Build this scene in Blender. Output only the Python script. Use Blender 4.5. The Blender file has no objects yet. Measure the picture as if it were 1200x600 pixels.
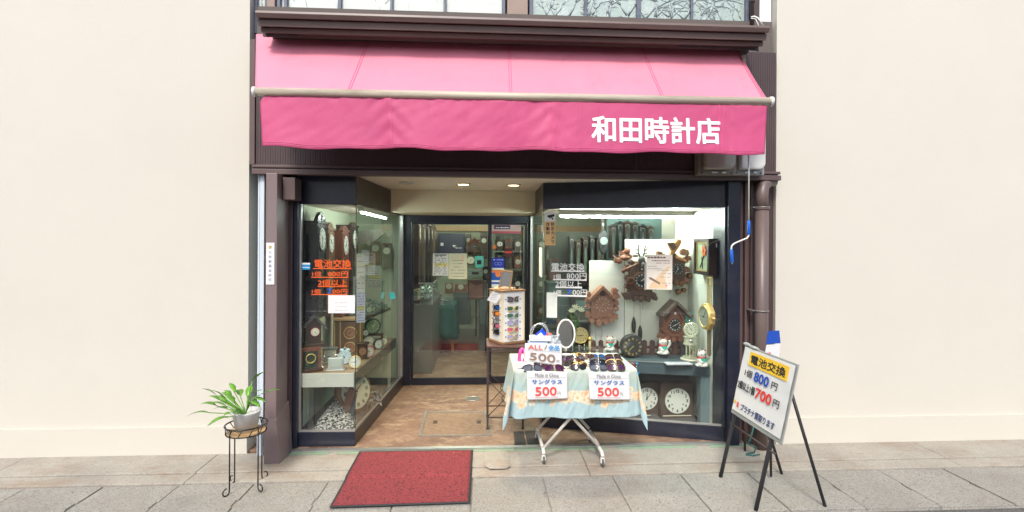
import bpy, bmesh, math, random
from mathutils import Vector, Matrix, noise as mnoise
R = random.Random(7)
SC = bpy.context.scene
COL = SC.collection
rad = math.radians
V = Vector
# ---------------------------------------------------------------- camera model
F, CAMZ, YAW, ROLL, HY = 600.0, 1.6, rad(-3.3), 0.005, 284.0
FWD = V((-math.sin(YAW), math.cos(YAW), 0)); R0 = V((math.cos(YAW), math.sin(YAW), 0)); UZ = V((0, 0, 1))
RT = R0 * math.cos(ROLL) + UZ * math.sin(ROLL); UP = UZ * math.cos(ROLL) - R0 * math.sin(ROLL)
CAM = V((0, 0, CAMZ))
def ray(px, py): return FWD + RT * ((px - 600) / F) + UP * ((HY - py) / F)
def P(px, py, Y):
    d = ray(px, py); return CAM + d * (Y / d.y)
def G(px, py, z=0.0):
    d = ray(px, py); return CAM + d * ((z - CAMZ) / d.z)
def onplane(px, py, a, b, off=0.0):
    """point of the vertical plane through a-b seen at a pixel, moved off metres towards the street"""
    e = (b - a); n = V((e.y, -e.x, 0)).normalized()
    if n.y > 0: n = -n
    d = ray(px, py); a2 = a + n * off
    t = (a2 - CAM).dot(n) / d.dot(n)
    return CAM + d * t
# ---------------------------------------------------------------- materials
MATS = {}
def mat(name, col, rough=0.6, metal=0.0, var=0.12, vs=6.0, bump=0.0, bs=60.0, emit=0.0, spec=0.5, stretch=(1, 1, 1), dirt=0.0, dcol=(0.12, 0.1, 0.08), ds=1.5, coat=0.0, dpow=None):
    if name in MATS: return MATS[name]
    m = bpy.data.materials.new(name); m.use_nodes = True
    nt = m.node_tree; N = nt.nodes; L = nt.links; N.clear()
    out = N.new('ShaderNodeOutputMaterial'); b = N.new('ShaderNodeBsdfPrincipled'); L.new(b.outputs[0], out.inputs[0])
    b.inputs['Roughness'].default_value = rough; b.inputs['Metallic'].default_value = metal
    b.inputs['Specular IOR Level'].default_value = spec; b.inputs['Coat Weight'].default_value = coat
    tc = N.new('ShaderNodeTexCoord'); mp = N.new('ShaderNodeMapping'); mp.inputs['Scale'].default_value = stretch
    L.new(tc.outputs['Object'], mp.inputs[0])
    c = col
    nz = N.new('ShaderNodeTexNoise'); nz.inputs['Scale'].default_value = vs; nz.inputs['Detail'].default_value = 6; nz.inputs['Roughness'].default_value = 0.65
    L.new(mp.outputs[0], nz.inputs[0])
    mx = N.new('ShaderNodeMix'); mx.data_type = 'RGBA'
    mx.inputs[6].default_value = (*[max(0, x * (1 - var * 1.6)) for x in c], 1); mx.inputs[7].default_value = (*[min(1, x * (1 + var * 1.6)) for x in c], 1)
    L.new(nz.outputs[0], mx.inputs[0])
    res = mx.outputs[2]
    if dirt > 0:
        n2 = N.new('ShaderNodeTexNoise'); n2.inputs['Scale'].default_value = ds; n2.inputs['Detail'].default_value = 9; n2.inputs['Roughness'].default_value = 0.7
        L.new(mp.outputs[0], n2.inputs[0])
        rp = N.new('ShaderNodeMapRange'); rp.inputs[1].default_value = 0.48; rp.inputs[2].default_value = 0.72; rp.inputs[4].default_value = dirt
        L.new(n2.outputs[0], rp.inputs[0])
        m2 = N.new('ShaderNodeMix'); m2.data_type = 'RGBA'; L.new(rp.outputs[0], m2.inputs[0]); L.new(res, m2.inputs[6]); m2.inputs[7].default_value = (*dcol, 1)
        res = m2.outputs[2]
    L.new(res, b.inputs['Base Color'])
    if bump > 0:
        n3 = N.new('ShaderNodeTexNoise'); n3.inputs['Scale'].default_value = bs; n3.inputs['Detail'].default_value = 5
        L.new(mp.outputs[0], n3.inputs[0])
        bp = N.new('ShaderNodeBump'); bp.inputs['Strength'].default_value = bump; bp.inputs['Distance'].default_value = 0.01
        L.new(n3.outputs[0], bp.inputs['Height']); L.new(bp.outputs[0], b.inputs['Normal'])
    # roughness breakup
    mr = N.new('ShaderNodeMapRange'); mr.inputs[3].default_value = max(0.02, rough - 0.12); mr.inputs[4].default_value = min(1, rough + 0.12)
    L.new(nz.outputs[0], mr.inputs[0]); L.new(mr.outputs[0], b.inputs['Roughness'])
    if emit > 0:
        b.inputs['Emission Color'].default_value = (*col, 1); b.inputs['Emission Strength'].default_value = emit
    m.diffuse_color = (*col, 1)
    MATS[name] = m; return m
def glass(name, tint=(0.94, 0.985, 0.96), f0=0.085, rough=0.0):
    if name in MATS: return MATS[name]
    m = bpy.data.materials.new(name); m.use_nodes = True; nt = m.node_tree; N = nt.nodes; L = nt.links; N.clear()
    out = N.new('ShaderNodeOutputMaterial'); tr = N.new('ShaderNodeBsdfTransparent'); gl = N.new('ShaderNodeBsdfGlossy'); mx = N.new('ShaderNodeMixShader')
    tr.inputs[0].default_value = (*tint, 1); gl.inputs[0].default_value = (1, 1, 1, 1); gl.inputs['Roughness'].default_value = rough
    lw = N.new('ShaderNodeLayerWeight'); lw.inputs[0].default_value = 0.5
    pw = N.new('ShaderNodeMath'); pw.operation = 'POWER'; pw.inputs[1].default_value = 5
    ma = N.new('ShaderNodeMath'); ma.operation = 'MULTIPLY_ADD'; ma.inputs[1].default_value = 1 - f0; ma.inputs[2].default_value = f0
    L.new(lw.outputs['Facing'], pw.inputs[0]); L.new(pw.outputs[0], ma.inputs[0]); L.new(ma.outputs[0], mx.inputs[0])
    L.new(tr.outputs[0], mx.inputs[1]); L.new(gl.outputs[0], mx.inputs[2]); L.new(mx.outputs[0], out.inputs[0])
    MATS[name] = m; return m
# ---------------------------------------------------------------- mesh builder
TXT = {}
def glyphs(body, bold=0.0):
    k = (body, bold)
    if k in TXT: return TXT[k]
    c = bpy.data.curves.new('t', 'FONT'); c.body = body; c.size = 1; c.offset = bold; c.resolution_u = 3
    o = bpy.data.objects.new('t', c); COL.objects.link(o)
    dg = bpy.context.evaluated_depsgraph_get()
    me = bpy.data.meshes.new_from_object(o.evaluated_get(dg))
    vs = [v.co.copy() for v in me.vertices]; fs = [tuple(p.vertices) for p in me.polygons]
    bpy.data.objects.remove(o); bpy.data.curves.remove(c); bpy.data.meshes.remove(me)
    x0 = min(v.x for v in vs); x1 = max(v.x for v in vs); y0 = min(v.y for v in vs); y1 = max(v.y for v in vs)
    vs = [((v.x - x0) / (x1 - x0), (v.y - y0) / (y1 - y0)) for v in vs]
    TXT[k] = (vs, fs); return TXT[k]
class MB:
    def __init__(s, O=None, u=None, v=None, n=None):
        s.v = []; s.f = []; s.m = []; s.sm = []; s.mi = 0; s.col = None; s.vc = []
        s.O = O or V((0, 0, 0)); s.u = u or V((1, 0, 0)); s.vv = v or V((0, 1, 0)); s.n = n or V((0, 0, 1))
    def T(s, p): return s.O + s.u * p[0] + s.vv * p[1] + s.n * p[2]
    def add(s, vs, fs, smooth=False):
        o = len(s.v); s.v += [s.T(p) for p in vs]; s.vc += [s.col or (1, 1, 1)] * len(vs)
        for f in fs: s.f.append(tuple(i + o for i in f)); s.m.append(s.mi); s.sm.append(smooth)
        return s
    def box(s, x0, x1, y0, y1, z0, z1):
        return s.add([(x, y, z) for x in (x0, x1) for y in (y0, y1) for z in (z0, z1)],
                     [(0, 1, 3, 2), (4, 6, 7, 5), (0, 4, 5, 1), (2, 3, 7, 6), (0, 2, 6, 4), (1, 5, 7, 3)])
    def hexa(s, b, t):
        return s.add(list(b) + list(t), [(3, 2, 1, 0), (4, 5, 6, 7), (0, 1, 5, 4), (1, 2, 6, 5), (2, 3, 7, 6), (3, 0, 4, 7)])
    def prism(s, pts, c0, c1):
        n = len(pts)
        return s.add([(p[0], p[1], c0) for p in pts] + [(p[0], p[1], c1) for p in pts],
                     [tuple(range(n - 1, -1, -1)), tuple(range(n, 2 * n))] + [(i, (i + 1) % n, (i + 1) % n + n, i + n) for i in range(n)])
    def tube(s, pts, r, n=8, cap=True):
        pts = [V(p) for p in pts]; k = len(pts); rs = r if isinstance(r, (list, tuple)) else [r] * k
        vs = []; fs = []; a = None
        for i, p in enumerate(pts):
            t = (pts[min(i + 1, k - 1)] - pts[max(i - 1, 0)]).normalized()
            if a is None:
                a = t.orthogonal().normalized()
            a = (a - t * a.dot(t));
            a = a.normalized() if a.length > 1e-6 else t.orthogonal().normalized()
            b = t.cross(a)
            for j in range(n):
                w = 2 * math.pi * j / n; vs.append(p + (a * math.cos(w) + b * math.sin(w)) * rs[i])
        for i in range(k - 1):
            for j in range(n): fs.append((i * n + j, i * n + (j + 1) % n, (i + 1) * n + (j + 1) % n, (i + 1) * n + j))
        if cap: fs += [tuple(range(n - 1, -1, -1)), tuple((k - 1) * n + j for j in range(n))]
        return s.add(vs, fs, True)
    def ring(s, c, r, t, n=32, ax=(0, 1), k=8, ry=None):
        pts = []
        for i in range(n + 1):
            w = 2 * math.pi * i / n; p = [c[0], c[1], c[2]]; p[ax[0]] += r * math.cos(w); p[ax[1]] += (ry or r) * math.sin(w); pts.append(p)
        return s.tube(pts, t, k, False)
    def lathe(s, prof, c=(0, 0, 0), ax=1, n=24):
        """prof = [(radius, height)]; ax = axis index of the height"""
        i1, i2 = [(1, 2), (2, 0), (0, 1)][ax]
        vs = []; fs = []; m = len(prof)
        for (r, h) in prof:
            for j in range(n):
                w = 2 * math.pi * j / n; p = [c[0], c[1], c[2]]; p[ax] += h; p[i1] += r * math.cos(w); p[i2] += r * math.sin(w); vs.append(p)
        for i in range(m - 1):
            for j in range(n): fs.append((i * n + j, i * n + (j + 1) % n, (i + 1) * n + (j + 1) % n, (i + 1) * n + j))
        fs += [tuple(range(n - 1, -1, -1)), tuple((m - 1) * n + j for j in range(n))]
        return s.add(vs, fs, True)
    def ell(s, c, r, n=14, m=9):
        return s.lathe_s([(math.sin(math.pi * i / m), -math.cos(math.pi * i / m)) for i in range(m + 1)], c, r, n)
    def lathe_s(s, prof, c, r, n):
        vs = []; fs = []; m = len(prof)
        for (q, h) in prof:
            for j in range(n):
                w = 2 * math.pi * j / n; q2 = max(q, 1e-3); vs.append((c[0] + r[0] * q2 * math.cos(w), c[1] + r[1] * h, c[2] - r[2] * q2 * math.sin(w)))
        for i in range(m - 1):
            for j in range(n): fs.append((i * n + j, i * n + (j + 1) % n, (i + 1) * n + (j + 1) % n, (i + 1) * n + j))
        return s.add(vs, fs, True)
    def disc(s, c, r, c0, c1, n=32, ry=None):
        pts = [(c[0] + r * math.cos(2 * math.pi * i / n), c[1] + (ry or r) * math.sin(2 * math.pi * i / n)) for i in range(n)]
        return s.prism(pts, c0, c1)
    def quad(s, a, b, c, d): return s.add([a, b, c, d], [(0, 1, 2, 3)])
    def text(s, body, x0, x1, y0, y1, c, bold=0.0):
        vs, fs = glyphs(body)
        if not bold: return s.add([(x0 + (x1 - x0) * p[0], y0 + (y1 - y0) * p[1], c) for p in vs], fs)
        d = bold * (y1 - y0) * 0.9; n = 6
        for k in range(n):
            ox, oy = d * math.cos(2 * math.pi * k / n), d * math.sin(2 * math.pi * k / n)
            s.add([(x0 + d + (x1 - x0 - 2 * d) * p[0] + ox, y0 + d + (y1 - y0 - 2 * d) * p[1] + oy, c + k * 0.00008) for p in vs], fs)
        return s
    def scrib(s, x0, x1, y, h, c, seed=0):
        """a run of small unreadable print"""
        r = random.Random(seed * 7919 + int(abs(x0) * 1e4)); x = x0
        while x < x1:
            w = h * r.uniform(0.4, 1.6); w = min(w, x1 - x)
            if r.random() > 0.15: s.quad((x, y, c), (x + w, y, c), (x + w, y + h * r.uniform(0.7, 1), c), (x, y + h * r.uniform(0.7, 1), c))
            x += w + h * 0.35
        return s
    def grid(s, fn, nu, nv, smooth=True):
        vs = [fn(i / nu, j / nv) for j in range(nv + 1) for i in range(nu + 1)]
        return s.add(vs, [(j * (nu + 1) + i, j * (nu + 1) + i + 1, (j + 1) * (nu + 1) + i + 1, (j + 1) * (nu + 1) + i) for j in range(nv) for i in range(nu)], smooth)
ORG = {}
def seto(o, label=None, cat=None, group=None, kind=None):
    if label: o['label'] = label
    if cat: o['category'] = cat
    if group: o['group'] = group
    if kind: o['kind'] = kind
    return o
def thing(name, label, cat, loc, group=None):
    o = bpy.data.objects.new(name, None); COL.objects.link(o); o.location = loc; o.empty_display_size = 0.05
    ORG[o.name] = V(loc); return seto(o, label, cat, group)
def build(mb, name, mats, parent=None, bevel=0.0, solid=0.0, sub=0, label=None, cat=None, group=None, kind=None, org=None, flip=True):
    if not isinstance(mats, (list, tuple)): mats = [mats]
    if parent is not None: og = ORG[parent.name]
    elif org is not None: og = V(org)
    else:
        xs = [p.x for p in mb.v]; ys = [p.y for p in mb.v]; zs = [p.z for p in mb.v]
        og = V(((min(xs) + max(xs)) / 2, (min(ys) + max(ys)) / 2, min(zs)))
    me = bpy.data.meshes.new(name); me.from_pydata([p - og for p in mb.v], [], mb.f)
    for m in mats: me.materials.append(m)
    me.polygons.foreach_set('material_index', mb.m); me.polygons.foreach_set('use_smooth', mb.sm)
    if any(c != (1, 1, 1) for c in mb.vc):
        at = me.color_attributes.new('Col', 'FLOAT_COLOR', 'POINT')
        at.data.foreach_set('color', [x for c in mb.vc for x in (*c, 1)])
    me.update()
    if flip and not solid:
        bm = bmesh.new(); bm.from_mesh(me); bmesh.ops.recalc_face_normals(bm, faces=bm.faces); bm.to_mesh(me); bm.free()
    o = bpy.data.objects.new(name, me); COL.objects.link(o)
    ORG[o.name] = og
    if parent is not None: o.parent = parent
    else: o.location = og
    if solid: 
        md = o.modifiers.new('s', 'SOLIDIFY'); md.thickness = solid; md.offset = 0
    if bevel: 
        md = o.modifiers.new('b', 'BEVEL'); md.width = bevel; md.segments = 2; md.limit_method = 'ANGLE'; md.angle_limit = rad(40)
    if sub:
        md = o.modifiers.new('u', 'SUBSURF'); md.levels = sub; md.render_levels = sub
    return seto(o, label, cat, group, kind)
def copy_tree(o, loc=None, rotz=None, label=None, group=None, parent=None, scale=None):
    c = o.copy(); COL.objects.link(c)
    if parent is not None: c.parent = parent
    for ch in list(o.children): copy_tree(ch, parent=c)
    if loc is not None: c.location = loc
    if rotz is not None: c.rotation_euler = (0, 0, rotz)
    if scale is not None: c.scale = scale
    if label: c['label'] = label
    if group: c['group'] = group
    return c
class Item:
    """a thing whose front faces the street: frame a = right, b = up, c = towards the street, laid out at one real depth"""
    def __init__(s, name, label, cat, px, py, Y, group=None, rot=0.0, lean=0.0, base=None):
        s.ax, s.ay = px, py; s.O = P(px, py, Y)
        z0 = CAMZ + ray(px, py).z * Y
        for zz in (.576, .131, .690):          # a thing whose foot comes near a shelf or floor stands on it
            if abs(z0 - zz) < .03: s.O = G(px, py, zz)
        s.s = (s.O - CAM).dot(FWD) / F
        s.u = V((math.cos(rot), math.sin(rot), 0)); n = V((math.sin(rot), -math.cos(rot), 0)); s.v = (UZ * math.cos(lean) - n * math.sin(lean)); s.n = n * math.cos(lean) + UZ * math.sin(lean)
        s.root = thing(name, label, cat, s.O if base is None else base, group)
    def mb(s): return MB(s.O, s.u, s.v, s.n)
    def l(s, px, py): return ((px - s.ax) * s.s, (s.ay - py) * s.s)
    def pts(s, *ps): return [s.l(*p) for p in ps]
    def pts3(s, *ps): return [(*s.l(p[0], p[1]), p[2]) for p in ps]
    def part(s, name, mb, m, parent=None, **k): return build(mb, name, m, parent or s.root, **k)
# ---------------------------------------------------------------- palette
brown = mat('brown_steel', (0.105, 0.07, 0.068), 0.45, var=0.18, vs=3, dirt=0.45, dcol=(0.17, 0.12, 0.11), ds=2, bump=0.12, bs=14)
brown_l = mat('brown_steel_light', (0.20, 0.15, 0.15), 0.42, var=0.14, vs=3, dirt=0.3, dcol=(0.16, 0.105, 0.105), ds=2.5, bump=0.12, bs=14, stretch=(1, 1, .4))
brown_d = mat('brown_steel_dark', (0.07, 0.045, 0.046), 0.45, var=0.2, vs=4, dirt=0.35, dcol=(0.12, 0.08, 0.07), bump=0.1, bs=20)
cornice_m = mat('cornice_brown', (0.125, 0.088, 0.08), 0.42, var=0.22, vs=2.5, dirt=0.5, dcol=(0.2, 0.14, 0.12), ds=3, stretch=(0.4, 1, 3), bump=0.1, bs=10)
dirtpeel = mat('peeling_soffit', (0.1, 0.095, 0.1), 0.8, var=0.5, vs=9, dirt=0.8, dcol=(0.03, 0.025, 0.03), ds=6, bump=0.5, bs=30)
navy = mat('navy_frame', (0.012, 0.015, 0.03), 0.35, var=0.3, vs=8, dirt=0.3, dcol=(0.06, 0.055, 0.055), ds=5, bump=0.05)
navy_side = mat('dark_frame', (0.028, 0.024, 0.026), 0.4, var=0.3, vs=8, dirt=0.4, dcol=(0.07, 0.05, 0.045), ds=4, bump=0.05)
beige = mat('beige_render', (0.74, 0.66, 0.49), 0.85, var=0.05, vs=4, dirt=0.12, dcol=(0.5, 0.42, 0.33), bump=0.1, bs=200)
soff = mat('soffit_beige', (0.78, 0.72, 0.61), 0.85, var=0.05, vs=4, dirt=0.15, dcol=(0.5, 0.42, 0.33), bump=0.1, bs=150)
palegreen = mat('pale_wall', (0.62, 0.68, 0.52), 0.8, var=0.06, vs=3, dirt=0.12, dcol=(0.5, 0.5, 0.36))
white = mat('white_paint', (0.78, 0.78, 0.76), 0.5, var=0.05, vs=8)
paper = mat('white_paper', (0.74, 0.74, 0.74), 0.55, var=0.03, vs=10)
cream = mat('cream_stucco', (0.60, 0.575, 0.505), 0.9, var=0.03, vs=1.2, dirt=0.0, bump=0.2, bs=180)
alum = mat('aluminium', (0.55, 0.55, 0.53), 0.35, metal=0.8, var=0.1, vs=12)
steelw = mat('white_steel', (0.74, 0.70, 0.64), 0.35, var=0.08, vs=20, metal=0.1)
black = mat('black_plastic', (0.012, 0.012, 0.014), 0.35, var=0.2)
rubber = mat('rubber', (0.03, 0.032, 0.036), 0.75, var=0.2, bump=0.2, bs=120)
iron = mat('rusty_iron', (0.055, 0.035, 0.03), 0.6, var=0.4, vs=20, dirt=0.5, dcol=(0.14, 0.06, 0.035), ds=12)
wood_d = mat('dark_wood', (0.045, 0.022, 0.014), 0.4, var=0.35, vs=12, stretch=(4, 4, 0.7), coat=0.2)
wood_r = mat('red_wood', (0.17, 0.055, 0.028), 0.4, var=0.3, vs=14, stretch=(4, 4, 0.7), coat=0.2)
wood_c = mat('carved_wood', (0.23, 0.088, 0.047), 0.5, var=0.45, vs=35, bump=0.8, bs=90)
wood_cd = mat('carved_wood_dark', (0.095, 0.042, 0.027), 0.5, var=0.6, vs=30, bump=0.8, bs=90)
wood_o = mat('orange_wood', (0.42, 0.19, 0.06), 0.5, var=0.4, vs=30, bump=0.5, bs=80)
wood_l = mat('light_wood', (0.48, 0.31, 0.15), 0.5, var=0.15, vs=12, stretch=(3, 3, 0.6))
wood_m = mat('mid_wood', (0.22, 0.12, 0.06), 0.45, var=0.25, vs=12, stretch=(3, 3, 0.6))
gold = mat('gold', (0.74, 0.55, 0.2), 0.38, metal=0.6, var=0.15, vs=20)
silver = mat('silver', (0.6, 0.6, 0.6), 0.28, metal=0.85, var=0.15, vs=20)
cream_p = mat('cream_plastic', (0.72, 0.68, 0.52), 0.5, var=0.06)
dial_w = mat('white_dial', (0.75, 0.76, 0.68), 0.5, var=0.05)
dial_c = mat('cream_dial', (0.72, 0.70, 0.55), 0.5, var=0.05)
dial_b = mat('black_dial', (0.015, 0.016, 0.018), 0.4, var=0.2)
dial_g = mat('gold_dial', (0.62, 0.50, 0.22), 0.45, var=0.1)
copper = mat('copper_dial', (0.45, 0.22, 0.12), 0.4, metal=0.4, var=0.2)
ink = mat('black_ink', (0.012, 0.012, 0.014), 0.6, var=0.05)
inkg = mat('grey_ink', (0.2, 0.2, 0.21), 0.7, var=0.05)
ink_red = mat('red_ink', (0.72, 0.04, 0.03), 0.6, var=0.05)
ink_blue = mat('blue_ink', (0.01, 0.07, 0.42), 0.6, var=0.05)
ink_lblue = mat('light_blue_ink', (0.02, 0.28, 0.62), 0.6, var=0.05)
ink_brown = mat('brown_ink', (0.24, 0.15, 0.11), 0.6, var=0.05)
ink_white = mat('white_vinyl', (0.85, 0.85, 0.82), 0.5, var=0.03)
ink_orange = mat('orange_vinyl', (0.92, 0.13, 0.015), 0.45, var=0.03)
ink_cobalt = mat('cobalt_vinyl', (0.0, 0.12, 0.85), 0.45, var=0.03)
yellow = mat('yellow_film', (0.88, 0.55, 0.03), 0.5, var=0.05)
bluegrey = mat('bluegrey_table', (0.055, 0.085, 0.10), 0.5, var=0.15, vs=5, dirt=0.15)
glass_m = glass('shop_glass')
glass_c = glass('clear_glass', (0.93, 0.97, 0.95), 0.05)
glass_s = glass('side_glass', (0.86, 0.95, 0.92), 0.13)
teal = mat('teal_glaze', (0.02, 0.42, 0.33), 0.3, var=0.2)
red_p = mat('red_paint', (0.55, 0.02, 0.015), 0.35, var=0.1)
# ================================================================ special materials
def nodes_mat(name):
    m = bpy.data.materials.new(name); m.use_nodes = True; nt = m.node_tree; N = nt.nodes; L = nt.links
    b = N['Principled BSDF']; tc = N.new('ShaderNodeTexCoord'); MATS[name] = m
    return m, N, L, b, tc
def noise(N, L, src, scale, detail=6, rough=0.6, stretch=None):
    n = N.new('ShaderNodeTexNoise'); n.inputs['Scale'].default_value = scale; n.inputs['Detail'].default_value = detail; n.inputs['Roughness'].default_value = rough
    if stretch:
        mp = N.new('ShaderNodeMapping'); mp.inputs['Scale'].default_value = stretch; L.new(src, mp.inputs[0]); L.new(mp.outputs[0], n.inputs[0])
    else: L.new(src, n.inputs[0])
    return n.outputs[0]
def ramp(N, L, fac, stops):
    r = N.new('ShaderNodeValToRGB'); L.new(fac, r.inputs[0]); e = r.color_ramp.elements
    e[0].position, e[0].color = stops[0][0], (*stops[0][1], 1); e[1].position, e[1].color = stops[-1][0], (*stops[-1][1], 1)
    for p, c in stops[1:-1]: k = e.new(p); k.color = (*c, 1)
    return r.outputs[0]
def mixc(N, L, fac, a, b, mode='MIX'):
    m = N.new('ShaderNodeMix'); m.data_type = 'RGBA'; m.blend_type = mode
    for s_, x in ((0, fac), (6, a), (7, b)):
        if isinstance(x, (int, float)): m.inputs[s_].default_value = x
        elif isinstance(x, tuple): m.inputs[s_].default_value = (*x, 1)
        else: L.new(x, m.inputs[s_])
    return m.outputs[2]
def rng(N, L, v, a, b, c=0.0, d=1.0):
    r = N.new('ShaderNodeMapRange'); L.new(v, r.inputs[0])
    for i, x in enumerate((a, b, c, d)): r.inputs[i + 1].default_value = x
    return r.outputs[0]
def bumpn(N, L, b, h, s, dist=0.01):
    n = N.new('ShaderNodeBump'); n.inputs['Strength'].default_value = s; n.inputs['Distance'].default_value = dist; L.new(h, n.inputs['Height']); L.new(n.outputs[0], b.inputs['Normal'])
# concrete with aggregate speckle and brown weathering
def concrete(name, base, stain, speck=0.5, st=0.5):
    m, N, L, b, tc = nodes_mat(name); o = tc.outputs['Object']
    c = ramp(N, L, noise(N, L, o, 3.0, 8, 0.7), [(0.3, tuple(x * 0.82 for x in base)), (0.7, tuple(x * 1.12 for x in base))])
    sp = rng(N, L, noise(N, L, o, 95, 2, 0.5), 0.54, 0.66); c = mixc(N, L, rng(N, L, sp, 0, 1, 0, speck), c, tuple(x * 0.45 for x in base))
    sp2 = rng(N, L, noise(N, L, o, 130, 2, 0.5), 0.60, 0.7); c = mixc(N, L, rng(N, L, sp2, 0, 1, 0, speck), c, tuple(min(1, x * 1.5) for x in base))
    s1 = rng(N, L, noise(N, L, o, 2.3, 9, 0.75, (0.7, 1.8, 1)), 0.5, 0.68, 0, st); c = mixc(N, L, s1, c, stain)
    s2 = rng(N, L, noise(N, L, o, 7, 9, 0.8, (0.6, 2.2, 1)), 0.58, 0.7, 0, st * 0.8); c = mixc(N, L, s2, c, tuple(x * 0.5 for x in stain))
    L.new(c, b.inputs['Base Color']); b.inputs['Roughness'].default_value = 0.9
    bumpn(N, L, b, noise(N, L, o, 150, 3, 0.6), 0.35); return m
slab_m = concrete('gutter_concrete', (0.30, 0.288, 0.255), (0.24, 0.20, 0.15), 0.8, 0.35)
apron_m = concrete('apron_concrete', (0.36, 0.335, 0.285), (0.27, 0.19, 0.125), 0.4, 0.75)
m, N, L, b, tc = nodes_mat('asphalt'); o = tc.outputs['Object']
c = ramp(N, L, noise(N, L, o, 120, 3), [(0.3, (0.06, 0.06, 0.058)), (0.7, (0.17, 0.165, 0.15))]); L.new(c, b.inputs['Base Color']); b.inputs['Roughness'].default_value = 0.9
bumpn(N, L, b, noise(N, L, o, 150, 3), 0.6); asphalt = m
# worn terracotta floor
m, N, L, b, tc = nodes_mat('terracotta_floor'); o = tc.outputs['Object']
c = ramp(N, L, noise(N, L, o, 2.2, 9, 0.72), [(0.32, (0.11, 0.062, 0.043)), (0.5, (0.215, 0.13, 0.088)), (0.68, (0.32, 0.215, 0.145))])
w = rng(N, L, noise(N, L, o, 5.0, 10, 0.8, (1, 1.6, 1)), 0.50, 0.62, 0, 0.8); c = mixc(N, L, w, c, (0.42, 0.315, 0.205))
w = rng(N, L, noise(N, L, o, 26, 8, 0.8), 0.56, 0.66, 0, 0.6); c = mixc(N, L, w, c, (0.12, 0.06, 0.035))
w = rng(N, L, noise(N, L, o, 90, 4, 0.7), 0.6, 0.7, 0, 0.5); c = mixc(N, L, w, c, (0.55, 0.42, 0.28))
v = N.new('ShaderNodeTexVoronoi'); v.feature = 'DISTANCE_TO_EDGE'; v.inputs['Scale'].default_value = 2.2
mp = N.new('ShaderNodeMapping'); L.new(mixc(N, L, 0.12, o, noise(N, L, o, 6, 4)), v.inputs[0])
cr = rng(N, L, v.outputs[0], 0.0, 0.006, 0.45, 0); c = mixc(N, L, cr, c, (0.06, 0.035, 0.02))
L.new(c, b.inputs['Base Color']); L.new(rng(N, L, noise(N, L, o, 8, 5), 0, 1, 0.35, 0.75), b.inputs['Roughness'])
bumpn(N, L, b, noise(N, L, o, 60, 5), 0.15); floor_m = m
# red loop mat
m, N, L, b, tc = nodes_mat('red_mat'); o = tc.outputs['Object']
c = ramp(N, L, noise(N, L, o, 60, 4), [(0.3, (0.20, 0.032, 0.037)), (0.7, (0.34, 0.055, 0.062))])
sp = rng(N, L, noise(N, L, o, 95, 2, 0.5), 0.585, 0.635, 0, 0.9); c = mixc(N, L, sp, c, (0.045, 0.012, 0.02))
sp = rng(N, L, noise(N, L, o, 22, 2, 0.5), 0.77, 0.785, 0, 0.8); c = mixc(N, L, sp, c, (0.6, 0.45, 0.4))
L.new(c, b.inputs['Base Color']); b.inputs['Roughness'].default_value = 0.95; bumpn(N, L, b, noise(N, L, o, 260, 3), 0.8); mat_red = m
# awning cloth
def cloth_pink(name, col):
    m, N, L, b, tc = nodes_mat(name); o = tc.outputs['Object']
    c = ramp(N, L, noise(N, L, o, 1.6, 8, 0.65, (1, 1, 2)), [(0.3, tuple(x * 0.93 for x in col)), (0.7, tuple(min(1, x * 1.06) for x in col))])
    d = rng(N, L, noise(N, L, o, 28, 3, 0.5), 0.76, 0.79, 0, 0.5); c = mixc(N, L, d, c, (0.35, 0.12, 0.16))
    st = rng(N, L, noise(N, L, o, 5, 8, 0.75, (1.5, 1, 0.35)), 0.55, 0.72, 0, 0.4); c = mixc(N, L, st, c, tuple(x * 0.7 for x in col)); wv = rng(N, L, noise(N, L, o, 420, 2, .5), 0.35, 0.65, 0, 0.12); c = mixc(N, L, wv, c, tuple(x * 0.6 for x in col))
    L.new(c, b.inputs['Base Color']); b.inputs['Roughness'].default_value = 0.55; b.inputs['Specular IOR Level'].default_value = 0.35
    h = noise(N, L, o, 9, 5, 0.6, (1, 1, 0.5)); bumpn(N, L, b, h, 0.25, 0.02); return m
pink_top = cloth_pink('pink_canvas', (0.74, 0.25, 0.335)); pink_val = cloth_pink('pink_valance', (0.51, 0.072, 0.182))  # canopy paler than valance: overexposed sky light put into its colour
bar_m = mat('dirty_white_bar', (0.52, 0.46, 0.36), 0.5, var=0.1, vs=8, dirt=0.75, dcol=(0.16, 0.12, 0.09), ds=5, stretch=(0.25, 1, 3))
tube_on = mat('lit_tube', (0.88, 1.0, 0.93), 0.5, emit=210.0, var=0.0)
tube_in = mat('lit_ceiling_lamp', (0.92, 1.0, 0.85), 0.5, emit=24.0, var=0.0)
down_on = mat('lit_downlight', (1.0, 0.72, 0.35), 0.5, emit=5.0, var=0.0)
# ================================================================ setting
FZ = 0.03
YT = 3.93
xl, xr = P(300, 400, 3.95).x, P(903, 400, 3.95).x
mb = MB(); mb.box(-60, 60, -60, 60, -1.0, -0.02); build(mb, 'road', asphalt, kind='structure', org=(0, 0, -1))
mb = MB(); mb.box(-30, 30, -4.0, -3.88, -0.019, -0.016); build(mb, 'road_marking', white, kind='structure')
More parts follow.
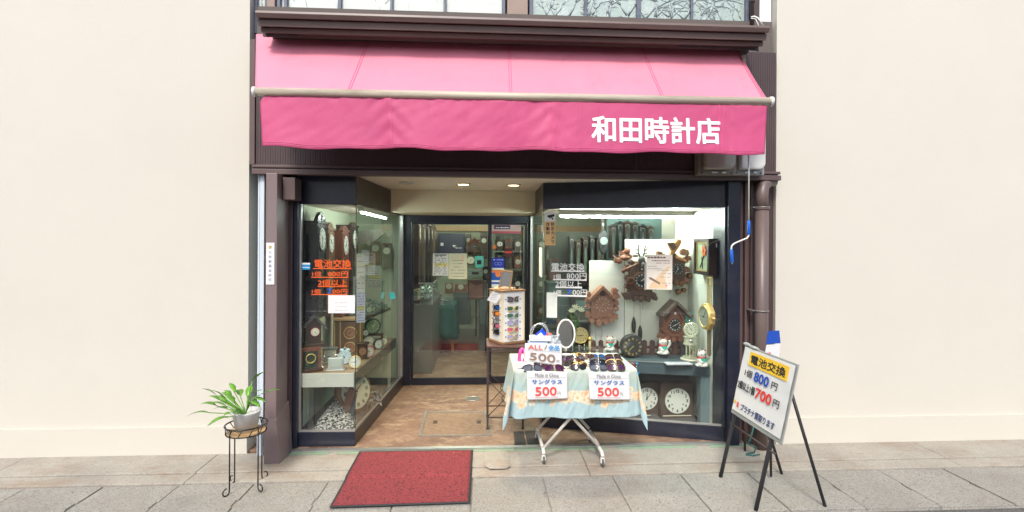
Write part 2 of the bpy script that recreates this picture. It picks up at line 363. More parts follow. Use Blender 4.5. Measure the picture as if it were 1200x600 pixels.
# drain-cover pavement: skewed slabs with small gaps and lifting slots
mb = MB(); y0, y1, sk = 2.97, 3.475, 0.0
g0 = G(640, 575).x; wslab = (G(640, 575).x - G(378, 575).x) / 3.0
for k in range(-14, 15):
    a = g0 + k * wslab + 0.004; b_ = g0 + (k + 1) * wslab - 0.004
    ym = (y0 + y1) / 2
    def X(x, y): return x + (y - ym) * sk
    dz = R.uniform(-0.003, 0.003)
    # slab outline with two half slots cut at its joints
    pts = [(X(a, y0), y0), (X(b_, y0), y0), (X(b_, ym - 0.045), ym - 0.045), (X(b_ - 0.012, ym - 0.04), ym - 0.04), (X(b_ - 0.012, ym + 0.04), ym + 0.04), (X(b_, ym + 0.045), ym + 0.045), (X(b_, y1), y1), (X(a, y1), y1)]
    mb.prism(pts, -0.09, 0.0 + dz)
mb.box(-30, 30, 2.966, 3.478, -.088, -.012); build(mb, 'pavement', slab_m, kind='structure', bevel=0.004, org=(0, 3.3, -0.09))
mb = MB()
for x0_, x1_ in [(-30, -6)] + [(-6 + i * 1.35, -6 + (i + 1) * 1.35 - 0.003) for i in range(9)] + [(6.15, 30)]:
    mb.box(x0_, x1_, 3.482, 3.615, -0.05, 0.008 + R.uniform(0, .002)); mb.box(x0_, x1_, 3.62, YT, -0.05, 0.016 + R.uniform(0, .002))
build(mb, 'apron', apron_m, kind='structure', bevel=0.006, org=(0, 3.7, -0.05))
# octagonal access lid in the apron
lid = [G(568, 529, .02), G(593, 528, .02), G(597, 532, .02), G(598, 546, .02), G(594, 549, .02), G(574, 549.5, .02), G(567, 545, .02)]
mb = MB(); mb.prism([(p.x, p.y) for p in lid], 0.019, 0.0225); build(mb, 'access_lid', apron_m, bevel=0.002, label='small concrete access lid set in the apron beside the red mat', cat='access lid')
green_p = mat('green_paint', (0.24, 0.36, 0.24), 0.7, var=0.2, dirt=0.7, dcol=(0.33, 0.29, 0.22), ds=7)
mb = MB(); sx0, sx1 = G(336, 531).x, G(872, 522).x
x_ = sx0
while x_ < sx1:
    w_ = R.uniform(0.25, 0.9); mb.box(x_, min(x_ + w_, sx1), YT - 0.055, YT - 0.022, 0.0175, 0.021); x_ += w_ + R.uniform(0.01, 0.12)
build(mb, 'green_line', green_p, kind='structure')
# ground slab inside the shop, recess included
mb = MB(); mb.box(-2.3, 3.2, YT + 0.02, 9.4, -0.2, FZ); build(mb, 'floor', floor_m, kind='structure', org=(0, 5, -0.2))
# ================================================================ neighbouring buildings and opposite side
mb = MB(); mb.box(-30, xl - 0.05, YT + 0.005, 12, 0.0, 7.5); mb.box(-30, xl - 0.051, YT - 0.01, YT + .004, 0.0, .22)
nb = thing('neighbour_building', 'plain cream rendered building joining the shop beside the plant stand', 'building', (-6, 5, 0)); build(mb, 'wall', cream, nb)
trim_w = mat('blue_white_metal', (0.60, 0.68, 0.74), 0.4, var=0.06, dirt=0.2, dcol=(0.4, 0.42, 0.42), stretch=(1, 1, .3))
mb = MB(); a, b_ = P(301, 400, 3.88).x, P(309.5, 400, 3.88).x; w_ = b_ - a
mb.box(a, a + w_ * .25, 3.885, 4.1, 0, 2.12); mb.box(a + w_ * .25, a + w_ * .36, 3.90, 4.1, 0, 2.12); mb.box(a + w_ * .36, b_ - .002, 3.875, 4.1, 0, 2.12)
build(mb, 'corner_trim', trim_w, nb, bevel=.003)
mb = MB(); mb.box(xr + 0.03, 30, YT + 0.005, 12, 0.0, 7.5); mb.box(xr + 0.031, 30, YT - 0.01, YT + .004, 0.0, .22)
nb2 = thing('neighbour_building', 'plain cream rendered building joining the shop beside the drainpipe', 'building', (6, 5, 0)); build(mb, 'wall', cream, nb2)
opp = thing('opposite_building', 'grey plaster house row across the street reflected in the shop glass', 'building', (0, -8, 0))  # unseen row added for glass reflections, height and distance set for sky light
ow = mat('opposite_plaster', (0.68, 0.60, 0.47), 0.85, var=0.15, vs=0.6, dirt=0.3); owin = mat('opposite_window', (0.05, 0.06, 0.07), 0.15)
mb = MB(); mb.box(-22, 22, -19, -13, 0, 4.2); build(mb, 'wall', ow, opp)
mb = MB(); mb.hexa([(-22.4, -19.5, 4.2), (22.4, -19.5, 4.2), (22.4, -12.3, 4.2), (-22.4, -12.3, 4.2)], [(-22, -17, 5.2), (22, -17, 5.2), (22, -15.5, 5.2), (-22, -15.5, 5.2)]); build(mb, 'roof', mat('roof_tile', (0.25, 0.24, 0.23), .6), opp)
for i in range(9):
    mb = MB(); x_ = -19 + i * 4.6; mb.box(x_, x_ + 2.2, -13.0, -12.95, 2.6, 3.7); mb.box(x_ - .3, x_ + 1.9, -13.0, -12.95, 0.2, 1.9); build(mb, 'window', owin, opp)
# ================================================================ the shop building
shop = thing('shop_building', 'brown two storey clock shop with a recessed entrance between glass display windows', 'building', (0, 4.5, 0))
# --- upper storey
up_d = mat('upper_shell', (0.12, 0.1, 0.09), .8)
mb = MB(); mb.box(xl - .04, xr + .02, 4.10, 9.4, 2.42, 5.0); build(mb, 'upper_floor', up_d, shop)  # unseen block behind the windows, added to keep sky light out of the shop
Yw = 4.03
frame_u = mat('grey_blue_sash', (0.10, 0.12, 0.17), .4, var=.25, vs=9, dirt=.5, dcol=(.28, .27, .26), ds=14)
post_u = mat('beige_brown_post', (0.30, 0.215, 0.175), .5, var=.12, vs=4, dirt=.2)
zt = 4.6; zb = P(600, 22, 3.8).z - .08
mb = MB()
for a, b_ in ((316, 325), (594, 618)):
    x0_, x1_ = P(a, 10, Yw).x, P(b_, 10, Yw).x; mb = MB(); mb.box(x0_, x1_, Yw - .05, 4.1, zb, zt); build(mb, 'upper_post', post_u, shop, bevel=.004)
frost = mat('frosted_glass', (0.60, 0.65, 0.61), .18, var=.06, vs=5, dirt=.25, dcol=(.55, .58, .57), ds=7, bump=.3, bs=25)
frost2 = mat('patterned_glass', (0.38, 0.47, 0.44), .2, var=.15, vs=9, dirt=.5, dcol=(.66, .74, .72), ds=6, bump=.5, bs=40)
branch_m = mat('etched_branch', (0.32, 0.38, 0.39), .35, var=.3)
def uwin(x0p, x1p, mull, gm, branches):
    mb = MB(); X = lambda p: P(p, 10, Yw).x
    for a, b_ in [(x0p, x0p + 4), (x1p - 4, x1p)] + mull: mb.box(X(a), X(b_), Yw - .03, Yw + .02, zb, zt)
    mb.box(X(x0p) + .001, X(x1p) - .001, Yw - .025, Yw + .019, zb - .001, zb + .075)
    fr = build(mb, 'upper_window', frame_u, shop, bevel=.003)
    mb = MB(); mb.box(X(x0p) + .01, X(x1p) - .01, Yw, Yw + .012, zb + .02, zt - .01); build(mb, 'pane', gm, fr)
    if branches:
        mb = MB(V((0, Yw - .001, 0)), V((1, 0, 0)), V((0, 0, 1)), V((0, -1, 0)))
        rr = random.Random(5)
        def br(x, z, an, ln, r, d):
            if d == 0 or z > zt - .1: return
            x2, z2 = x + math.cos(an) * ln, z + math.sin(an) * ln
            if not X(x0p) + .03 < x2 < X(x1p) - .03: return
            mb.tube([(x, z, 0), ((x + x2) / 2 + rr.uniform(-.01, .01), (z + z2) / 2, 0), (x2, z2, 0)], [r, r * .85, r * .7], 5)
            br(x2, z2, an + rr.uniform(-.5, .3), ln * rr.uniform(.7, 1), r * .75, d - 1)
            if rr.random() < .85: br(x2, z2, an + rr.choice((-1, 1)) * rr.uniform(.5, 1.1), ln * .7, r * .6, d - 1)
        x_ = X(x0p) + .06
        while x_ < X(x1p):
            br(x_, zb + .08, rad(rr.uniform(60, 115)), rr.uniform(.08, .16), rr.uniform(.009, .016), 5); x_ += rr.uniform(.05, .13)
        build(mb, 'branch_pattern', branch_m, fr)
    else:
        mb = MB(V((0, Yw - .001, 0)), V((1, 0, 0)), V((0, 0, 1)), V((0, -1, 0))); rr = random.Random(9)
        for k in range(26):
            x_ = rr.uniform(X(x0p) + .05, X(x1p) - .05); z_ = zb + .08 + rr.random() * .5; an = rr.uniform(.6, 2.4); l_ = rr.uniform(.03, .12)
            x2 = min(max(x_ + math.cos(an) * l_, X(x0p) + .05), X(x1p) - .05)
            mb.tube([(x_, z_, 0), (x2, z_ + math.sin(an) * l_, 0)], [.0022, .0008], 4)
        build(mb, 'scratch_pattern', branch_m, fr)
uwin(299, 316, [], frost, False)
uwin(326, 592, [(334, 338), (397, 401), (458, 461), (520, 523)], frost, False)
uwin(620, 876, [(684, 687), (745, 750), (808, 811)], frost2, True)
mb = MB(); mb.box(P(876, 10, Yw).x, P(887, 10, Yw).x, Yw - .04, 4.1, zb, zt); build(mb, 'corner_board', brown_d, shop)
mb = MB(); mb.box(P(887, 10, Yw).x + .002, xr + .02, Yw - .03, 4.1, zb, zt); build(mb, 'side_plaster', mat('white_plaster', (.72, .74, .74), .8), shop)
mb = MB(); x_ = P(884, 10, 3.9).x; mb.tube([(x_, 3.93, zb), (x_, 3.93, zt)], .014, 10); mb.tube([(x_, 3.93, zb + .32), (x_, 3.93, zb + .35)], .021, 10); build(mb, 'conduit', brown_d, shop)
mb = MB(); p0, p1, p2 = P(880, 20, 3.88), P(888, 21, 3.86), P(894, 30, 3.86); mb.tube([p0, (p0 + p1) / 2 + V((0, 0, .008)), p1, p2], .006, 6); mb.tube([p0 + V((0, 0, -.01)), (p0 + p1) / 2 + V((.01, 0, -.012)), p2 + V((-.02, 0, -.03))], .004, 6); build(mb, 'cable', ink_white, shop)
# --- cornice, an extruded stepped profile
z = lambda y, Y: P(600, y, Y).z
c1_, c2_, c3_, c4_ = 3.52, 3.55, 3.59, 3.66
prof = [(4.1, z(21, c1_) - .012), (4.0, z(21, c1_)), (c1_, z(21, c1_)), (c1_ - .005, z(24, c1_)), (c1_ + .01, z(28.5, c1_)), (c2_ + .025, z(28.8, c2_)), (c2_ + .025, z(30.3, c2_)), (c2_ + .005, z(30.6, c2_)), (c2_ + .015, z(38, c2_)),
        (c3_ + .02, z(38.3, c3_)), (c3_ + .02, z(39.8, c3_)), (c3_ + .01, z(40, c3_)), (c3_ + .02, z(45, c3_)), (c4_ + .025, z(45.4, c4_)), (c4_ + .03, z(49.5, c4_)), (3.80, z(49.8, 3.8)), (3.80, z(53.5, 3.8)), (4.1, z(53.6, 3.8))]
XC0, XC1 = P(299, 30, 3.52).x, P(902, 30, 3.52).x
mb = MB(V((XC0, 0, 0)), V((0, 1, 0)), V((0, 0, 1)), V((1, 0, 0))); mb.prism(prof, 0, XC1 - XC0)
build(mb, 'cornice', cornice_m, shop, bevel=.002)
mb = MB(); rr = random.Random(3); x_ = xl + .01; 
for side in (0, 1):
    pts = [(P(302, 34, 3.6).x, 0), (P(345, 36, 3.6).x, 0)] if side == 0 else [(P(800, 48, 3.6).x, 0), (P(896, 50, 3.6).x, 0)]
    n = 24
    top = [(pts[0][0] + (pts[1][0] - pts[0][0]) * i / n, z(45.8, c4_) + .002) for i in range(n + 1)]
    bot = [(p[0], p[1] - .018 - rr.random() * .02 * (1 - i / n if side == 0 else i / n)) for i, p in enumerate(top)]
    m2 = MB(V((0, c4_ + .023, 0)), V((1, 0, 0)), V((0, 0, 1)), V((0, -1, 0))); m2.prism(top + bot[::-1], 0, .004)
    build(m2, 'peeling_paint', dirtpeel, shop)
# --- fascia: ribbed sheet behind the awning
Yf = 3.86; zl = P(600, 197, Yf).z; zh = z(53, 3.8)
rw = .018; n = int((xr - xl - .04) / rw); prof = []
for i in range(n):
    x_ = xl + .03 + i * rw; prof += [(x_, Yf), (x_ + rw * .8, Yf), (x_ + rw * .82, Yf + .003), (x_ + rw * .98, Yf + .003)]
prof += [(prof[-1][0], Yf + .09), (xl + .03, Yf + .09)]
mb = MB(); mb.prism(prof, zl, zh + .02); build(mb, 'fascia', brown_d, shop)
mb = MB(); mb.box(xl - .01, xl + .028, Yf - .015, Yf + .1, zl, zh + .01); build(mb, 'fascia_edge', brown, shop, bevel=.002); mb = MB(); mb.box(P(745, 190, Yf).x, P(746.3, 190, Yf).x, Yf - .004, Yf, zl, zh); build(mb, 'fascia_joint', brown, shop)
# fascia also closes the space above the recess
mb = MB(); mb.box(xl + .01, xr + .01, Yf - .02, Yf + .08, P(600, 200, Yf - .02).z, zl - .002); mb.box(xl + .014, xr + .01, Yf - .03, Yf + .05, P(600, 207.5, Yf - .03).z, P(600, 201.5, Yf - .03).z)
mb.box(xl + .005, xr, Yf - .005, Yf + .06, P(600, 205, Yf).z, zl); build(mb, 'lintel', brown, shop, bevel=.003)
mb = MB(); mb.box(xl, xr, Yf + .09, 4.12, 2.12, zh + .3); build(mb, 'front_wall', up_d, shop)
# --- pillars
pl = G(310, 546); pr = G(323, 546); zc = 2.105
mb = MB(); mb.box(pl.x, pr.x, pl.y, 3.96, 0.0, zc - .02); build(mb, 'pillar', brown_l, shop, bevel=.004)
mb = MB(); mb.hexa([(pl.x - .004, pl.y - .005, 0.001), (pr.x + .03, pl.y - .005, 0.001), (pr.x + .045, 3.95, 0.001), (pl.x - .004, 3.95, 0.001)],
                   [(pl.x - .004, pl.y - .005, .33), (pr.x + .004, pl.y - .005, .33), (pr.x + .012, 3.95, .40), (pl.x - .004, 3.95, .40)]); build(mb, 'pillar_shoe', brown_l, shop, bevel=.003)
mb = MB(); x0_ = P(323.5, 400, 3.95).x; x1_ = P(336.5, 400, 3.95).x; x2_ = P(342, 400, 3.95).x; x3_ = P(347, 400, 3.95).x
mb.box(x0_ - .05, x1_, 3.962, 4.1, FZ - .02, zc); mb.box(x1_ + .002, x2_, 3.95, 4.1, FZ - .02, zc); build(mb, 'jamb_strip', brown_d, shop, bevel=.003)
mb = MB(); a = P(331.5, 208, 3.82); b_ = P(345.5, 234, 3.82); mb.box(a.x, b_.x, 3.82, 3.955, b_.z, a.z); build(mb, 'bracket_box', brown, shop, bevel=.002)
# right side cladding
mb = MB(); e = [860, 864, 867, 871, 874, 878, 881]; dd = [3.95, 3.93, 3.955, 3.925, 3.95, 3.93]
for i in range(6): mb.box(P(e[i], 400, 3.95).x, P(e[i + 1], 400, 3.95).x - .002, dd[i], 4.12, 0.02, zc + .01)
build(mb, 'clad_strip', brown, shop, bevel=.004)
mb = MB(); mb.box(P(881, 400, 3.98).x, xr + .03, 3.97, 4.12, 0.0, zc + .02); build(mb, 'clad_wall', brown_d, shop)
# --- display windows
ZB, ZH = 0.14, 1.885
A, B, C = G(345, 523.5, FZ), G(416, 523, FZ), G(472.5, 452.5, FZ)
D, E, Ff = G(635, 500.5, FZ), G(849, 517.5, FZ), G(621, 452.5, FZ)
A.y = B.y + .01
for p in (A, B, C, D, E, Ff): p.z = 0
Ff = D + (Ff - D) * ((C.y + .01 - D.y) / (Ff.y - D.y))
def seg(mb, p0, p1, z0, z1, t, off=0.0, inward=1):
    e = (p1 - p0).normalized(); nn = V((e.y, -e.x, 0)) * (-inward); a = p0 + nn * off; b_ = p1 + nn * off; c_ = b_ + nn * t; d_ = a + nn * t
    mb.hexa([(q.x, q.y, z0) for q in (a, b_, c_, d_)], [(q.x, q.y, z1) for q in (a, b_, c_, d_)])
def lerp(a, b_, t): return a + (b_ - a) * t
zs = P(416, 506, B.y).z
# left window
mb = MB(); seg(mb, A, B, FZ - .01, zs, .05); seg(mb, A, B, ZH, zc, .05, .001); mb.box(x2_ + .002, A.x + .03, A.y - .035, A.y + .1, FZ - .012, zc)
wl = build(mb, 'display_window', [navy], shop, bevel=.003)
mb = MB(); seg(mb, B, C, FZ - .01, zs, .05, .0); build(mb, 'side_base', navy_side, wl, bevel=.003); mb = MB(); seg(mb, B, C, ZH, zc, .05, .002); build(mb, 'side_header', navy_side, wl, bevel=.003)
mb = MB(); seg(mb, B, C, zs + .001, zs + .02, .012, .004); seg(mb, lerp(B, C, .965), C, zs, ZH, .03, .0); seg(mb, A, B, zs + .001, zs + .014, .012, .004); seg(mb, A + V((.028, 0, 0)), A + V((.045, 0, 0)), zs, ZH, .02, .0); build(mb, 'metal_edge', alum, wl)
mb = MB(); q = [A + V((.04, .02, 0)), B + V((-.003, .02, 0))]; mb.quad((q[0].x, q[0].y, zs), (q[1].x, q[1].y, zs), (q[1].x, q[1].y, ZH), (q[0].x, q[0].y, ZH)); build(mb, 'front_glass', glass_m, wl)
q = [B + V((-.004, .02, 0)), C + V((-.012, 0, 0))]; qm = lerp(q[0], q[1], .5)
mb = MB(); mb.quad((q[0].x, q[0].y, zs), (qm.x, qm.y, zs), (qm.x, qm.y, ZH), (q[0].x, q[0].y, ZH)); build(mb, 'side_glass', glass_s, wl)
mb = MB(); mb.quad((qm.x - .012, qm.y - .03, zs), (q[1].x - .012, q[1].y, zs), (q[1].x - .012, q[1].y, ZH), (qm.x - .012, qm.y - .03, ZH)); build(mb, 'side_glass', glass_s, wl)
sealm = mat('glass_edge', (0.03, 0.07, 0.06), .3)
mb = MB(); mb.tube([(B.x - .004, B.y + .018, zs), (B.x - .004, B.y + .018, ZH)], .003, 6); build(mb, 'glass_joint', sealm, wl)
YB = 5.62
XL = P(350, 400, 4.05).x
mb = MB(); mb.box(XL - .06, XL, A.y + .01, YB, 0, 2.1); build(mb, 'case_wall', palegreen, wl)
mb = MB(); mb.box(XL, C.x - .03, YB, YB + .06, 0, 2.1); build(mb, 'case_back', palegreen, wl)
casefl = mat('case_floor', (0.10, 0.095, 0.10), .7, var=.2)
mb = MB(); mb.prism([(XL, A.y + .05), (B.x - .05, B.y + .05), (C.x - .05, YB), (XL, YB)], .04, .125); build(mb, 'case_floor', casefl, wl)
mb = MB(); mb.prism([(XL, A.y + .05), (B.x - .052, B.y + .05), (C.x - .052, YB), (XL, YB)], ZH + .005, ZH + .03); build(mb, 'case_ceiling', soff, wl)
# right window
zs2 = P(848, 500, E.y).z
mb = MB(); seg(mb, D, E, FZ - .01, zs2, .05); seg(mb, D, E, ZH, zc, .05, .001); mb.box(E.x - .005, P(860, 400, 3.99).x, E.y - .06, 4.16, FZ - .012, zc); mb.box(E.x - .02, E.x - .006, E.y - .03, E.y + .05, zs2, ZH)
wr = build(mb, 'display_window', [navy], shop, bevel=.003)
mb = MB(); seg(mb, D, Ff, FZ - .01, zs2, .05, 0, -1); build(mb, 'side_base', navy_side, wr, bevel=.003); mb = MB(); seg(mb, D, Ff, ZH, zc, .05, .002, -1); build(mb, 'side_header', navy_side, wr, bevel=.003)
mb = MB(); seg(mb, lerp(D, Ff, .96), Ff, zs2, ZH, .03, 0, -1); build(mb, 'metal_edge', alum, wr); mb = MB(); seg(mb, D, E, zs2 + .001, zs2 + .014, .012, .004); build(mb, 'metal_edge', alum, wr)
gD = D + V((.004, .02, 0)); gE = E + V((-.02, .02, 0))
mb = MB(); mb.quad((gD.x, gD.y, zs2), (gE.x, gE.y, zs2), (gE.x, gE.y, ZH), (gD.x, gD.y, ZH)); build(mb, 'front_glass', glass_m, wr)
gS = Ff + V((.012, 0, 0)); mb = MB(); mb.quad((gD.x, gD.y, zs2), (gS.x, gS.y, zs2), (gS.x, gS.y, ZH), (gD.x, gD.y, ZH)); build(mb, 'side_glass', glass_s, wr)
mb = MB(); mb.tube([(gD.x, gD.y - .002, zs2), (gD.x, gD.y - .002, ZH)], .003, 6); build(mb, 'glass_joint', sealm, wr)
YR = 4.74; XR = E.x + .01
wallg = mat('case_side_wall', (0.76, 0.78, 0.68), .7, var=.05, dirt=.1)
mb = MB(); mb.box(XR, XR + .06, E.y + .02, YR + .3, 0, 2.1); build(mb, 'case_wall', wallg, wr)
mb = MB(); mb.prism([(D.x + .05, D.y + .06), (E.x - .0, E.y + .06), (E.x, YR + .3), (Ff.x + .06, YR + .3), (Ff.x + .06, D.y + .3)], .035, .05); build(mb, 'case_floor', casefl, wr)
mb = MB(); mb.prism([(D.x + .052, D.y + .055), (E.x - .0, E.y + .055), (E.x, YR + .3), (Ff.x + .06, YR + .3), (Ff.x + .06, D.y + .3)], ZH + .005, ZH + .03); build(mb, 'case_ceiling', soff, wr)
mb = MB(); mb.box(P(819, 300, YR - .03).x, P(821.5, 300, YR - .03).x, YR - .03, YR, .3, 1.6); build(mb, 'shelf_track', inkg, wr)
# --- soffit, bulkhead, downlights
mb = MB(); mb.box(xl + .02, xr, 3.95, 9.4, zc + .006, 2.41); build(mb, 'soffit', soff, shop)
Yk = 5.06; bx0, bx1 = P(463.5, 240, Yk).x, P(627.5, 240, Yk).x
mb = MB(); mb.box(bx0 - .1, bx1 + .1, Yk, 5.72, P(545, 249, Yk).z, zc + .004); build(mb, 'bulkhead', beige, shop)
for px, py, on in ((476, 214.5, 0), (543, 216, 1), (602, 217, 1)):
    d = ray(px, py); p = CAM + d * ((zc - CAMZ) / d.z)
    mb = MB(); mb.ring((p.x, p.y, zc + .003), .055, .009, 28); dl = build(mb, 'downlight', alum, shop)
    mb = MB(); mb.disc((p.x, p.y), .046, zc - .004, zc + .004); build(mb, 'lamp_face', down_on if on else alum, dl)
    if on:
        ld = bpy.data.lights.new('downlight_beam', 'SPOT'); ld.energy = 40; ld.color = (1, .8, .55); ld.spot_size = rad(130); ld.spot_blend = .8; ld.shadow_soft_size = .04
        lo = bpy.data.objects.new('downlight_beam', ld); COL.objects.link(lo); lo.location = (p.x, p.y, zc - .02)
# --- entrance doors
Yd = C.y + .02
X = lambda px: P(px, 350, Yd).x
Z = lambda py: P(545, py, Yd).z
mb = MB(); mb.box(X(470), X(481), Yd, Yd + .09, FZ, Z(250)); mb.box(X(618.5), X(624), Yd, Yd + .09, FZ, Z(250)); mb.box(X(481), X(618.5), Yd + .001, Yd + .09, Z(261), Z(250)); mb.box(X(481), X(618.5), Yd + .001, Yd + .09, FZ, Z(453.5))
df = build(mb, 'door_frame', navy, shop, bevel=.003)
doors = []
for (a, b_, dy) in ((482, 576, .012), (571.5, 618, .05)):
    mb = MB(); y_ = Yd + dy
    mb.box(X(a), X(a) + .02, y_, y_ + .03, Z(451), Z(262)); mb.box(X(b_) - .03, X(b_), y_, y_ + .03, Z(451), Z(262)); mb.box(X(a), X(b_), y_ + .001, y_ + .029, Z(451.5), Z(443)); mb.box(X(a), X(b_), y_ + .001, y_ + .029, Z(263), Z(261))
    d_ = build(mb, 'sliding_door', navy, shop, bevel=.002); doors.append(d_)
    mb = MB(); mb.quad((X(a), y_ + .015, Z(444)), (X(b_), y_ + .015, Z(444)), (X(b_), y_ + .015, Z(262)), (X(a), y_ + .015, Z(262))); build(mb, 'door_glass', glass_m, d_)
# --- interior shell
mb = MB(); mb.box(-.96, -.89, YB + .16, 9.4, 0, 2.11); mb.box(-2.0, 3.1, 9.2, 9.4, 0, 2.11); mb.box(2.9, 3.1, YR + .3, 9.2, 0, 2.11); mb.box(XR + .06, 3.1, YR + .2, YR + .3, 0, 2.11)
mb.box(C.x - .06, X(470) , Yd + .02, Yd + .1, 0, 2.1); 
build(mb, 'inner_wall', mat('inner_pale_wall', (0.42, 0.46, 0.34), 0.8, var=0.1, vs=3, dirt=0.2, dcol=(0.3, 0.3, 0.22)), shop)
mb = MB(); mb.box(-1.9, 2.9, 9.1, 9.199, P(545, 271, 9.1).z, P(545, 264, 9.1).z); build(mb, 'picture_rail', wood_l, shop)
mb = MB(); mb.box(-1.9, 2.9, 7.9, 9.2, FZ, .27); build(mb, 'raised_floor', mat('grey_green_floor', (.25, .26, .20), .5), shop)
def lamp_fix(name, x0, x1, y0, y1, z, label, m, tw=.012):
    t = thing(name, label, 'lamp', ((x0 + x1) / 2, (y0 + y1) / 2, z))
    mb = MB()
    if x1 - x0 > y1 - y0: mb.box(x0, x1, y0, y1, z, z + .035)
    else: mb.box(x0, x1, y0, y1, z, z + .035)
    build(mb, 'housing', white, t)
    mb = MB()
    if x1 - x0 > y1 - y0: ym = (y0 + y1) / 2; mb.tube([(x0 + .02, ym, z - tw - .004), (x1 - .02, ym, z - tw - .004)], tw, 10)
    else: xm = (x0 + x1) / 2; mb.tube([(xm, y0 + .02, z - tw - .004), (xm, y1 - .02, z - tw - .004)], tw, 10)
    build(mb, 'tube', m, t); return t
a = P(655, 250, 4.62); lamp_fix('fluorescent_lamp', a.x, P(832, 250, 4.62).x, 4.59, 4.66, 1.848, 'lit fluorescent tube along the top of the cuckoo clock window', tube_on, .007)
xa = P(424, 250, 4.6).x - .0
lamp_fix('fluorescent_lamp', P(440, 250, 4.7).x - .05, P(440, 250, 4.7).x, 4.25, 5.35, 1.848, 'lit fluorescent tube along the top of the alarm clock window', mat('lit_tube_dim', (0.9, 1.0, 0.93), 0.5, emit=42.0, var=0.0), .006)
lamp_fix('ceiling_lamp', -1.2, .2, 6.3, 6.42, 2.07, 'lit ceiling tube inside the shop just behind the door', tube_in, .02)
lamp_fix('ceiling_lamp', -.9, .9, 7.7, 7.82, 2.07, 'lit ceiling tube deep inside the shop', tube_in, .02)
lamp_fix('ceiling_lamp', .9, 2.4, 6.3, 6.42, 2.07, 'lit ceiling tube over the hanging pendulum clocks', tube_in, .02)
# --- floor fittings
def floorframe(pts, w, name, label, cat, m, inner=None, z0=FZ):
    t = thing(name, label, cat, pts[0]); cx = sum((p for p in pts), V()) / 4
    mb = MB(); n_ = len(pts); outer = [(p.x, p.y) for p in pts]; inn = [(p.x + (cx.x - p.x) * w, p.y + (cx.y - p.y) * w) for p in pts]
    for i in range(n_):
        j = (i + 1) % n_; mb.hexa([(*outer[i], z0 - .01), (*outer[j], z0 - .01), (*inn[j], z0 - .01), (*inn[i], z0 - .01)], [(*outer[i], z0 + .005), (*outer[j], z0 + .005), (*inn[j], z0 + .005), (*inn[i], z0 + .005)])
    build(mb, 'frame', m, t)
    if inner: mb = MB(); mb.prism([(cx.x + (p[0] - cx.x) * .985, cx.y + (p[1] - cx.y) * .985) for p in inn], z0 - .01, z0 + .003); build(mb, 'lid', inner, t)
    return t
mh = floorframe([G(490, 511.5, FZ), G(576, 511, FZ), G(570, 482.5, FZ), G(498, 482.5, FZ)], .085, 'floor_hatch', 'square metal framed hatch in the terracotta entrance floor', 'hatch', mat('worn_brass', (.21, .20, .175), .5, metal=.2, var=.5, vs=20), mat('hatch_mortar', (.24, .165, .108), .7, var=.35, vs=25, dirt=.6, dcol=(.14, .08, .05), ds=14, bump=.5, bs=60))
for hx_ in (510, 561):
    ctr = (G(hx_, 495, FZ)); mb = MB(); mb.box(ctr.x - .018, ctr.x + .018, ctr.y - .035, ctr.y + .035, FZ - .005, FZ + .0055); build(mb, 'handle', iron, mh)
dp = G(554, 467.5, FZ); dr = thing('floor_drain', 'small round metal drain cap in the floor before the door', 'drain', dp); mb = MB(); mb.disc((dp.x, dp.y), .075, FZ, FZ + .004); build(mb, 'cap', mat('drain_metal', (.2, .19, .17), .4, metal=.5), dr)
mb = MB(); mb.ring((dp.x, dp.y, FZ + .004), .075, .004, 24); build(mb, 'rim', alum, dr)
hp = [G(602, 521.5, FZ), G(633, 520.5, FZ), G(628, 505.5, FZ), G(601, 506.5, FZ)]
mb = MB()
for k in (0, 1):
    a, b_, c_, d_ = hp; a2, b2 = lerp(a, b_, .03 + .5 * k), lerp(a, b_, .47 + .5 * k); d2, c2 = lerp(d_, c_, .03 + .5 * k), lerp(d_, c_, .47 + .5 * k)
    mb.hexa([(q.x, q.y, FZ - .01) for q in (a2, b2, c2, d2)], [(q.x, q.y, FZ + .006) for q in (a2, b2, c2, d2)])
build(mb, 'cover_plate', mat('dark_plate', (.05, .04, .038), .6, var=.3), label='dark double cover plate set in the floor beside the folding table', cat='cover plate', bevel=.002)
mb = MB(); mb.box(G(338, 531).x, G(872, 522).x, YT - .02, YT + .022, -.02, FZ + .003); build(mb, 'sill', alum, shop)
# ================================================================ awning
YA = 3.43
aw = thing('awning', 'faded pink canvas awning with white shop lettering over the whole shop front', 'awning', P(600, 60, 3.8))
tl, tr_ = P(300, 40, 3.84), P(861, 52, 3.84); bl, br_ = P(299, 104, YA), P(902, 121, YA)
def f_top(u, v):
    a = lerp(tl, tr_, u); b_ = lerp(bl, br_, u); p = lerp(a, b_, v)
    k = u * 4 % 1.0; p = p + V((0, 0, 1)) * (-.010 * math.sin(math.pi * v) * (1 - .35 * math.cos(2 * math.pi * (u * 7.3)))) + V((0, 0, 1)) * .004 * mnoise.noise(V((u * 9, v * 2, 3)))
    return p
mb = MB(); mb.grid(f_top, 120, 16); build(mb, 'canopy', pink_top, aw, solid=.003)
seamm = cloth_pink('pink_seam', (0.78, 0.16, 0.31))
for (xa_, xb_) in ((425, 402), (587, 588.5), (743, 771), (858, 897)):
    ua, ub = (xa_ - 298) / 563, (xb_ - 299) / 603; ua = min(ua, .994); ub = min(ub, .994)
    mb = MB()
    for o_ in (0, .0045):
        mb.tube([f_top(ua + (ub - ua) * t + o_, t) + V((0, -.002, .003)) for t in [i / 12 for i in range(13)]], .0022, 5)
    build(mb, 'seam', seamm, aw)
mb = MB(); p0, p1 = P(299, 107.5, YA), P(903, 119, YA); mb.tube([p0, p1], .0275, 14); fb = build(mb, 'front_bar', bar_m, aw)
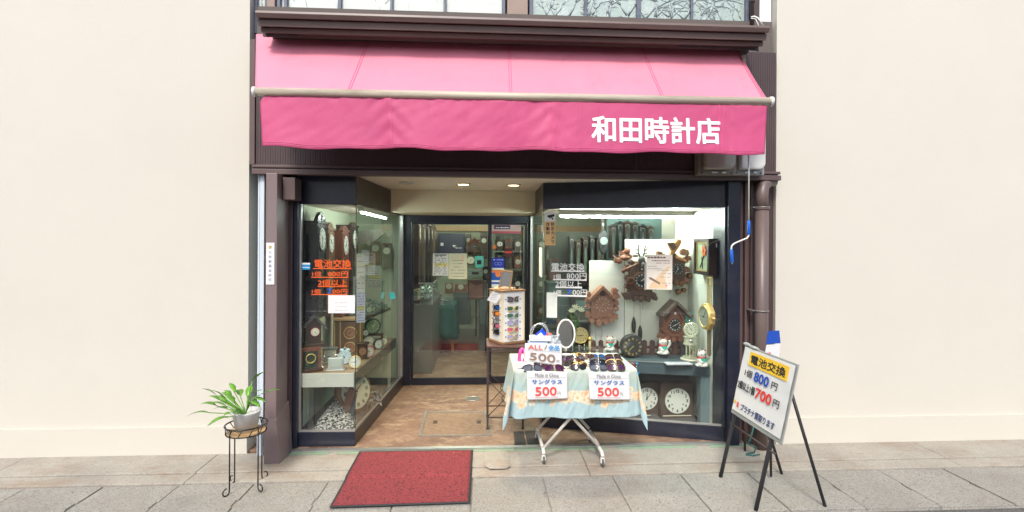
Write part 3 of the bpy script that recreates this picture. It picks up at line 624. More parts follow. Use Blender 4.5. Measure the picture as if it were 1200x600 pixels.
mb = MB(); q = (p1 - p0).normalized(); mb.tube([p1 - q * .005, p1 + q * .012], .033, 14); build(mb, 'end_cap', white, aw); mb = MB(); mb.tube([p0 - q * .012, p0 + q * .005], .033, 14); build(mb, 'end_cap', white, aw)
vt0, vt1 = P(304.5, 112, YA - .005), P(899, 124, YA - .005); vb0, vb1 = P(308, 172.5, YA - .03), P(896, 181, YA - .03)
seams = [.243, .56, 0.905]
def f_val(u, v):
    p = lerp(lerp(vt0, vt1, u), lerp(vb0, vb1, u), v); amp = 1.0
    w = 0
    for s_ in seams:
        d = abs(u - s_); a_ = math.exp(-(d / .035) ** 2)
        w += a_ * .003 * math.sin((v * 16 - d * 160 + 1)) * math.sin(math.pi * v) ** .5 + .004 * math.exp(-(d / .012) ** 2)
    w += .009 * math.sin(u * 21 + 1) * v + .006 * math.sin(u * 47) * v * v
    w += .008 * mnoise.noise(V((u * 12, v * 1.2, 1))) + .0022 * mnoise.noise(V((u * 40 + v * 5, v * 4, 5)))
    top = math.exp(-v / .12); w += .006 * top * mnoise.noise(V((u * 60, v * 3, 8)))
    if .62 < u < .93: w *= .45
    dz = (.006 * math.sin(u * 23 + 2) + .004 * math.sin(u * 51)) * v
    if u < .02 and v < .12: p = p + V((.03 * (1 - v / .12) * (1 - u / .02), 0, 0))
    return p + V((0, -w, dz))
mb = MB(); mb.grid(f_val, 300, 34); va = build(mb, 'valance', pink_val, aw, solid=.002)
mb = MB()
for hv in (.925, .955): mb.tube([f_val(i / 200, hv) + V((0, -.0025, 0)) for i in range(201)], .0012, 4)
for s_ in seams:
    for o_ in (-.0045, .0045): mb.tube([f_val(s_ + o_, i / 24) + V((0, -.0028, 0)) for i in range(25)], .0013, 4)
build(mb, 'hem_stitch', seamm, va)
# lettering follows the cloth
vs, fs = glyphs('和田時計店')
la, lb = P(693, 150, YA - .02), P(844, 150, YA - .02); lt, lbm = P(768, 136.5, YA - .02), P(768, 168.5, YA - .02)
def onval(x, z):
    # invert roughly: u by x, v by z
    u = (x - vt0.x) / (vt1.x - vt0.x); 
    for _ in range(3):
        a = lerp(vt0, vt1, u); b_ = lerp(vb0, vb1, u); v = (z - a.z) / (b_.z - a.z); xx = lerp(a, b_, v).x; u += (x - xx) / (vt1.x - vt0.x)
    return f_val(u, v)
base_sl = (P(844, 154, YA).z - P(693, 151, YA).z)
mb = MB(); bd_ = .0048
for k in range(10):
    ox, oz = bd_ * math.cos(2 * math.pi * k / 10), bd_ * math.sin(2 * math.pi * k / 10); pts = []
    for (gx, gz) in vs:
        x_ = la.x + bd_ + (lb.x - la.x - 2 * bd_) * gx + ox; z_ = lbm.z + bd_ + (lt.z - lbm.z - 2 * bd_) * gz + (gx - .5) * base_sl + oz; p = onval(x_, z_); pts.append((x_, p.y - .0035 - .00012 * k, z_))
    mb.add(pts, fs)
le = build(mb, 'lettering', ink_white, va)
# folding arms behind the valance
mb = MB(); 
for px_, s_ in ((330, 1), (850, -1)):
    a = P(px_, 95, 3.84); b_ = P(px_ + 20 * s_, 118, 3.6); c_ = P(px_ + 4 * s_, 118, YA + .03)
    m2 = MB(); m2.tube([a, b_, c_], .013, 8); build(m2, 'folding_arm', bar_m, aw)
m2 = MB(); a = P(871, 66, 3.72); 
for k in range(4): m2.ell((a.x + .004 * k, a.y - .0, a.z - .02 * k), (.018 - .002 * k, .013, .02))
build(m2, 'gear_bracket', mat('greasy_metal', (.25, .19, .15), .5, metal=.4, var=.5, vs=30), aw, flip=True)
# ---------------------------------------------------------------- awning crank
Yc_ = 3.52
cr = thing('awning_crank', 'hanging metal awning crank with two blue grips beside the drainpipe', 'crank', P(877, 200, Yc_))
mb = MB(); mb.tube([P(877.5, 150, Yc_), P(877.5, 262, Yc_)], .0055, 8); mb.tube([P(877.5, 262, Yc_), P(877.5, 276, Yc_), P(875.5, 279, Yc_), P(861, 285, Yc_ - .02), P(857.5, 288, Yc_ - .02), P(857, 293, Yc_ - .02), P(858, 309.5, Yc_ - .02)], .0058, 10)
build(mb, 'rod', mat('chrome_rod', (.72, .70, .64), .3, metal=.6), cr)
blueg = mat('blue_grip', (0.0, .12, .62), .4)
for p0, p1 in ((P(877.5, 258.5, Yc_), P(877.5, 275, Yc_)), (P(857, 292, Yc_ - .02), P(858, 308, Yc_ - .02))):
    mb = MB(); mb.tube([p0, lerp(p0, p1, .03), lerp(p0, p1, .97), p1], [.008, .0105, .0105, .008], 12); build(mb, 'grip', blueg, cr)
# ---------------------------------------------------------------- meter boxes under the valance
for (a, b_, lab, cm) in ((823, 866, 'beige round cornered electricity meter box under the awning valance', (.42, .37, .30)), (864.5, 901, 'pale grey meter box at the end of the valance beside the beige one', (.62, .63, .62))):
    Ym = 3.70; it = thing('meter_box', lab, 'meter box', P(a, 204, Ym), None)
    x0_, x1_ = P(a, 190, Ym).x, P(b_, 190, Ym).x; zb_, zt_ = P(a, 203.5, Ym).z, P(a, 130, Ym).z
    bm_ = mat('meter_plate_' + str(a), tuple(x * .55 for x in cm), .5, dirt=.3); cm_ = mat('meter_cover_' + str(a), cm, .25, coat=.5)
    mb = MB(); mb.box(x0_, x1_, Ym + .06, 3.845, zb_, zt_); build(mb, 'back_plate', bm_, it, bevel=.006)
    mb = MB(); w_ = x1_ - x0_; zc_ = zb_ + .035; r_ = .05; pts = []
    for cx, cz, a0 in ((x1_ - .02 - r_, zc_ + r_, -90), (x1_ - .02 - r_, zt_ - r_, 0), (x0_ + .03 + r_, zt_ - r_, 90), (x0_ + .03 + r_ * .4, zc_ + r_ * .4, 180)):
        rr_ = r_ if cx > x0_ + .06 or cz > zc_ + .05 else r_ * .4
        for k in range(7): an = rad(a0 + 15 * k); pts.append((cx + rr_ * math.cos(an), cz + rr_ * math.sin(an)))
    m2 = MB(V((0, 0, 0)), V((1, 0, 0)), V((0, 0, 1)), V((0, -1, 0))); m2.prism(pts, -(Ym + .06), -Ym); cv = build(m2, 'cover', cm_, it, bevel=.012)
    for xs in (x0_ + .02, x1_ - .03): m2 = MB(V((xs, Ym + .058, zb_ + .015)), V((1, 0, 0)), V((0, 0, 1)), V((0, -1, 0))); m2.disc((0, 0), .006, 0, .006, 10); build(m2, 'screw', black, it)
    m2 = MB(); m2.box(x0_ + w_ * .35, x0_ + w_ * .5, Ym + .05, Ym + .06, zb_ + .012, zb_ + .024); m2.box(x0_ + w_ * .62, x0_ + w_ * .74, Ym + .05, Ym + .06, zb_ + .012, zb_ + .024); build(m2, 'latch', alum, it)
    m2 = MB(V((x1_ - .055, Ym - .001, zc_ + .035)), V((1, 0, 0)), V((0, 0, 1)), V((0, -1, 0))); m2.ring((0, 0, 0), .008, .0015, 16, ry=.005); build(m2, 'stamp', ink_white, it)
# ---------------------------------------------------------------- drainpipe
Yp = 3.84; px0 = P(892, 400, Yp).x; rp = .049
dpip = thing('drainpipe', 'thick brown downpipe beside the cuckoo clock window', 'downpipe', (px0, Yp, 0.02))
pipem = mat('brown_pipe', (.135, .098, .09), .4, var=.15, vs=3, dirt=.4, dcol=(.2, .15, .13), stretch=(1, 1, .4))
z1 = P(892, 244, Yp).z
mb = MB(); mb.tube([(px0, Yp, .02), (px0, Yp, z1)], rp, 24); mb.tube([(px0, Yp, z1 - .01), (px0, Yp, z1 + .11), (px0 + .02, Yp + .02, z1 + .17), (px0 + .07, Yp + .05, z1 + .21), (px0 + .13, Yp + .07, z1 + .22)], rp * .93, 24); build(mb, 'pipe', pipem, dpip)
mb = MB(); mb.tube([(px0, Yp, z1 - .012), (px0, Yp, z1 + .012)], rp + .006, 24); build(mb, 'collar', pipem, dpip, bevel=.002)
for py in (243, 364):
    zz = P(892, py, Yp).z - (.0 if py != 243 else .0); mb = MB(); mb.tube([(px0, Yp, zz - .004), (px0, Yp, zz + .004)], rp + .007, 24); mb.box(px0 - rp - .025, px0 - rp, Yp - .006, Yp + .1, zz - .004, zz + .004); build(mb, 'clamp', mat('clamp_metal', (.26, .24, .22), .45, metal=.4, dirt=.4), dpip)
hose = mat('green_hose', (.01, .13, .11), .4)
c0 = G(884, 520); mb = MB()
pp = [P(884, 494, 3.78), P(882, 505, 3.76), P(879, 515, 3.74), P(876, 519, 3.74), P(880, 522, 3.75), P(886, 524, 3.7), P(884, 530, 3.72), P(876, 532, 3.74), P(874, 535, 3.72), P(882, 537, 3.7), P(890, 535, 3.72)]
mb.tube([V((p.x, p.y, max(p.z, .02))) for p in pp], .006, 7); build(mb, 'garden_hose', hose, label='thin green hose looped on the ground at the foot of the downpipe', cat='hose')
mb = MB(); x_ = P(873, 500, 3.8).x; mb.tube([(x_, 3.8, .01), (x_, 3.8, .5)], .009, 8); build(mb, 'ground_pipe', iron, label='thin rusty pipe standing at the foot of the brown cladding', cat='pipe')
# ---------------------------------------------------------------- plates on the pillar
it = Item('registration_plate', 'narrow white plate with gold star and blue print on the brown pillar', 'plate', 316.5, 334, pl.y - .001)
mb = it.mb(); (a, b_), (c_, d_) = it.l(312, 284.5), it.l(321.5, 333.5); mb.box(a, c_, d_, b_, 0, .004); it.part('plate', mb, paper, bevel=.001)
mb = it.mb(); sx, sz = it.l(316.6, 289.5); r_ = 2.6 * it.s; mb.prism([(sx + r_ * (1 if k % 2 == 0 else .5) * math.sin(math.pi * k / 5), sz + r_ * (1 if k % 2 == 0 else .5) * math.cos(math.pi * k / 5)) for k in range(10)], .004, .0055); it.part('star', mb, gold)
mb = it.mb(); y_ = 294.
for i, ch in enumerate('公安委員会許可'):
    (a, b_), (c_, d_) = it.l(314.9, y_), it.l(318.4, y_ + 3.1); mb.text(ch, a, c_, d_, b_, .0048); y_ += 5.4
it.part('print', mb, mat('dark_blue_print', (.03, .06, .16), .6))
jx = P(328, 290, 3.8).x
mb = MB(); p0, p1 = P(326.5, 286, 3.86), P(329.3, 292, 3.86); mb.box(p0.x, p1.x, 3.93, 3.955, p1.z, p0.z)
st = build(mb, 'push_plate', paper, bevel=.002, label='small white and red push plate on the shaded side of the brown pillar', cat='push plate')
mb = MB(); cx = (p0.x + p1.x) / 2; cz = (p0.z + p1.z) / 2; mb.box(cx - .006, cx + .006, 3.926, 3.93, cz - .009, cz + .009); build(mb, 'button', red_p, st)
# ---------------------------------------------------------------- plant stand and plant at the left wall
ps = thing('plant_stand', 'black wire plant stand with curled feet against the white corner trim', 'plant stand', (P(309, 500, 3.4).x - .118, 3.42, 0))
pc = V((P(309, 500, 3.4).x - .118, 3.42, 0)); zt_ = P(300, 499, 3.38).z
mb = MB()
for k in range(4):
    an = rad(-30 + 90 * k); d_ = V((math.cos(an), math.sin(an), 0)); o_ = pc + d_ * .115
    m2 = MB(); f = [V((o_.x, o_.y, zt_ + .0)), V((o_.x, o_.y, zt_ * .5)), V((o_.x, o_.y, .035))]
    cpts = [V((o_.x, o_.y, .035))] + [V((o_.x, o_.y, .025)) + d_ * (.022 - .022 * math.cos(rad(a_))) + V((0, 0, -.022 * math.sin(rad(a_)))) for a_ in range(20, 300, 20)]
    m2.tube(f + cpts, .0042, 7); build(m2, 'leg', black, ps)
m2 = MB(); m2.ring((pc.x, pc.y, zt_), .125, .005, 32); m2.ring((pc.x, pc.y, zt_ - .05), .118, .004, 32)
for k in range(12): an = rad(30 * k); m2.tube([(pc.x + .12 * math.cos(an), pc.y + .12 * math.sin(an), zt_ - .05), (pc.x + .125 * math.cos(an + .25), pc.y + .125 * math.sin(an + .25), zt_)], .003, 5)
build(m2, 'rim', black, ps)
m2 = MB(); m2.disc((pc.x, pc.y), .115, zt_ - .055, zt_ - .045); build(m2, 'tray', wood_l, ps)
pt = thing('potted_plant', 'broad leaved green plant in a pot on the black wire stand', 'plant', (pc.x, pc.y, zt_ - .04))
m2 = MB(V((pc.x, pc.y, zt_ - .044))); m2.lathe([(.001, 0), (.06, 0), (.085, .12), (.09, .13), (.082, .13), (.075, .11)], ax=2); build(m2, 'pot', mat('white_pot', (.6, .6, .57), .5), pt)
leafm = mat('leaf_green', (.12, .30, .03), .35, var=.45, vs=12); 
rr = random.Random(12)
def leaf_geo(mb, base, dirv, ln, wd, droop):
    dirv = dirv.normalized(); side = dirv.cross(UZ).normalized(); n_ = 9; vs = []; 
    for i in range(n_ + 1):
        t = i / n_; c_ = base + dirv * ln * t + UZ * (droop * ln * (t - t * t * 1.6)); w_ = wd * (math.sin(math.pi * min(1, t * 1.02 + .02)) ** .8) * (1 - t * .45)
        vs += [c_ - side * w_ + UZ * w_ * .25, c_, c_ + side * w_ + UZ * w_ * .25]
    mb.add([tuple(v) for v in vs], [(i * 3 + j, i * 3 + j + 1, i * 3 + j + 4, i * 3 + j + 3) for i in range(n_) for j in (0, 1)], True)
m2 = MB(); ms = MB(); top = V((pc.x, pc.y, zt_ + .1))
specs = [(P(304, 463, 3.4), P(328, 454.5, 3.4)), (P(298, 466, 3.42), P(311, 470, 3.4)), (P(296, 446, 3.45), P(312, 433, 3.4)), (P(294, 462, 3.4), P(307, 456, 3.38)), (P(294, 470, 3.4), P(305, 476, 3.35))]
for a, b_ in specs:
    m2 = MB(); leaf_geo(m2, a, b_ - a, (b_ - a).length * 1.05, .026, .15); build(m2, 'leaf', leafm, pt, solid=.0008); ms.tube([V((pc.x, pc.y, zt_ + .08)), lerp(V((pc.x, pc.y, zt_ + .12)), a, .6) + V((0, 0, .01)), a], .003, 5)
for k in range(24):
    an = rr.uniform(0, 6.28); el = rr.uniform(-.1, .9); d_ = V((math.cos(an) * math.cos(el) - .35, math.sin(an) * math.cos(el), math.sin(el))); b0 = V((pc.x - .02, pc.y, zt_ + .08)) + d_ * rr.uniform(.07, .16)
    if b0.x + d_.x * .1 > P(301, 450, 3.5).x: continue
    m2 = MB(); leaf_geo(m2, b0, d_, rr.uniform(.09, .14), rr.uniform(.02, .03), .25); build(m2, 'leaf', leafm, pt, solid=.0008); ms.tube([V((pc.x, pc.y, zt_ + .06)), b0], .003, 5)
m2 = MB(); m2.disc((pc.x, pc.y), .075, zt_ + .05, zt_ + .062); build(m2, 'soil', mat('soil', (.03, .02, .014), .95, bump=.8, bs=80), pt); build(ms, 'stem', leafm, pt)
# ---------------------------------------------------------------- entrance mat
c4 = [G(386, 597, 0), G(551, 591.5, 0), G(554.5, 528, .02), G(421, 530, .02)]
mt = thing('entrance_mat', 'red flecked entrance mat with black rubber edge lying before the shop door', 'mat', V(c4[0]))
def bil(u, v): return lerp(lerp(c4[0], c4[1], u), lerp(c4[3], c4[2], u), v)
ym_ = [0, .008, .018, .028]
def f_mat(u, v):
    p = bil(u, v); zz = .008 if p.y < 3.47 else (.008 + (p.y - 3.47) / .03 * .012 if p.y < 3.5 else .02 if p.y < 3.9 else .022)
    if p.y > YT - .03: zz = .022 + min(1, (p.y - YT + .03) / .02) * .014
    return V((p.x, p.y, zz + .004))
mb = MB(); mb.grid(lambda u, v: f_mat(.016 + .968 * u, .02 + .96 * v) + V((0, 0, .003)), 40, 80); build(mb, 'pile', mat_red, mt, solid=.004)
mb = MB(); mb.grid(f_mat, 40, 80); build(mb, 'rubber_border', rubber, mt, solid=.004)
# ---------------------------------------------------------------- A-board by the downpipe
mm = Matrix.Identity(3)
lf = G(842, 559); ln_ = G(883, 598); Yfar, Ynear = lf.y, ln_.y

tf = P(875, 405, Yfar); sl_ = (tf.x - lf.x) / tf.z
ab = thing('pavement_sign', 'tilted handwritten white sign with yellow heading on black legs by the downpipe', 'sign', (lf.x, (Yfar + Ynear) / 2, 0))
vv = (tf - V((lf.x, Yfar, 0))).normalized(); uu = V((ln_.x - lf.x, ln_.y - lf.y, 0)).normalized(); 
nn_ = uu.cross(vv).normalized()
if nn_.x > 0: nn_ = -nn_
class Fr: pass
def onsign(px, py):
    d = ray(px, py); o_ = V((lf.x, lf.y, 0)); t = (o_ - CAM).dot(nn_) / d.dot(nn_); p = CAM + d * t - o_; return (p.dot(uu), p.dot(vv))
A0, A1 = onsign(873.5, 405), onsign(858, 481)
ub = -.02; W_ = .56; vb_, vt_ = onsign(858, 482)[1], onsign(874, 404)[1]
def smb(): return MB(V((lf.x, lf.y, 0)), uu, vv, nn_)
mb = smb(); mb.box(ub, W_, vb_ - .012, vt_, -.008, 0); build(mb, 'board', mat('weathered_board', (.3, .31, .29), .7, var=.3, dirt=.5), ab, bevel=.004)
mb = smb(); mb.grid(lambda u, v: (ub + .015 + (W_ - ub - .03) * u, vb_ + .018 + (vt_ - vb_ - .03) * v, .002 + .003 * (1 + mnoise.noise(V((u * 5, v * 5, 2))))), 40, 30); sh = build(mb, 'paper_sheet', mat('sign_paper', (.74, .74, .71), .5, var=.05, dirt=.15, dcol=(.6, .58, .52)), ab)
def sl(px, py): return onsign(px, py)
H_ = vt_ - vb_; W0 = ub
def tx(name, s_, u0, u1, v0, v1, m, bold=.02, line=False):
    mb = smb(); mb.text(s_, W0 + u0, W0 + u1, vb_ + H_ * v0, vb_ + H_ * v1, .011, bold)
    if line: mb.box(W0 + u0, W0 + u1 + .02, vb_ + H_ * v0 - .008, vb_ + H_ * v0 - .005, .0105, .0112)
    return build(mb, name, m, sh)
mb = smb(); mb.box(W0 + .10, W0 + .52, vb_ + H_ * .745, vb_ + H_ * .935, .008, .010); build(mb, 'yellow_label', yellow, sh)
tx('heading', '電池交換', .12, .50, .775, .905, ink, .035)
tx('count_text', '1個', .085, .17, .575, .68, ink); tx('price_text', '800', .195, .36, .56, .70, ink_blue, .05); tx('yen_text', '円', .39, .45, .575, .67, ink)
tx('count_text', '2個以上1個', .03, .235, .37, .49, ink, .03); tx('price_text', '700', .245, .42, .355, .50, ink_red, .05); tx('yen_text', '円', .44, .50, .37, .47, ink)
tx('buying_text', 'プラチナ買取ります', .12, .50, .09, .19, mat('navy_ink', (.02, .04, .15), .6), .03)
mb = smb(); mb.disc((W0 + .04, vb_ + H_ * .17), .011, .0105, .0112, 12); build(mb, 'yellow_mark', yellow, sh)
tx('red_mark', '金', .065, .095, .11, .19, ink_red, .04)
for (q, nm) in ((lf, 'f'), (ln_, 'n')):
    mb = MB(); top = V((q.x, q.y, 0)) + vv * (vb_ + .06) - nn_ * -.0 ; mb.tube([V((q.x, q.y, .0)) + (-nn_) * .014, V((q.x, q.y, 0)) + vv * (vt_ - .05) + (-nn_) * .022], .0125, 10); build(mb, 'leg', mat('black_pipe', (.03, .03, .033), .5, var=.3, dirt=.3, dcol=(.12, .11, .1)), ab)
    mb = MB(); foot = V((q.x + .46, q.y + .02, 0)); mb.tube([foot, V((q.x, q.y, 0)) + vv * (vt_ - .1) + (-nn_) * .03], .010, 8); build(mb, 'rear_leg', MATS['black_pipe'], ab)
mb = smb(); zr = onsign(856, 497)[1]; mb.tube([(0 - .03, zr, -.02), (.5, zr, -.02)], .007, 8); build(mb, 'cross_bar', iron, ab)
mb = smb(); mb.ell((.0, vt_ + .004, -.002), (.05, .014, .012)); mb.ell((.09, vt_ + .0, -.002), (.06, .012, .014)); build(mb, 'tape_roll', mat('crumpled_tape', (.35, .37, .34), .5, var=.4, vs=30, bump=.6, bs=60), ab)
# second little placard behind the A-board
it = Item('price_placard', 'small white placard with blue and red marks sticking up behind the tilted sign', 'placard', 900, 430, 3.35, rot=rad(15))
mb = it.mb(); mb.prism(it.pts((892, 428), (897.5, 404), (918, 404), (914, 432)), 0, .004); it.part('card', mb, paper)
mb = it.mb(); mb.box(*[it.l(897, 0)[0], it.l(903, 0)[0]], it.l(0, 420)[1], it.l(0, 413)[1], .004, .0052); it.part('red_block', mb, ink_red)
mb = it.mb(); mb.prism(it.pts((897, 403), (899.5, 388), (916, 388), (918, 403)), 0, .004); it.part('blue_top', mb, ink_blue)
mb = it.mb(); mb.tube(it.pts3((905, 430, -.01), (906, 500, -.01), (907, 560, -.01)), .008, 8); it.part('post', mb, MATS['black_pipe'])
# ================================================================ clock building blocks (frame: a right, b up, c to the viewer)
ROM = ['XII', 'I', 'II', 'III', 'IV', 'V', 'VI', 'VII', 'VIII', 'IX', 'X', 'XI']
def dial(root, mk, ca, cb, r, c0, face, inkm, hands=(10, 9), style='ticks', rim=None, rimw=.12, hm=None, thick=.006):
    """mk() gives a MB in the thing's frame; the dial is a part, its numerals and hands sub-parts"""
    mb = mk(); mb.disc((ca, cb), r, c0, c0 + thick, 36); d = build(mb, 'dial', face, root); cf = c0 + thick + .0006
    if rim:
        mb = mk(); mb.ring((ca, cb, c0 + thick * .6), r * (1 + rimw * .4), r * rimw * .6, 36, k=8); build(mb, 'dial_rim', rim, d)
    mb = mk()
    for k in range(12):
        an = rad(90 - 30 * k); R_ = r * .78
        x, y = ca + R_ * math.cos(an), cb + R_ * math.sin(an)
        if style == 'arabic':
            s_ = str(12 if k == 0 else k); h = r * .25; w_ = h * (.62 if len(s_) == 1 else 1.05); w_ = h * .3 if s_ == '1' else w_
            mb.text(s_, x - w_ / 2, x + w_ / 2, y - h / 2, y + h / 2, cf, .05)
        else:
            dx, dy = math.cos(an), math.sin(an); n_ = 1 if style == 'ticks' else {0: 3, 1: 1, 2: 2, 3: 3, 4: 3, 5: 2, 6: 3, 7: 4, 8: 4, 9: 3, 10: 2, 11: 3}[k]
            for q in range(n_):
                o_ = (q - (n_ - 1) / 2) * r * .07; L0, L1 = (r * .66, r * .88); t_ = r * (.035 if style == 'ticks' else .02)
                if style == 'ticks': L0 = r * (.72)
                px_, py_ = -dy, dx
                mb.add([(ca + dx * L0 + px_ * (o_ - t_), cb + dy * L0 + py_ * (o_ - t_), cf), (ca + dx * L1 + px_ * (o_ - t_), cb + dy * L1 + py_ * (o_ - t_), cf),
                        (ca + dx * L1 + px_ * (o_ + t_), cb + dy * L1 + py_ * (o_ + t_), cf), (ca + dx * L0 + px_ * (o_ + t_), cb + dy * L0 + py_ * (o_ + t_), cf)], [(0, 1, 2, 3)])
    build(mb, 'numerals', inkm, d)
    if hands is None: return d
    mb = mk(); h, mi = hands
    for val, ln, w_ in ((h / 12 + mi / 720, .5, .055), (mi / 60, .74, .035)):
        an = math.pi / 2 - 2 * math.pi * val; dx, dy = math.cos(an), math.sin(an); px_, py_ = -dy * w_ * r, dx * w_ * r
        mb.prism([(ca - dx * r * .12 - px_, cb - dy * r * .12 - py_), (ca + dx * r * ln - px_ * .3, cb + dy * r * ln - py_ * .3), (ca + dx * r * ln + px_ * .3, cb + dy * r * ln + py_ * .3), (ca - dx * r * .12 + px_, cb - dy * r * .12 + py_)], cf + .001, cf + .0025)
    mb.disc((ca, cb), r * .06, cf + .001, cf + .004, 12); build(mb, 'hand', hm or inkm, d)
    return d
def wallclock(name, label, org, rot, w, h, dp, body, face=dial_w, rdial=.085, crest=0, group=None, door=True, base=0.0, style='roman', pend=True):
    """tall pendulum wall clock; org = centre bottom of its back; frame a right b up c front"""
    u = V((math.cos(rot), math.sin(rot), 0)); n = V((math.sin(rot), -math.cos(rot), 0)); mk = lambda: MB(V(org), u, UZ, n)
    t = thing(name, label, 'wall clock', org, group)
    mb = mk(); mb.box(-w / 2, w / 2, 0, h, 0, dp); mb.box(-w / 2 - .012, w / 2 + .012, h, h + .02, 0, dp + .012); mb.box(-w / 2 - .01, w / 2 + .01, -.02, 0, 0, dp + .01)
    build(mb, 'case', body, t, bevel=.003)
    if crest:
        mb = mk(); c_ = crest; pts = [(-w / 2, h + .021), (w / 2, h + .021)] + [(w / 2 * math.cos(a_) ** 1 * (.98 - .25 * math.sin(a_)), h + .021 + c_ * math.sin(a_) ** 1.5) for a_ in [i * math.pi / 12 for i in range(1, 12)]]
        mb.prism(pts, dp - .03, dp); mb.ring((0, h + .021 + c_ * .42, dp), c_ * .25, c_ * .07, 16, k=6); build(mb, 'crest', body, t, bevel=.002)
    cy = h - rdial * 1.35
    mb = mk(); fw = w * .42
    mb.box(-w / 2 + .01, -w / 2 + .03, .02, h - .02, dp, dp + .008); mb.box(w / 2 - .03, w / 2 - .01, .02, h - .02, dp, dp + .008); mb.box(-w / 2 + .03, w / 2 - .03, h - .035, h - .02, dp, dp + .008); mb.box(-w / 2 + .03, w / 2 - .03, .02, .035, dp, dp + .008); mb.box(-w / 2 + .03, w / 2 - .03, cy - rdial * 1.3, cy - rdial * 1.15, dp, dp + .007)
    build(mb, 'door', body, t, bevel=.002)
    dial(t, mk, 0, cy, rdial, dp + .001, face, ink, (R.randint(1, 11), R.randint(0, 59)), style, rim=body, rimw=.16)
    if pend:
        mb = mk(); mb.box(-.002, .002, cy - rdial * 2.6, cy - rdial * 1.3, dp + .002, dp + .004); mb.disc((0, cy - rdial * 2.75), rdial * .3, dp + .002, dp + .008, 20); build(mb, 'pendulum', mat('dull_brass', (.25, .19, .09), .4, metal=.6), t)
    return t
def tableclock(name, label, px, py, Y, rpx, face, rim, rot=0, style='ticks', inkm=None, feet=True, bell=False, z=None, group=None, cat='alarm clock', depth=.045, body=None):
    it = Item(name, label, cat, px, py, Y, group, rot); r = rpx * it.s; cb = r * 1.18
    mb = it.mb(); mb.lathe([(r * .8, 0), (r * 1.05, .004), (r * 1.08, depth * .5), (r * 1.1, depth)], (0, cb, -depth), 2, 32); it.part('case', mb, body or rim)
    mb = it.mb(); mb.ring((0, cb, 0), r * 1.04, r * .09, 36); it.part('bezel', mb, rim)
    dial(it.root, it.mb, 0, cb, r * .97, -.003, face, inkm or ink, (R.randint(1, 11), R.randint(0, 59)), style, thick=.004)
    if feet:
        for s_ in (-1, 1): mb = it.mb(); mb.tube([(s_ * r * .55, cb - r * .9, -depth * .5), (s_ * r * .75, .001, -depth * .3)], r * .09, 8); it.part('foot', mb, rim)
    if bell:
        for s_ in (-1, 1): mb = it.mb(); mb.ell((s_ * r * .5, cb + r * 1.15, -depth * .5), (r * .38, r * .25, r * .38)); it.part('bell', mb, rim)
        mb = it.mb(); mb.ring((0, cb + r * 1.15, -depth * .5), r * .35, r * .05, 20, ry=r * .35); it.part('bell_handle', mb, rim)
    return it
def boxclock(name, label, px, py, Y, wpx, hpx, rpx, body, face, dy=None, rot=0, cap=None, cat='mantel clock', depth=.08, style='ticks', inkm=None, rim=None, base=True, group=None):
    """px,py = bottom centre of the front"""
    it = Item(name, label, cat, px, py, Y, group, rot); s_ = it.s; w, h, r = wpx * s_, hpx * s_, rpx * s_
    mb = it.mb(); mb.box(-w / 2, w / 2, .012 if base else 0, h, -depth, 0); it.part('case', mb, body, bevel=.004)
    if base: mb = it.mb(); mb.box(-w / 2 - .012, w / 2 + .012, 0, .0115, -depth - .01, .012); it.part('plinth', mb, body, bevel=.003)
    if cap: mb = it.mb(); mb.box(-w / 2 - .012, w / 2 + .012, h + .0005, h + .014, -depth - .01, .012); it.part('top', mb, cap, bevel=.003)
    if r > 0: dial(it.root, it.mb, 0, h * .55 if dy is None else dy * s_, r, .0005, face, inkm or ink, (R.randint(1, 11), R.randint(0, 59)), style, rim=rim)
    return it
# ================================================================ left display window: shelf and clocks
zS = .575
sh_m = mat('cream_shelf', (.50, .50, .44), .5, var=.08, dirt=.2, dcol=(.35, .33, .27))
lsh = thing('display_shelf', 'cream edged wooden shelf carrying small clocks in the alarm clock window', 'shelf', (XL, B.y, .1))
Bs = B + V((-.02, .05, 0)); Cs = lerp(B, C, .93) + V((-.05, 0, 0)); Bs0 = V((XL + .01, B.y + .05, 0))
mb = MB(); mb.prism([(Bs0.x, Bs0.y + .002), (Bs.x - .002, Bs.y + .002), (Cs.x - .002, Cs.y), (XL + .01, Cs.y)], zS - .02, zS); build(mb, 'shelf_top', mat('shelf_wood', (.30, .21, .13), .6, var=.2, vs=8, dirt=.3), lsh)
mb = MB(); mb.box(Bs0.x, Bs.x, Bs.y - .014, Bs.y, zS - .10, zS + .006); build(mb, 'front_board', sh_m, lsh, bevel=.002)
mb = MB(); seg(mb, Bs, Cs, zS - .09, zS + .004, .015); build(mb, 'side_board', mat('grey_shelf_edge', (.16, .16, .15), .4, metal=.4), lsh, bevel=.002)
for q in ((P(398, 450, 4.5).x, 4.5), (P(391, 450, 4.2).x - .3, 4.25), (P(455, 420, 5.2).x, 5.25)):
    mb = MB(); mb.box(q[0] - .012, q[0] + .012, q[1] - .012, q[1] + .012, .125, zS - .02); build(mb, 'leg', cream_p, lsh)
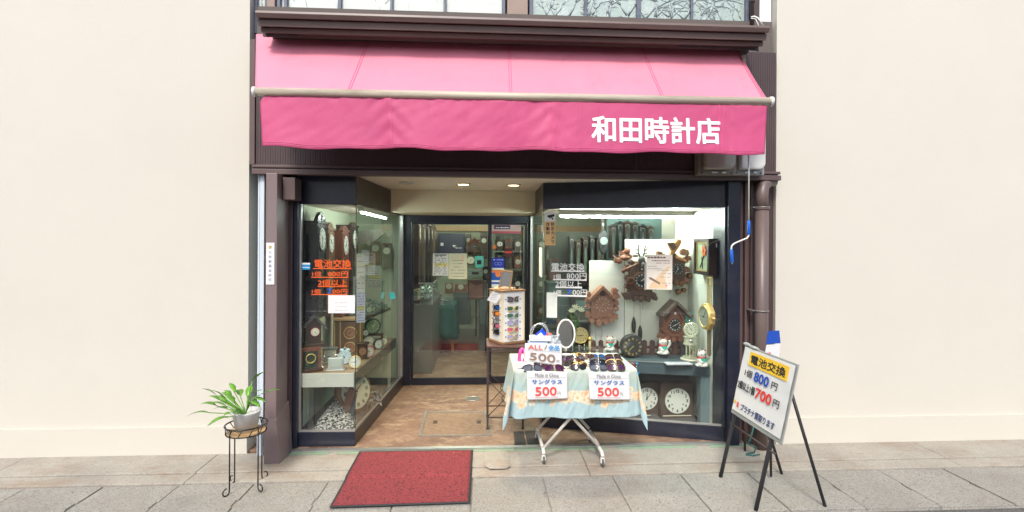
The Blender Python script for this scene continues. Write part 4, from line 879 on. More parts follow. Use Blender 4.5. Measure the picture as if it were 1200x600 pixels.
# clocks hanging along the side wall, dials turned to the entrance
def sidewall(label, y0, w, zt, h, proud, body, face=dial_w, crest=0, xw=None, r=.09):
    return wallclock('pendulum_clock', label, V((xw if xw is not None else XL, y0 + w / 2, zt - h)), rad(90), w, h, proud, body, face, r, crest, 'pendulum wall clocks inside the display window')
zt1 = P(358, 262, 4.2).z
black_w = mat('blackened_wood', (.014, .014, .017), .3, var=.3, vs=12, coat=.3)
sidewall('black pendulum wall clock with arched carved crest nearest the street in the window', P(364, 300, 4.1).y + .03, .235, zt1, .74, .11, black_w, crest=.075)
z2 = P(384, 270, 4.45).z
sidewall('light brown pendulum wall clock between the black and the red wooden clocks', 4.395, .18, z2, .6, .115, wood_m, crest=.05, r=.08)
z3 = P(398, 272, 4.8).z
sidewall('red brown pendulum wall clock with arched top, third along the window wall', 4.72, .23, z3, .75, .145, wood_r, crest=.04)
sidewall('very dark pendulum wall clock hanging behind the red brown one', 5.05, .28, P(408, 266, 5.1).z, .85, .14, wood_d, crest=.03)
mb = MB(); q = P(389, 300, 4.55); mb.box(q.x - .008, q.x + .008, 4.55, 4.57, zS, 1.62); build(mb, 'cream_pole', cream_p, label='thin cream pole standing on the shelf among the wall clocks', cat='pole')
# upper decoration inside: narrow ventilation grille strip
vg = Item('wall_vent', 'long beige vent panel high on the wall of the alarm clock window', 'vent', 360, 248, 5.55)
mb = vg.mb(); (a, b_), (c_, d_) = vg.l(362, 240), vg.l(415, 250); mb.box(a, c_, d_ - .02, b_, 0, .02); vg.part('panel', mb, mat('beige_panel', (.55, .48, .40), .6))
for a_, c_ in ((364, 380), (394, 411)):
    mb = vg.mb(); mb.box(vg.l(a_, 0)[0], vg.l(c_, 0)[0], vg.l(0, 246)[1], vg.l(0, 241)[1], .021, .024); vg.part('grille', mb, inkg)
# --- house shaped clock on top of a mantel clock
mc = boxclock('mantel_clock', 'red brown mantel clock with dark glass door, carrying the house shaped clock', 364, 436.5, 4.10, 24, 29, 0, wood_r, dial_b, rot=rad(28), depth=.13)
mb = mc.mb(); s_ = mc.s; mb.box(-.055, .055, .03, .165, .001, .004); mc.part('glass_door', mb, mat('dark_glass', (.03, .035, .03), .1), bevel=.002)
mb = mc.mb(); mb.ring((0, .11, .005), .035, .004, 24); mc.part('dial_ring', mb, gold)
mb = mc.mb(); mb.box(-.09, .09, .012, .026, -.14, .018); mc.part('moulding', mb, wood_d, bevel=.003)
it = Item('house_clock', 'dark chalet shaped clock with a red winged figure standing on the mantel clock', 'table clock', 368, 406, 4.14, None, rad(25))
mb = it.mb(); mb.prism(it.pts((359, 404), (376, 404), (376, 382), (367.5, 372), (359, 382)), -.09, 0); it.part('body', mb, wood_d, bevel=.003)
mb = it.mb(); mb.prism(it.pts((352, 385), (367.5, 368), (383, 385), (382, 388), (367.5, 373), (353, 388)), -.11, .02); it.part('roof', mb, mat('grey_shingle', (.06, .055, .055), .7, bump=.5), bevel=.002)
mb = it.mb(); mb.prism(it.pts((354, 406.5), (382, 406.5), (379, 402.5), (357, 402.5)), -.10, .03); it.part('plinth', mb, wood_d, bevel=.003)
dial(it.root, it.mb, *it.l(369, 389), 4.6 * it.s, .001, dial_c, ink, (4, 25), rim=red_p)
mb = MB(); a = P(352, 362, 4.35); b_ = P(366, 405, 4.35); mb.box(a.x, b_.x, 4.35, 4.36, b_.z - .01, a.z); build(mb, 'backing_card', paper, label='white card standing behind the chalet shaped clock', cat='card', bevel=.002)
# --- shelf clocks
boxclock('mantel_clock', 'cream square table clock with grey top, behind the silver clock', 386, 426, 4.34, 13, 16, 5.4, cream_p, dial_c, cap=mat('grey_top', (.16, .17, .15), .5), rot=rad(8), depth=.06)
tableclock('alarm_clock', 'pale blue round twin bell alarm clock behind the silver clock', 403.5, 427, 4.33, 7.0, mat('pale_blue_dial', (.55, .68, .72), .4), mat('pale_blue_enamel', (.45, .60, .66), .3), rot=rad(6), bell=True)
sc_ = boxclock('travel_clock', 'brushed silver square travel clock at the front of the shelf', 393, 434.5, 4.13, 17, 15, 0, mat('brushed_silver', (.50, .52, .50), .35, metal=.3, var=.1), dial_w, rot=rad(6), depth=.04, cat='travel clock')
mb = sc_.mb(); mb.tube([(-.02, .112, -.02), (-.015, .122, -.02), (.015, .122, -.02), (.02, .112, -.02)], .004, 8); sc_.part('handle', mb, silver)
mb = sc_.mb(); mb.box(-.045, .045, .03, .095, .001, .003); sc_.part('face_panel', mb, mat('grey_green_panel', (.42, .47, .42), .3), bevel=.001)
tableclock('alarm_clock', 'gold rimmed round clock with plain white dial beside the glass corner', 416, 432, 4.19, 6.6, dial_w, gold, rot=rad(10), depth=.03)
rg = boxclock('regulator_clock', 'tall light wood clock with two copper dials, one over the other', 407, 417, 4.72, 33, 40, 0, wood_m, dial_g, rot=rad(8), depth=.12, cat='regulator clock')
for a_ in (392, 398.5, 421): mb = rg.mb(); x_ = rg.l(a_, 0)[0]; mb.box(x_, x_ + .009, .015, .31, .001, .008); rg.part('brass_strip', mb, gold)
dial(rg.root, rg.mb, rg.l(410, 0)[0], rg.l(0, 390)[1], 6.6 * rg.s, .001, copper, ink, (8, 8), 'roman', rim=gold); dial(rg.root, rg.mb, rg.l(410, 0)[0], rg.l(0, 407)[1], 5.8 * rg.s, .001, copper, ink, (1, 40), 'ticks', rim=gold)
mb = rg.mb(); mb.box(-.14, .14, .315, .335, -.13, .02); rg.part('top', mb, wood_l, bevel=.003)
boxclock('mantel_clock', 'small dark wooden mantel clock with copper dial beside the red alarm clock', 425, 421, 4.52, 11, 17, 4.2, wood_d, copper, rot=rad(15), cap=wood_d, depth=.06)
tableclock('alarm_clock', 'bright red oval alarm clock on the shelf by the side glass', 432.5, 419, 4.62, 6.0, dial_w, red_p, rot=rad(35), bell=False, depth=.04)
tableclock('alarm_clock', 'large grey rimmed round clock behind the red alarm clock', 432.5, 410, 4.96, 7.2, dial_c, mat('grey_enamel', (.18, .19, .17), .4), rot=rad(30), style='roman')
tableclock('alarm_clock', 'small black alarm clock with white dial behind the red one', 444, 409.5, 4.95, 5.2, dial_w, black, rot=rad(35), style='arabic')
tableclock('alarm_clock', 'cream and brown alarm clock furthest back on the shelf', 450, 405, 5.1, 4.2, dial_c, wood_m, rot=rad(40))
tr2 = thing('clock_stand', 'dark red lacquered step stand carrying a green dial clock', 'stand', P(437, 398, 5.1)); q = P(437, 396, 5.15)
mb = MB(); mb.box(q.x - .11, q.x + .11, 5.08, 5.2, zS + .002, zS + .02); mb.box(q.x - .1, q.x + .1, 5.10, 5.18, zS + .10, zS + .115); build(mb, 'step', mat('lacquer', (.08, .02, .02), .3), tr2, bevel=.002)
for s_ in (-.09, .09): mb = MB(); mb.box(q.x + s_ - .006, q.x + s_ + .006, 5.12, 5.16, zS + .02, zS + .1); build(mb, 'support', MATS['lacquer'], tr2)
tableclock('alarm_clock', 'dark clock with green glowing dial on the red lacquered stand', 437, 392, 5.12, 8.2, mat('green_dial', (.22, .30, .16), .3), mat('dark_bezel', (.05, .06, .05), .3), rot=rad(25), feet=True, style='ticks', inkm=ink_white)
tableclock('alarm_clock', 'tiny white dial clock in black case beside the green dial clock', 428.5, 394, 5.08, 3.4, dial_w, black, rot=rad(20))
mb = MB(); q = P(376, 431, 4.2)
vz = Item('silver_trophy', 'small silver figure trophy on the shelf beside the red brown mantel clock', 'trophy', 376.5, 431, 4.2)
mb = vz.mb(); mb.lathe([(.03, 0), (.03, .008), (.012, .014), (.006, .03), (.01, .045), (.006, .06)], ax=1, n=16); vz.part('foot', mb, silver)
mb = vz.mb(); mb.ell((0, .075, 0), (.022, .014, .014)); mb.ell((.018, .088, 0), (.012, .01, .01)); mb.ell((-.02, .07, 0), (.014, .006, .006)); vz.part('figure', mb, silver)
# --- under the shelf: pebbles, leaning board, leaning wall clock
peb = mat('white_pebble', (.48, .47, .43), .7, var=.2, vs=30)
mb = MB(); rr = random.Random(21); c0 = P(392, 498, 4.3)
for k in range(520):
    a_ = rr.uniform(0, 6.28); d_ = rr.random() ** .6; x_ = c0.x + .0 + math.cos(a_) * d_ * .13; y_ = 4.32 + math.sin(a_) * d_ * .2
    hz = .125 + max(0, .17 * (1 - d_)) * rr.uniform(.6, 1); s_ = rr.uniform(.007, .013)
    mb2 = [(x_ + s_ * rr.uniform(.7, 1.2) * sx, y_ + s_ * rr.uniform(.7, 1.2) * sy, hz + s_ * .8 * sz) for sx, sy, sz in ((1, 0, 0), (-1, 0, 0), (0, 1, 0), (0, -1, 0), (0, 0, 1), (0, 0, -1))]
    mb.add(mb2, [(0, 2, 4), (2, 1, 4), (1, 3, 4), (3, 0, 4), (2, 0, 5), (1, 2, 5), (3, 1, 5), (0, 3, 5)])
for k in range(90):
    x_ = rr.uniform(c0.x - .1, B.x - .06); y_ = rr.uniform(B.y + .08, B.y + .3); hz = .128; s_ = rr.uniform(.006, .011)
    mb.add([(x_ + s_ * sx, y_ + s_ * sy, hz + s_ * .8 * sz) for sx, sy, sz in ((1, 0, 0), (-1, 0, 0), (0, 1, 0), (0, -1, 0), (0, 0, 1), (0, 0, -1))], [(0, 2, 4), (2, 1, 4), (1, 3, 4), (3, 0, 4), (2, 0, 5), (1, 2, 5), (3, 1, 5), (0, 3, 5)])
build(mb, 'white_gravel', peb, kind='stuff', label='heap of white pebbles on the floor of the alarm clock window')
bd = Item('wooden_board', 'reddish wooden board leaning beside the big fallen clock under the shelf', 'board', 403, 494, 4.35)
mb = bd.mb(); mb.prism(bd.pts((398, 489), (406, 492), (416, 458), (408, 455)), -.03, 0); bd.part('board', mb, mat('pink_wood', (.30, .15, .10), .6, var=.2), bevel=.003)
mb = bd.mb(); mb.prism(bd.pts((404, 494), (411, 494), (417, 462), (412, 464)), -.06, -.035); bd.part('edge_strip', mb, inkg)
un = V((math.cos(rad(55)), math.sin(rad(55)), 0)); org = P(421, 500, 4.45); n0 = V((math.sin(rad(55)), -math.cos(rad(55)), 0)); ln2 = rad(14)
vv2 = (UZ * math.cos(ln2) - n0 * math.sin(ln2)); n2 = n0 * math.cos(ln2) + UZ * math.sin(ln2); org.z = .13
big = thing('fallen_clock', 'large round wooden clock leaning under the shelf with a white dial', 'wall clock', org)
mk = lambda: MB(org, un, vv2, n2)
mb = mk(); mb.lathe([(.12, 0), (.185, .0), (.19, .02), (.18, .04), (.15, .05)], (0, .19, -.05), 2, 40); build(mb, 'case', wood_m, big)
dial(big, mk, 0, .19, .15, .0, dial_c, ink, (1, 52), 'roman')
for k, (px_, py_) in enumerate(((436, 470), (440, 474), (431, 480))):
    it = Item('crumpled_wrap', ['torn sheet of clear wrapping under the shelf behind the fallen clock', 'folded white wrapping standing on edge under the shelf', 'small ball of crumpled wrapping nearest the fallen clock'][k], 'wrapping', px_, py_, onplane(px_, py_, B, C).y + .16)
    mb = it.mb(); rr = random.Random(k + 40); mb.grid(lambda u, v: ((u - .5) * .10 + rr.uniform(-.012, .012), v * .09 + rr.uniform(-.01, .01), rr.uniform(-.03, .03)), 7, 7, False); it.part('sheet', mb, mat('clear_wrap', (.34, .32, .27), .2), solid=.0015)
# --- upper glass counter seen through the side glass: jewellery heap and papers
ct = thing('jewellery_tray', 'dark shelf heaped with glittering beads behind the side glass', 'tray', P(445, 370, 5.2))
ta, tb_ = P(419, 368, 4.75), P(469, 368, 5.45); zt_ = P(445, 368, 5.0).z
mb = MB(); mb.prism([(ta.x - .25, 4.75), (B.x - .1, 4.75), (Cs.x - .06, 5.5), (ta.x - .25, 5.5)], zt_ - .025, zt_); build(mb, 'board', wood_d, ct)
bead = mat('bead_glass', (.30, .38, .33), .2, var=.9, vs=60, metal=.3); mb = MB(); rr = random.Random(33)
for k in range(900):
    x_ = rr.uniform(ta.x - .1, Cs.x - .08); y_ = rr.uniform(4.8, 5.45); 
    if x_ > B.x - .12 + (Cs.x + .05 - B.x) * (y_ - 4.75) / .75: continue
    h_ = zt_ + rr.random() ** 1.5 * .11 * (.6 + .4 * math.sin(x_ * 9)); s_ = rr.uniform(.005, .014)
    mb.add([(x_ + s_ * sx * rr.uniform(.5, 1.6), y_ + s_ * sy, h_ + s_ * .8 * sz) for sx, sy, sz in ((1, 0, 0), (-1, 0, 0), (0, 1, 0), (0, -1, 0), (0, 0, 1), (0, 0, -1))], [(0, 2, 4), (2, 1, 4), (1, 3, 4), (3, 0, 4), (2, 0, 5), (1, 2, 5), (3, 1, 5), (0, 3, 5)])
build(mb, 'bead_heap', bead, ct, kind='stuff')
cards = [(411.5 + 8, 341, 5.1, 11, 34, (.52, .52, .45), 'tall cream price card standing left of the jewellery heap'), (439, 324, 5.15, 15, 26, (.42, .46, .40), 'printed notice sheet with yellow band behind the side glass')]
for i, (px_, py_, Y_, w_, h_, c_, lab) in enumerate(cards):
    it = Item('notice_card', lab, 'notice', px_, py_ + h_ / 2, Y_); s_ = it.s; m_ = mat('card_%d' % i, c_, .6)
    mb = it.mb(); mb.box(-w_ / 2 * s_, w_ / 2 * s_, 0, h_ * s_, 0, .004); it.part('sheet', mb, m_)
    mb = it.mb(); [mb.scrib(-w_ * .4 * s_, w_ * .4 * s_, h_ * s_ * (k + .6) / 9, 1.3 * s_, .0048, k) for k in range(8)]; it.part('print', mb, inkg)
    if i == 1: mb = it.mb(); mb.box(-w_ * .45 * s_, w_ * .45 * s_, h_ * s_ * .42, h_ * s_ * .55, .0042, .0046); it.part('yellow_band', mb, mat('dull_yellow', (.55, .48, .10), .6))
it = Item('price_tag', 'small turquoise price tag stuck over the bead heap', 'tag', 459.5, 347, 5.0, rot=rad(10)); mb = it.mb(); mb.prism(it.pts((455.5, 343), (462, 342.5), (464, 349.5), (458, 351)), 0, .003); it.part('card', mb, mat('turq', (.05, .45, .50), .5))
it = Item('banana_charm', 'yellow crescent shaped charm lying on the bead heap', 'charm', 437, 363, 4.92); mb = it.mb(); mb.tube([(-.014, -.006, .0), (-.004, -.002, .004), (.008, .008, .004), (.013, .02, 0)], [.002, .006, .006, .002], 8); it.part('charm', mb, mat('charm_yellow', (.8, .6, .02), .4))
for i, (px_, py_, w_, h_, lab, m_) in enumerate(((428, 302, 9, 17, 'white rectangular clock hanging in the back of the alarm clock window', white), (440, 296, 12, 26, 'brown wooden clock case hanging beside the white one at the back', wood_m), (453, 300, 12, 30, 'dark wooden clock case hanging nearest the door at the back', wood_d))):
    sc2 = boxclock('hanging_clock', lab, px_, py_ + h_ / 2, 5.5, w_, h_, min(w_, h_) * .33, m_, dial_c, dy=h_ * .7, depth=.08, base=False, cat='wall clock', rot=rad(15))
it = Item('canopy_shade', 'striped grey fabric canopy hanging over the back of the alarm clock window', 'canopy', 435, 275, 5.4)
mb = it.mb(); mb.prism(it.pts((417, 272), (447, 268), (452, 273), (440, 283), (417, 285)), -.02, .05); it.part('cloth', mb, mat('stripe_cloth', (.22, .20, .17), .8, var=.6, vs=14, stretch=(6, 1, 1)), bevel=.004)
# --- vinyl lettering and papers on the front glass of the left window
gA, gB = A + V((.04, .02, 0)), B + V((-.003, .02, 0))
def glassfr(a, b_, off):
    e = (b_ - a); e.z = 0; e.normalize(); n = V((e.y, -e.x, 0)); 
    if n.y > 0: n = -n
    o_ = V((a.x, a.y, 0)) + n * off; u = e if e.x > 0 else -e
    return o_, u, n
class Pane:
    def __init__(s, a, b_, off=.002): s.a, s.b, s.off = a, b_, off; s.O, s.u, s.n = glassfr(a, b_, off)
    def mb(s): return MB(s.O, s.u, UZ, s.n)
    def l(s, px, py): p = onplane(px, py, s.a, s.b, s.off) - s.O; return (p.dot(s.u), p.z)
    def rect(s, mb, x0, y0, x1, y1, c0=0, c1=.001):
        a, b_ = s.l(x0, y1); c_, d_ = s.l(x1, y0); mb.box(a, c_, b_, d_, c0, c1); return mb
    def text(s, mb, t, x0, y0, x1, y1, c=.0005, bold=.02):
        a, b_ = s.l(x0, y1); c_, d_ = s.l(x1, y0); return mb.text(t, a, c_, b_, d_, c, bold)
def battery_sign(pane, m, name, label, dx, dy, lines, underl):
    t = thing(name, label, 'window lettering', onplane(lines[0][1] , lines[0][2], pane.a, pane.b, pane.off))
    for (s_, x0, y0, x1, y1, mm, nm) in lines:
        mb = pane.mb(); pane.text(mb, s_, x0, y0, x1, y1, bold=.016 if y1 - y0 > 8 else .006); build(mb, nm, mm, t)
    for (x0, x1, y) in underl: mb = pane.mb(); pane.rect(mb, x0, y, x1, y + .8); build(mb, 'underline', m, t)
pL = Pane(gA, gB)
battery_sign(pL, ink_orange, 'window_lettering', 'orange battery exchange price lettering on the window glass', 0, 0,
  [('電池交換', 368.5, 304, 411.5, 313.8, ink_orange, 'heading'), ('1個', 366, 318.2, 376, 324, ink_orange, 'count_text'), ('800円', 384.5, 318.2, 408, 324, ink_orange, 'price_text'), ('2個以上', 372.5, 327.6, 407, 335, ink_orange, 'count_text'),
   ('1個', 365.5, 338.8, 375.5, 344.3, ink_orange, 'count_text'), ('7', 383.2, 338.5, 388.8, 344.3, ink_cobalt, 'blue_digit'), ('00円', 389.6, 338.8, 407, 344.3, ink_orange, 'price_text')],
  [(367, 412, 314.4), (364.5, 408, 324.6), (372.5, 407, 335.4), (365, 407, 344.8)])
def poster(name, label, pane, x0, y0, x1, y1, m, rows=0, seed=0, cat='poster', th=.001, inset=.12, pm=None, rh=1.2, y_from=None):
    t = thing(name, label, cat, onplane((x0 + x1) / 2, y1, pane.a, pane.b, pane.off)); mb = pane.mb(); pane.rect(mb, x0, y0, x1, y1, 0, th); build(mb, 'sheet', m, t)
    if rows:
        mb = pane.mb(); rr = random.Random(seed); 
        for k in range(rows):
            yy = (y_from or y0) + (y1 - (y_from or y0)) * (k + .7) / (rows + .4); ins = (x1 - x0) * (inset + rr.uniform(0, .12)); a, b_ = pane.l(x0 + ins, yy); c_, _ = pane.l(x1 - ins, yy); mb.scrib(a, c_, b_, rh * 4.2 / F, th + .0004, seed * 31 + k)
        build(mb, 'print', pm or inkg, t)
    return t
poster('white_notice', 'blank looking white notice taped under the orange lettering', pL, 384.5, 346, 416, 367, paper, 3, 3, 'notice', inset=.22, rh=.7, y_from=352, pm=mat('faint_ink', (.45, .42, .42), .6))
t = poster('round_sticker', 'small blue and white sticker on the glass beside the orange lettering', pL, 353, 308, 363.5, 316, ink_lblue, 0, 0, 'sticker')
mb = pL.mb(); pL.rect(mb, 353, 308, 363.5, 310, .0011, .0015); pL.rect(mb, 354, 313, 363, 313.8, .0011, .0015); build(mb, 'white_band', paper, t)
qA, qB = B + V((-.004, .02, 0)), C + V((-.012, 0, 0)); pS = Pane(qA, qB, .004)
class PaneS(Pane):
    pass
def sidepaper(name, label, pts, m, cat='notice', rows=0, seed=1, band=None):
    t = thing(name, label, cat, onplane(pts[0][0], pts[2][1], pS.a, pS.b, pS.off)); L_ = [pS.l(*p) for p in pts]; mb = pS.mb(); mb.prism(L_, 0, .001); build(mb, 'sheet', m, t)
    x0 = min(p[0] for p in L_); x1 = max(p[0] for p in L_); z0 = min(p[1] for p in L_); z1 = max(p[1] for p in L_)
    if rows:
        mb = pS.mb()
        for k in range(rows): mb.scrib(x0 + (x1 - x0) * .15, x1 - (x1 - x0) * .15, z0 + (z1 - z0) * (k + .8) / (rows + 1), .008, .0014, seed * 13 + k)
        build(mb, 'print', inkg, t)
    if band: mb = pS.mb(); mb.box(x0 + (x1 - x0) * .08, x1 - (x1 - x0) * .08, z0 + (z1 - z0) * band[0], z0 + (z1 - z0) * band[1], .0011, .0013); build(mb, 'yellow_band', mat('pale_yellow', (.75, .68, .25), .6), t)
    return t
for nm_, lab, x0_, y0_, x1_, y1_, m_, rows_, yb_ in (('long_notice', 'long cream paper strip behind the side glass above the lilac leaflet', 418, 298, 427.5, 342.5, mat('cream_paper', (.74, .72, .62), .6), 7, None),
        ('lilac_leaflet', 'lilac printed leaflet with yellow band hanging below the long cream strip', 418, 343, 427.5, 378, mat('lilac_paper', (.68, .66, .80), .6), 11, (.40, .56))):
    it = Item(nm_, lab, 'notice', (x0_ + x1_) / 2, y1_, 4.30, rot=rad(12)); (a_, b0_), (c_, d_) = it.l(x0_, y1_), it.l(x1_, y0_)
    mb = it.mb(); mb.box(a_, c_, 0, d_, 0, .002); it.part('sheet', mb, m_)
    mb = it.mb(); [mb.scrib(a_ + .008, c_ - .008, d_ * (k + .6) / rows_, .007, .0026, k + rows_) for k in range(rows_)]; it.part('print', mb, inkg)
    if yb_: mb = it.mb(); mb.box(a_ + .004, c_ - .004, d_ * yb_[0], d_ * yb_[1], .0021, .0024); it.part('yellow_band', mb, mat('pale_yellow', (.75, .68, .25), .6))
# ================================================================ right display window
pR = Pane(gD, gE)
yb = YR - .02
# pale display boards
bdm = mat('display_board', (.84, .85, .72), .7, var=.04, dirt=.08)
bdm2 = mat('display_board_white', (.84, .84, .76), .7, var=.04, dirt=.08)
def board(name, label, x0, y0, x1, y1, Y, m, th=.012):
    mb = MB(); a, b_ = P(x0, y1, Y), P(x1, y0, Y); mb.box(a.x, b_.x, Y, Y + th, a.z, b_.z); return build(mb, name, m, label=label, cat='display board', bevel=.002)
board('display_board', 'large pale green board behind the cuckoo clocks', 732, 281, 818, 428, yb, bdm)
board('display_board', 'narrower pale board behind the leaf carved chalet clock', 690, 305.5, 731.6, 428, yb + .006, bdm2)
# shelf table
st = thing('shelf_table', 'blue grey table carrying cats and clocks inside the cuckoo clock window', 'table', P(760, 497, 4.3))
ta, tb_ = P(655, 425, 4.42), P(833, 434, 4.2); zT = .575
mb = MB(); mb.prism([(ta.x, 4.50), (tb_.x, 4.22), (tb_.x, YR - .04), (ta.x, YR - .04)], zT - .02, zT); build(mb, 'top', bluegrey, st, bevel=.003)
mb = MB(); seg(mb, V((ta.x, 4.50, 0)), V((tb_.x, 4.22, 0)), zT - .10, zT - .022, .03, -.002); build(mb, 'apron', bluegrey, st, bevel=.003)
mb = MB(); seg(mb, V((ta.x, 4.497, 0)), V((tb_.x, 4.217, 0)), zT + .001, zT + .005, .012); build(mb, 'edge_strip', alum, st)
for q in ((P(821, 470, 4.24).x, P(832, 470, 4.24).x, 4.24), (P(660, 470, 4.5).x, P(668, 470, 4.5).x, 4.5)):
    mb = MB(); mb.box(q[0], q[1], q[2], q[2] + .07, .05, zT - .022); build(mb, 'leg', mat('bluegrey_leg', (.16, .22, .24), .5, var=.1), st, bevel=.003)
# back cloth below the table
mb = MB(); mb.box(P(640, 470, 4.66).x, P(818, 470, 4.66).x, 4.665, 4.69, .05, zT - .03); build(mb, 'back_panel', mat('dull_panel', (.10, .12, .115), .7, var=.1), label='dull grey panel closing the space behind the two school clocks', cat='panel')
# school clocks under the table
dkb = mat('school_wood', (.085, .055, .042), .45, var=.2, vs=10, stretch=(3, 3, .6))
def school(label, cx, cy, r, x0, x1, Y, hands, slot):
    it = Item('school_clock', label, 'wall clock', cx, 491.5, Y); mb = it.mb(); (a, _), (b_, _) = it.l(x0, 0), it.l(x1, 0); top = it.l(0, 449)[1]; mb.box(a, b_, 0, top, -.07, 0); it.part('case', mb, dkb, bevel=.006)
    mb = it.mb(); mb.box(a + .01, b_ - .01, top - .012, top - .004, .001, .004); it.part('moulding', mb, dkb)
    dial(it.root, it.mb, *it.l(cx, cy), r * it.s, .002, dial_w, ink, hands, 'arabic', rim=mat('thin_rim', (.25, .22, .18), .4), rimw=.05)
    ca, cb = it.l(cx, cy)
    mb = it.mb()
    for s_ in (-1, 1): mb.disc((ca + s_ * r * .45 * it.s, cb - r * .28 * it.s), .006, .0085, .0095, 12)
    it.part('winding_hole', mb, ink)
    mb = it.mb()
    if slot: mb.box(*[it.l(cx - 9, 0)[0], it.l(cx + 12, 0)[0]], .028, .045, .001, .003); it.part('name_strip', mb, mat('plate_grey', (.13, .13, .12), .4)); mb = it.mb(); mb.box(it.l(cx - 4, 0)[0], it.l(cx + 5, 0)[0], .032, .041, .0035, .0045); it.part('label', mb, dial_c)
    else: mb.box(a + .02, b_ - .02, .03, .038, .001, .003); it.part('glass_lip', mb, dial_c)
    return it
school('square cased school clock showing ten past twelve beside the tablecloth', 757.5, 467, 12.8, 742, 772, 4.52, (12, 6), True)
school('square cased school clock without hands visible next to the table leg', 793.5, 469.5, 14.6, 774, 813, 4.45, None, False)
# hanger hooks
# round black clock
rc = Item('black_round_clock', 'thick round black clock with gold numerals standing before the picket fence', 'wall clock', 741.5, 419.5, 4.46); r_ = 13.2 * rc.s; c_ = r_
mb = rc.mb(); mb.lathe([(r_ * .9, 0), (r_ * 1.02, .005), (r_ * 1.05, .05), (r_ * .99, .075), (r_ * .90, .072)], (0, c_, -.075), 2, 44); rc.part('case', mb, mat('pewter_case', (.035, .036, .036), .4, metal=.3, var=.3))
dial(rc.root, rc.mb, 0, c_, r_ * .9, -.006, mat('pewter_dial', (.045, .045, .042), .35, metal=.3, var=.4), gold, (7, 37), 'roman', hm=gold)
# picket fence
pf = thing('picket_fence', 'miniature brown picket fence on the table behind the cats', 'fence', P(750, 420, 4.62)); fm = mat('fence_brown', (.085, .035, .028), .5, var=.2)
Yq = 4.62
for px_ in [697, 706, 715, 724, 733, 757, 766, 775, 784, 793, 802]:
    i2 = Item.__new__(Item); a = P(px_ - 2.8, 0, Yq).x; b_ = P(px_ + 2.8, 0, Yq).x; zb_, zt_ = zT + .001, P(px_, 400, Yq).z
    mb = MB(V((0, 0, 0)), V((1, 0, 0)), UZ, V((0, -1, 0))); xm = (a + b_) / 2; mb.prism([(a, zb_), (b_, zb_), (b_, zt_), (xm + .010, zt_ + .012), (xm, zt_ + .016), (xm - .010, zt_ + .012), (a, zt_)], -Yq, -Yq + .012); build(mb, 'picket', fm, pf, bevel=.002)
for py in (407, 416): mb = MB(); mb.box(P(695, 0, Yq).x, P(804, 0, Yq).x, Yq + .001, Yq + .01, P(750, py + 1.6, Yq).z, P(750, py - 1.4, Yq).z); build(mb, 'rail', fm, pf)
# lucky cats
def cat_(label, px, py, Y, h, arm=1):
    it = Item('cat_figurine', label, 'cat figurine', px, py, Y, 'white beckoning cat figurines'); H = h * it.s; cp = mat('porcelain', (.72, .72, .66), .25, coat=.6, var=.06)
    mb = it.mb()
    mb.ell((0, H * .10, 0), (H * .36, H * .10, H * .30)); mb.ell((0, H * .32, 0), (H * .27, H * .28, H * .24)); mb.ell((0, H * .68, .0), (H * .25, H * .20, H * .2)); mb.ell((-H * .16, H * .16, H * .18), (H * .1, H * .12, H * .1)); mb.ell((H * .16, H * .16, H * .18), (H * .1, H * .12, H * .1))
    mb.tube([(arm * H * .22, H * .4, H * .02), (arm * H * .33, H * .52, H * .06), (arm * H * .36, H * .70, H * .08), (arm * H * .31, H * .80, H * .1)], [H * .09, H * .08, H * .07, H * .075], 10)
    mb.tube([(-arm * H * .2, H * .42, H * .1), (-arm * H * .14, H * .30, H * .22), (-arm * H * .04, H * .30, H * .25)], [H * .08, H * .07, H * .065], 10)
    for s_ in (-1, 1): mb.lathe([(H * .085, 0), (H * .055, H * .08), (.001, H * .17)], (s_ * H * .15, H * .80, 0), 1, 8)
    bo = it.part('body', mb, cp); md = bo.modifiers.new('r', 'REMESH'); md.mode = 'VOXEL'; md.voxel_size = H * .025; md.use_smooth_shade = True
    mb = it.mb()
    for s_ in (-1, 1): mb.lathe([(H * .055, 0), (.001, H * .11)], (s_ * H * .15, H * .845, H * .03), 1, 8)
    it.part('inner_ear', mb, red_p)
    mb = it.mb()
    for s_ in (-1, 1): mb.ell((s_ * H * .09, H * .70, H * .185), (H * .035, H * .03, H * .02), 8, 5)
    it.part('eye', mb, ink)
    mb = it.mb(); mb.ell((0, H * .655, H * .2), (H * .02, H * .012, H * .01), 8, 5); it.part('nose', mb, red_p)
    mb = it.mb(); mb.ring((0, H * .52, 0), H * .21, H * .035, 24, (0, 2), 8); it.part('collar', mb, red_p)
    mb = it.mb(); mb.prism([(-H * .17, H * .5), (H * .17, H * .5), (H * .1, H * .38), (0, H * .33), (-H * .1, H * .38)], H * .245, H * .27); it.part('bib', mb, mat('green_bib', (.02, .55, .40), .4))
    return it
cat_('white beckoning cat figurine standing left of the round black clock', 714.5, 411, 4.60, 19)
cat_('white beckoning cat figurine between the round black clock and the ornate white clock', 777, 415.5, 4.50, 21)
cat_('white beckoning cat figurine at the corner of the blue grey table', 822.5, 430, 4.27, 22)
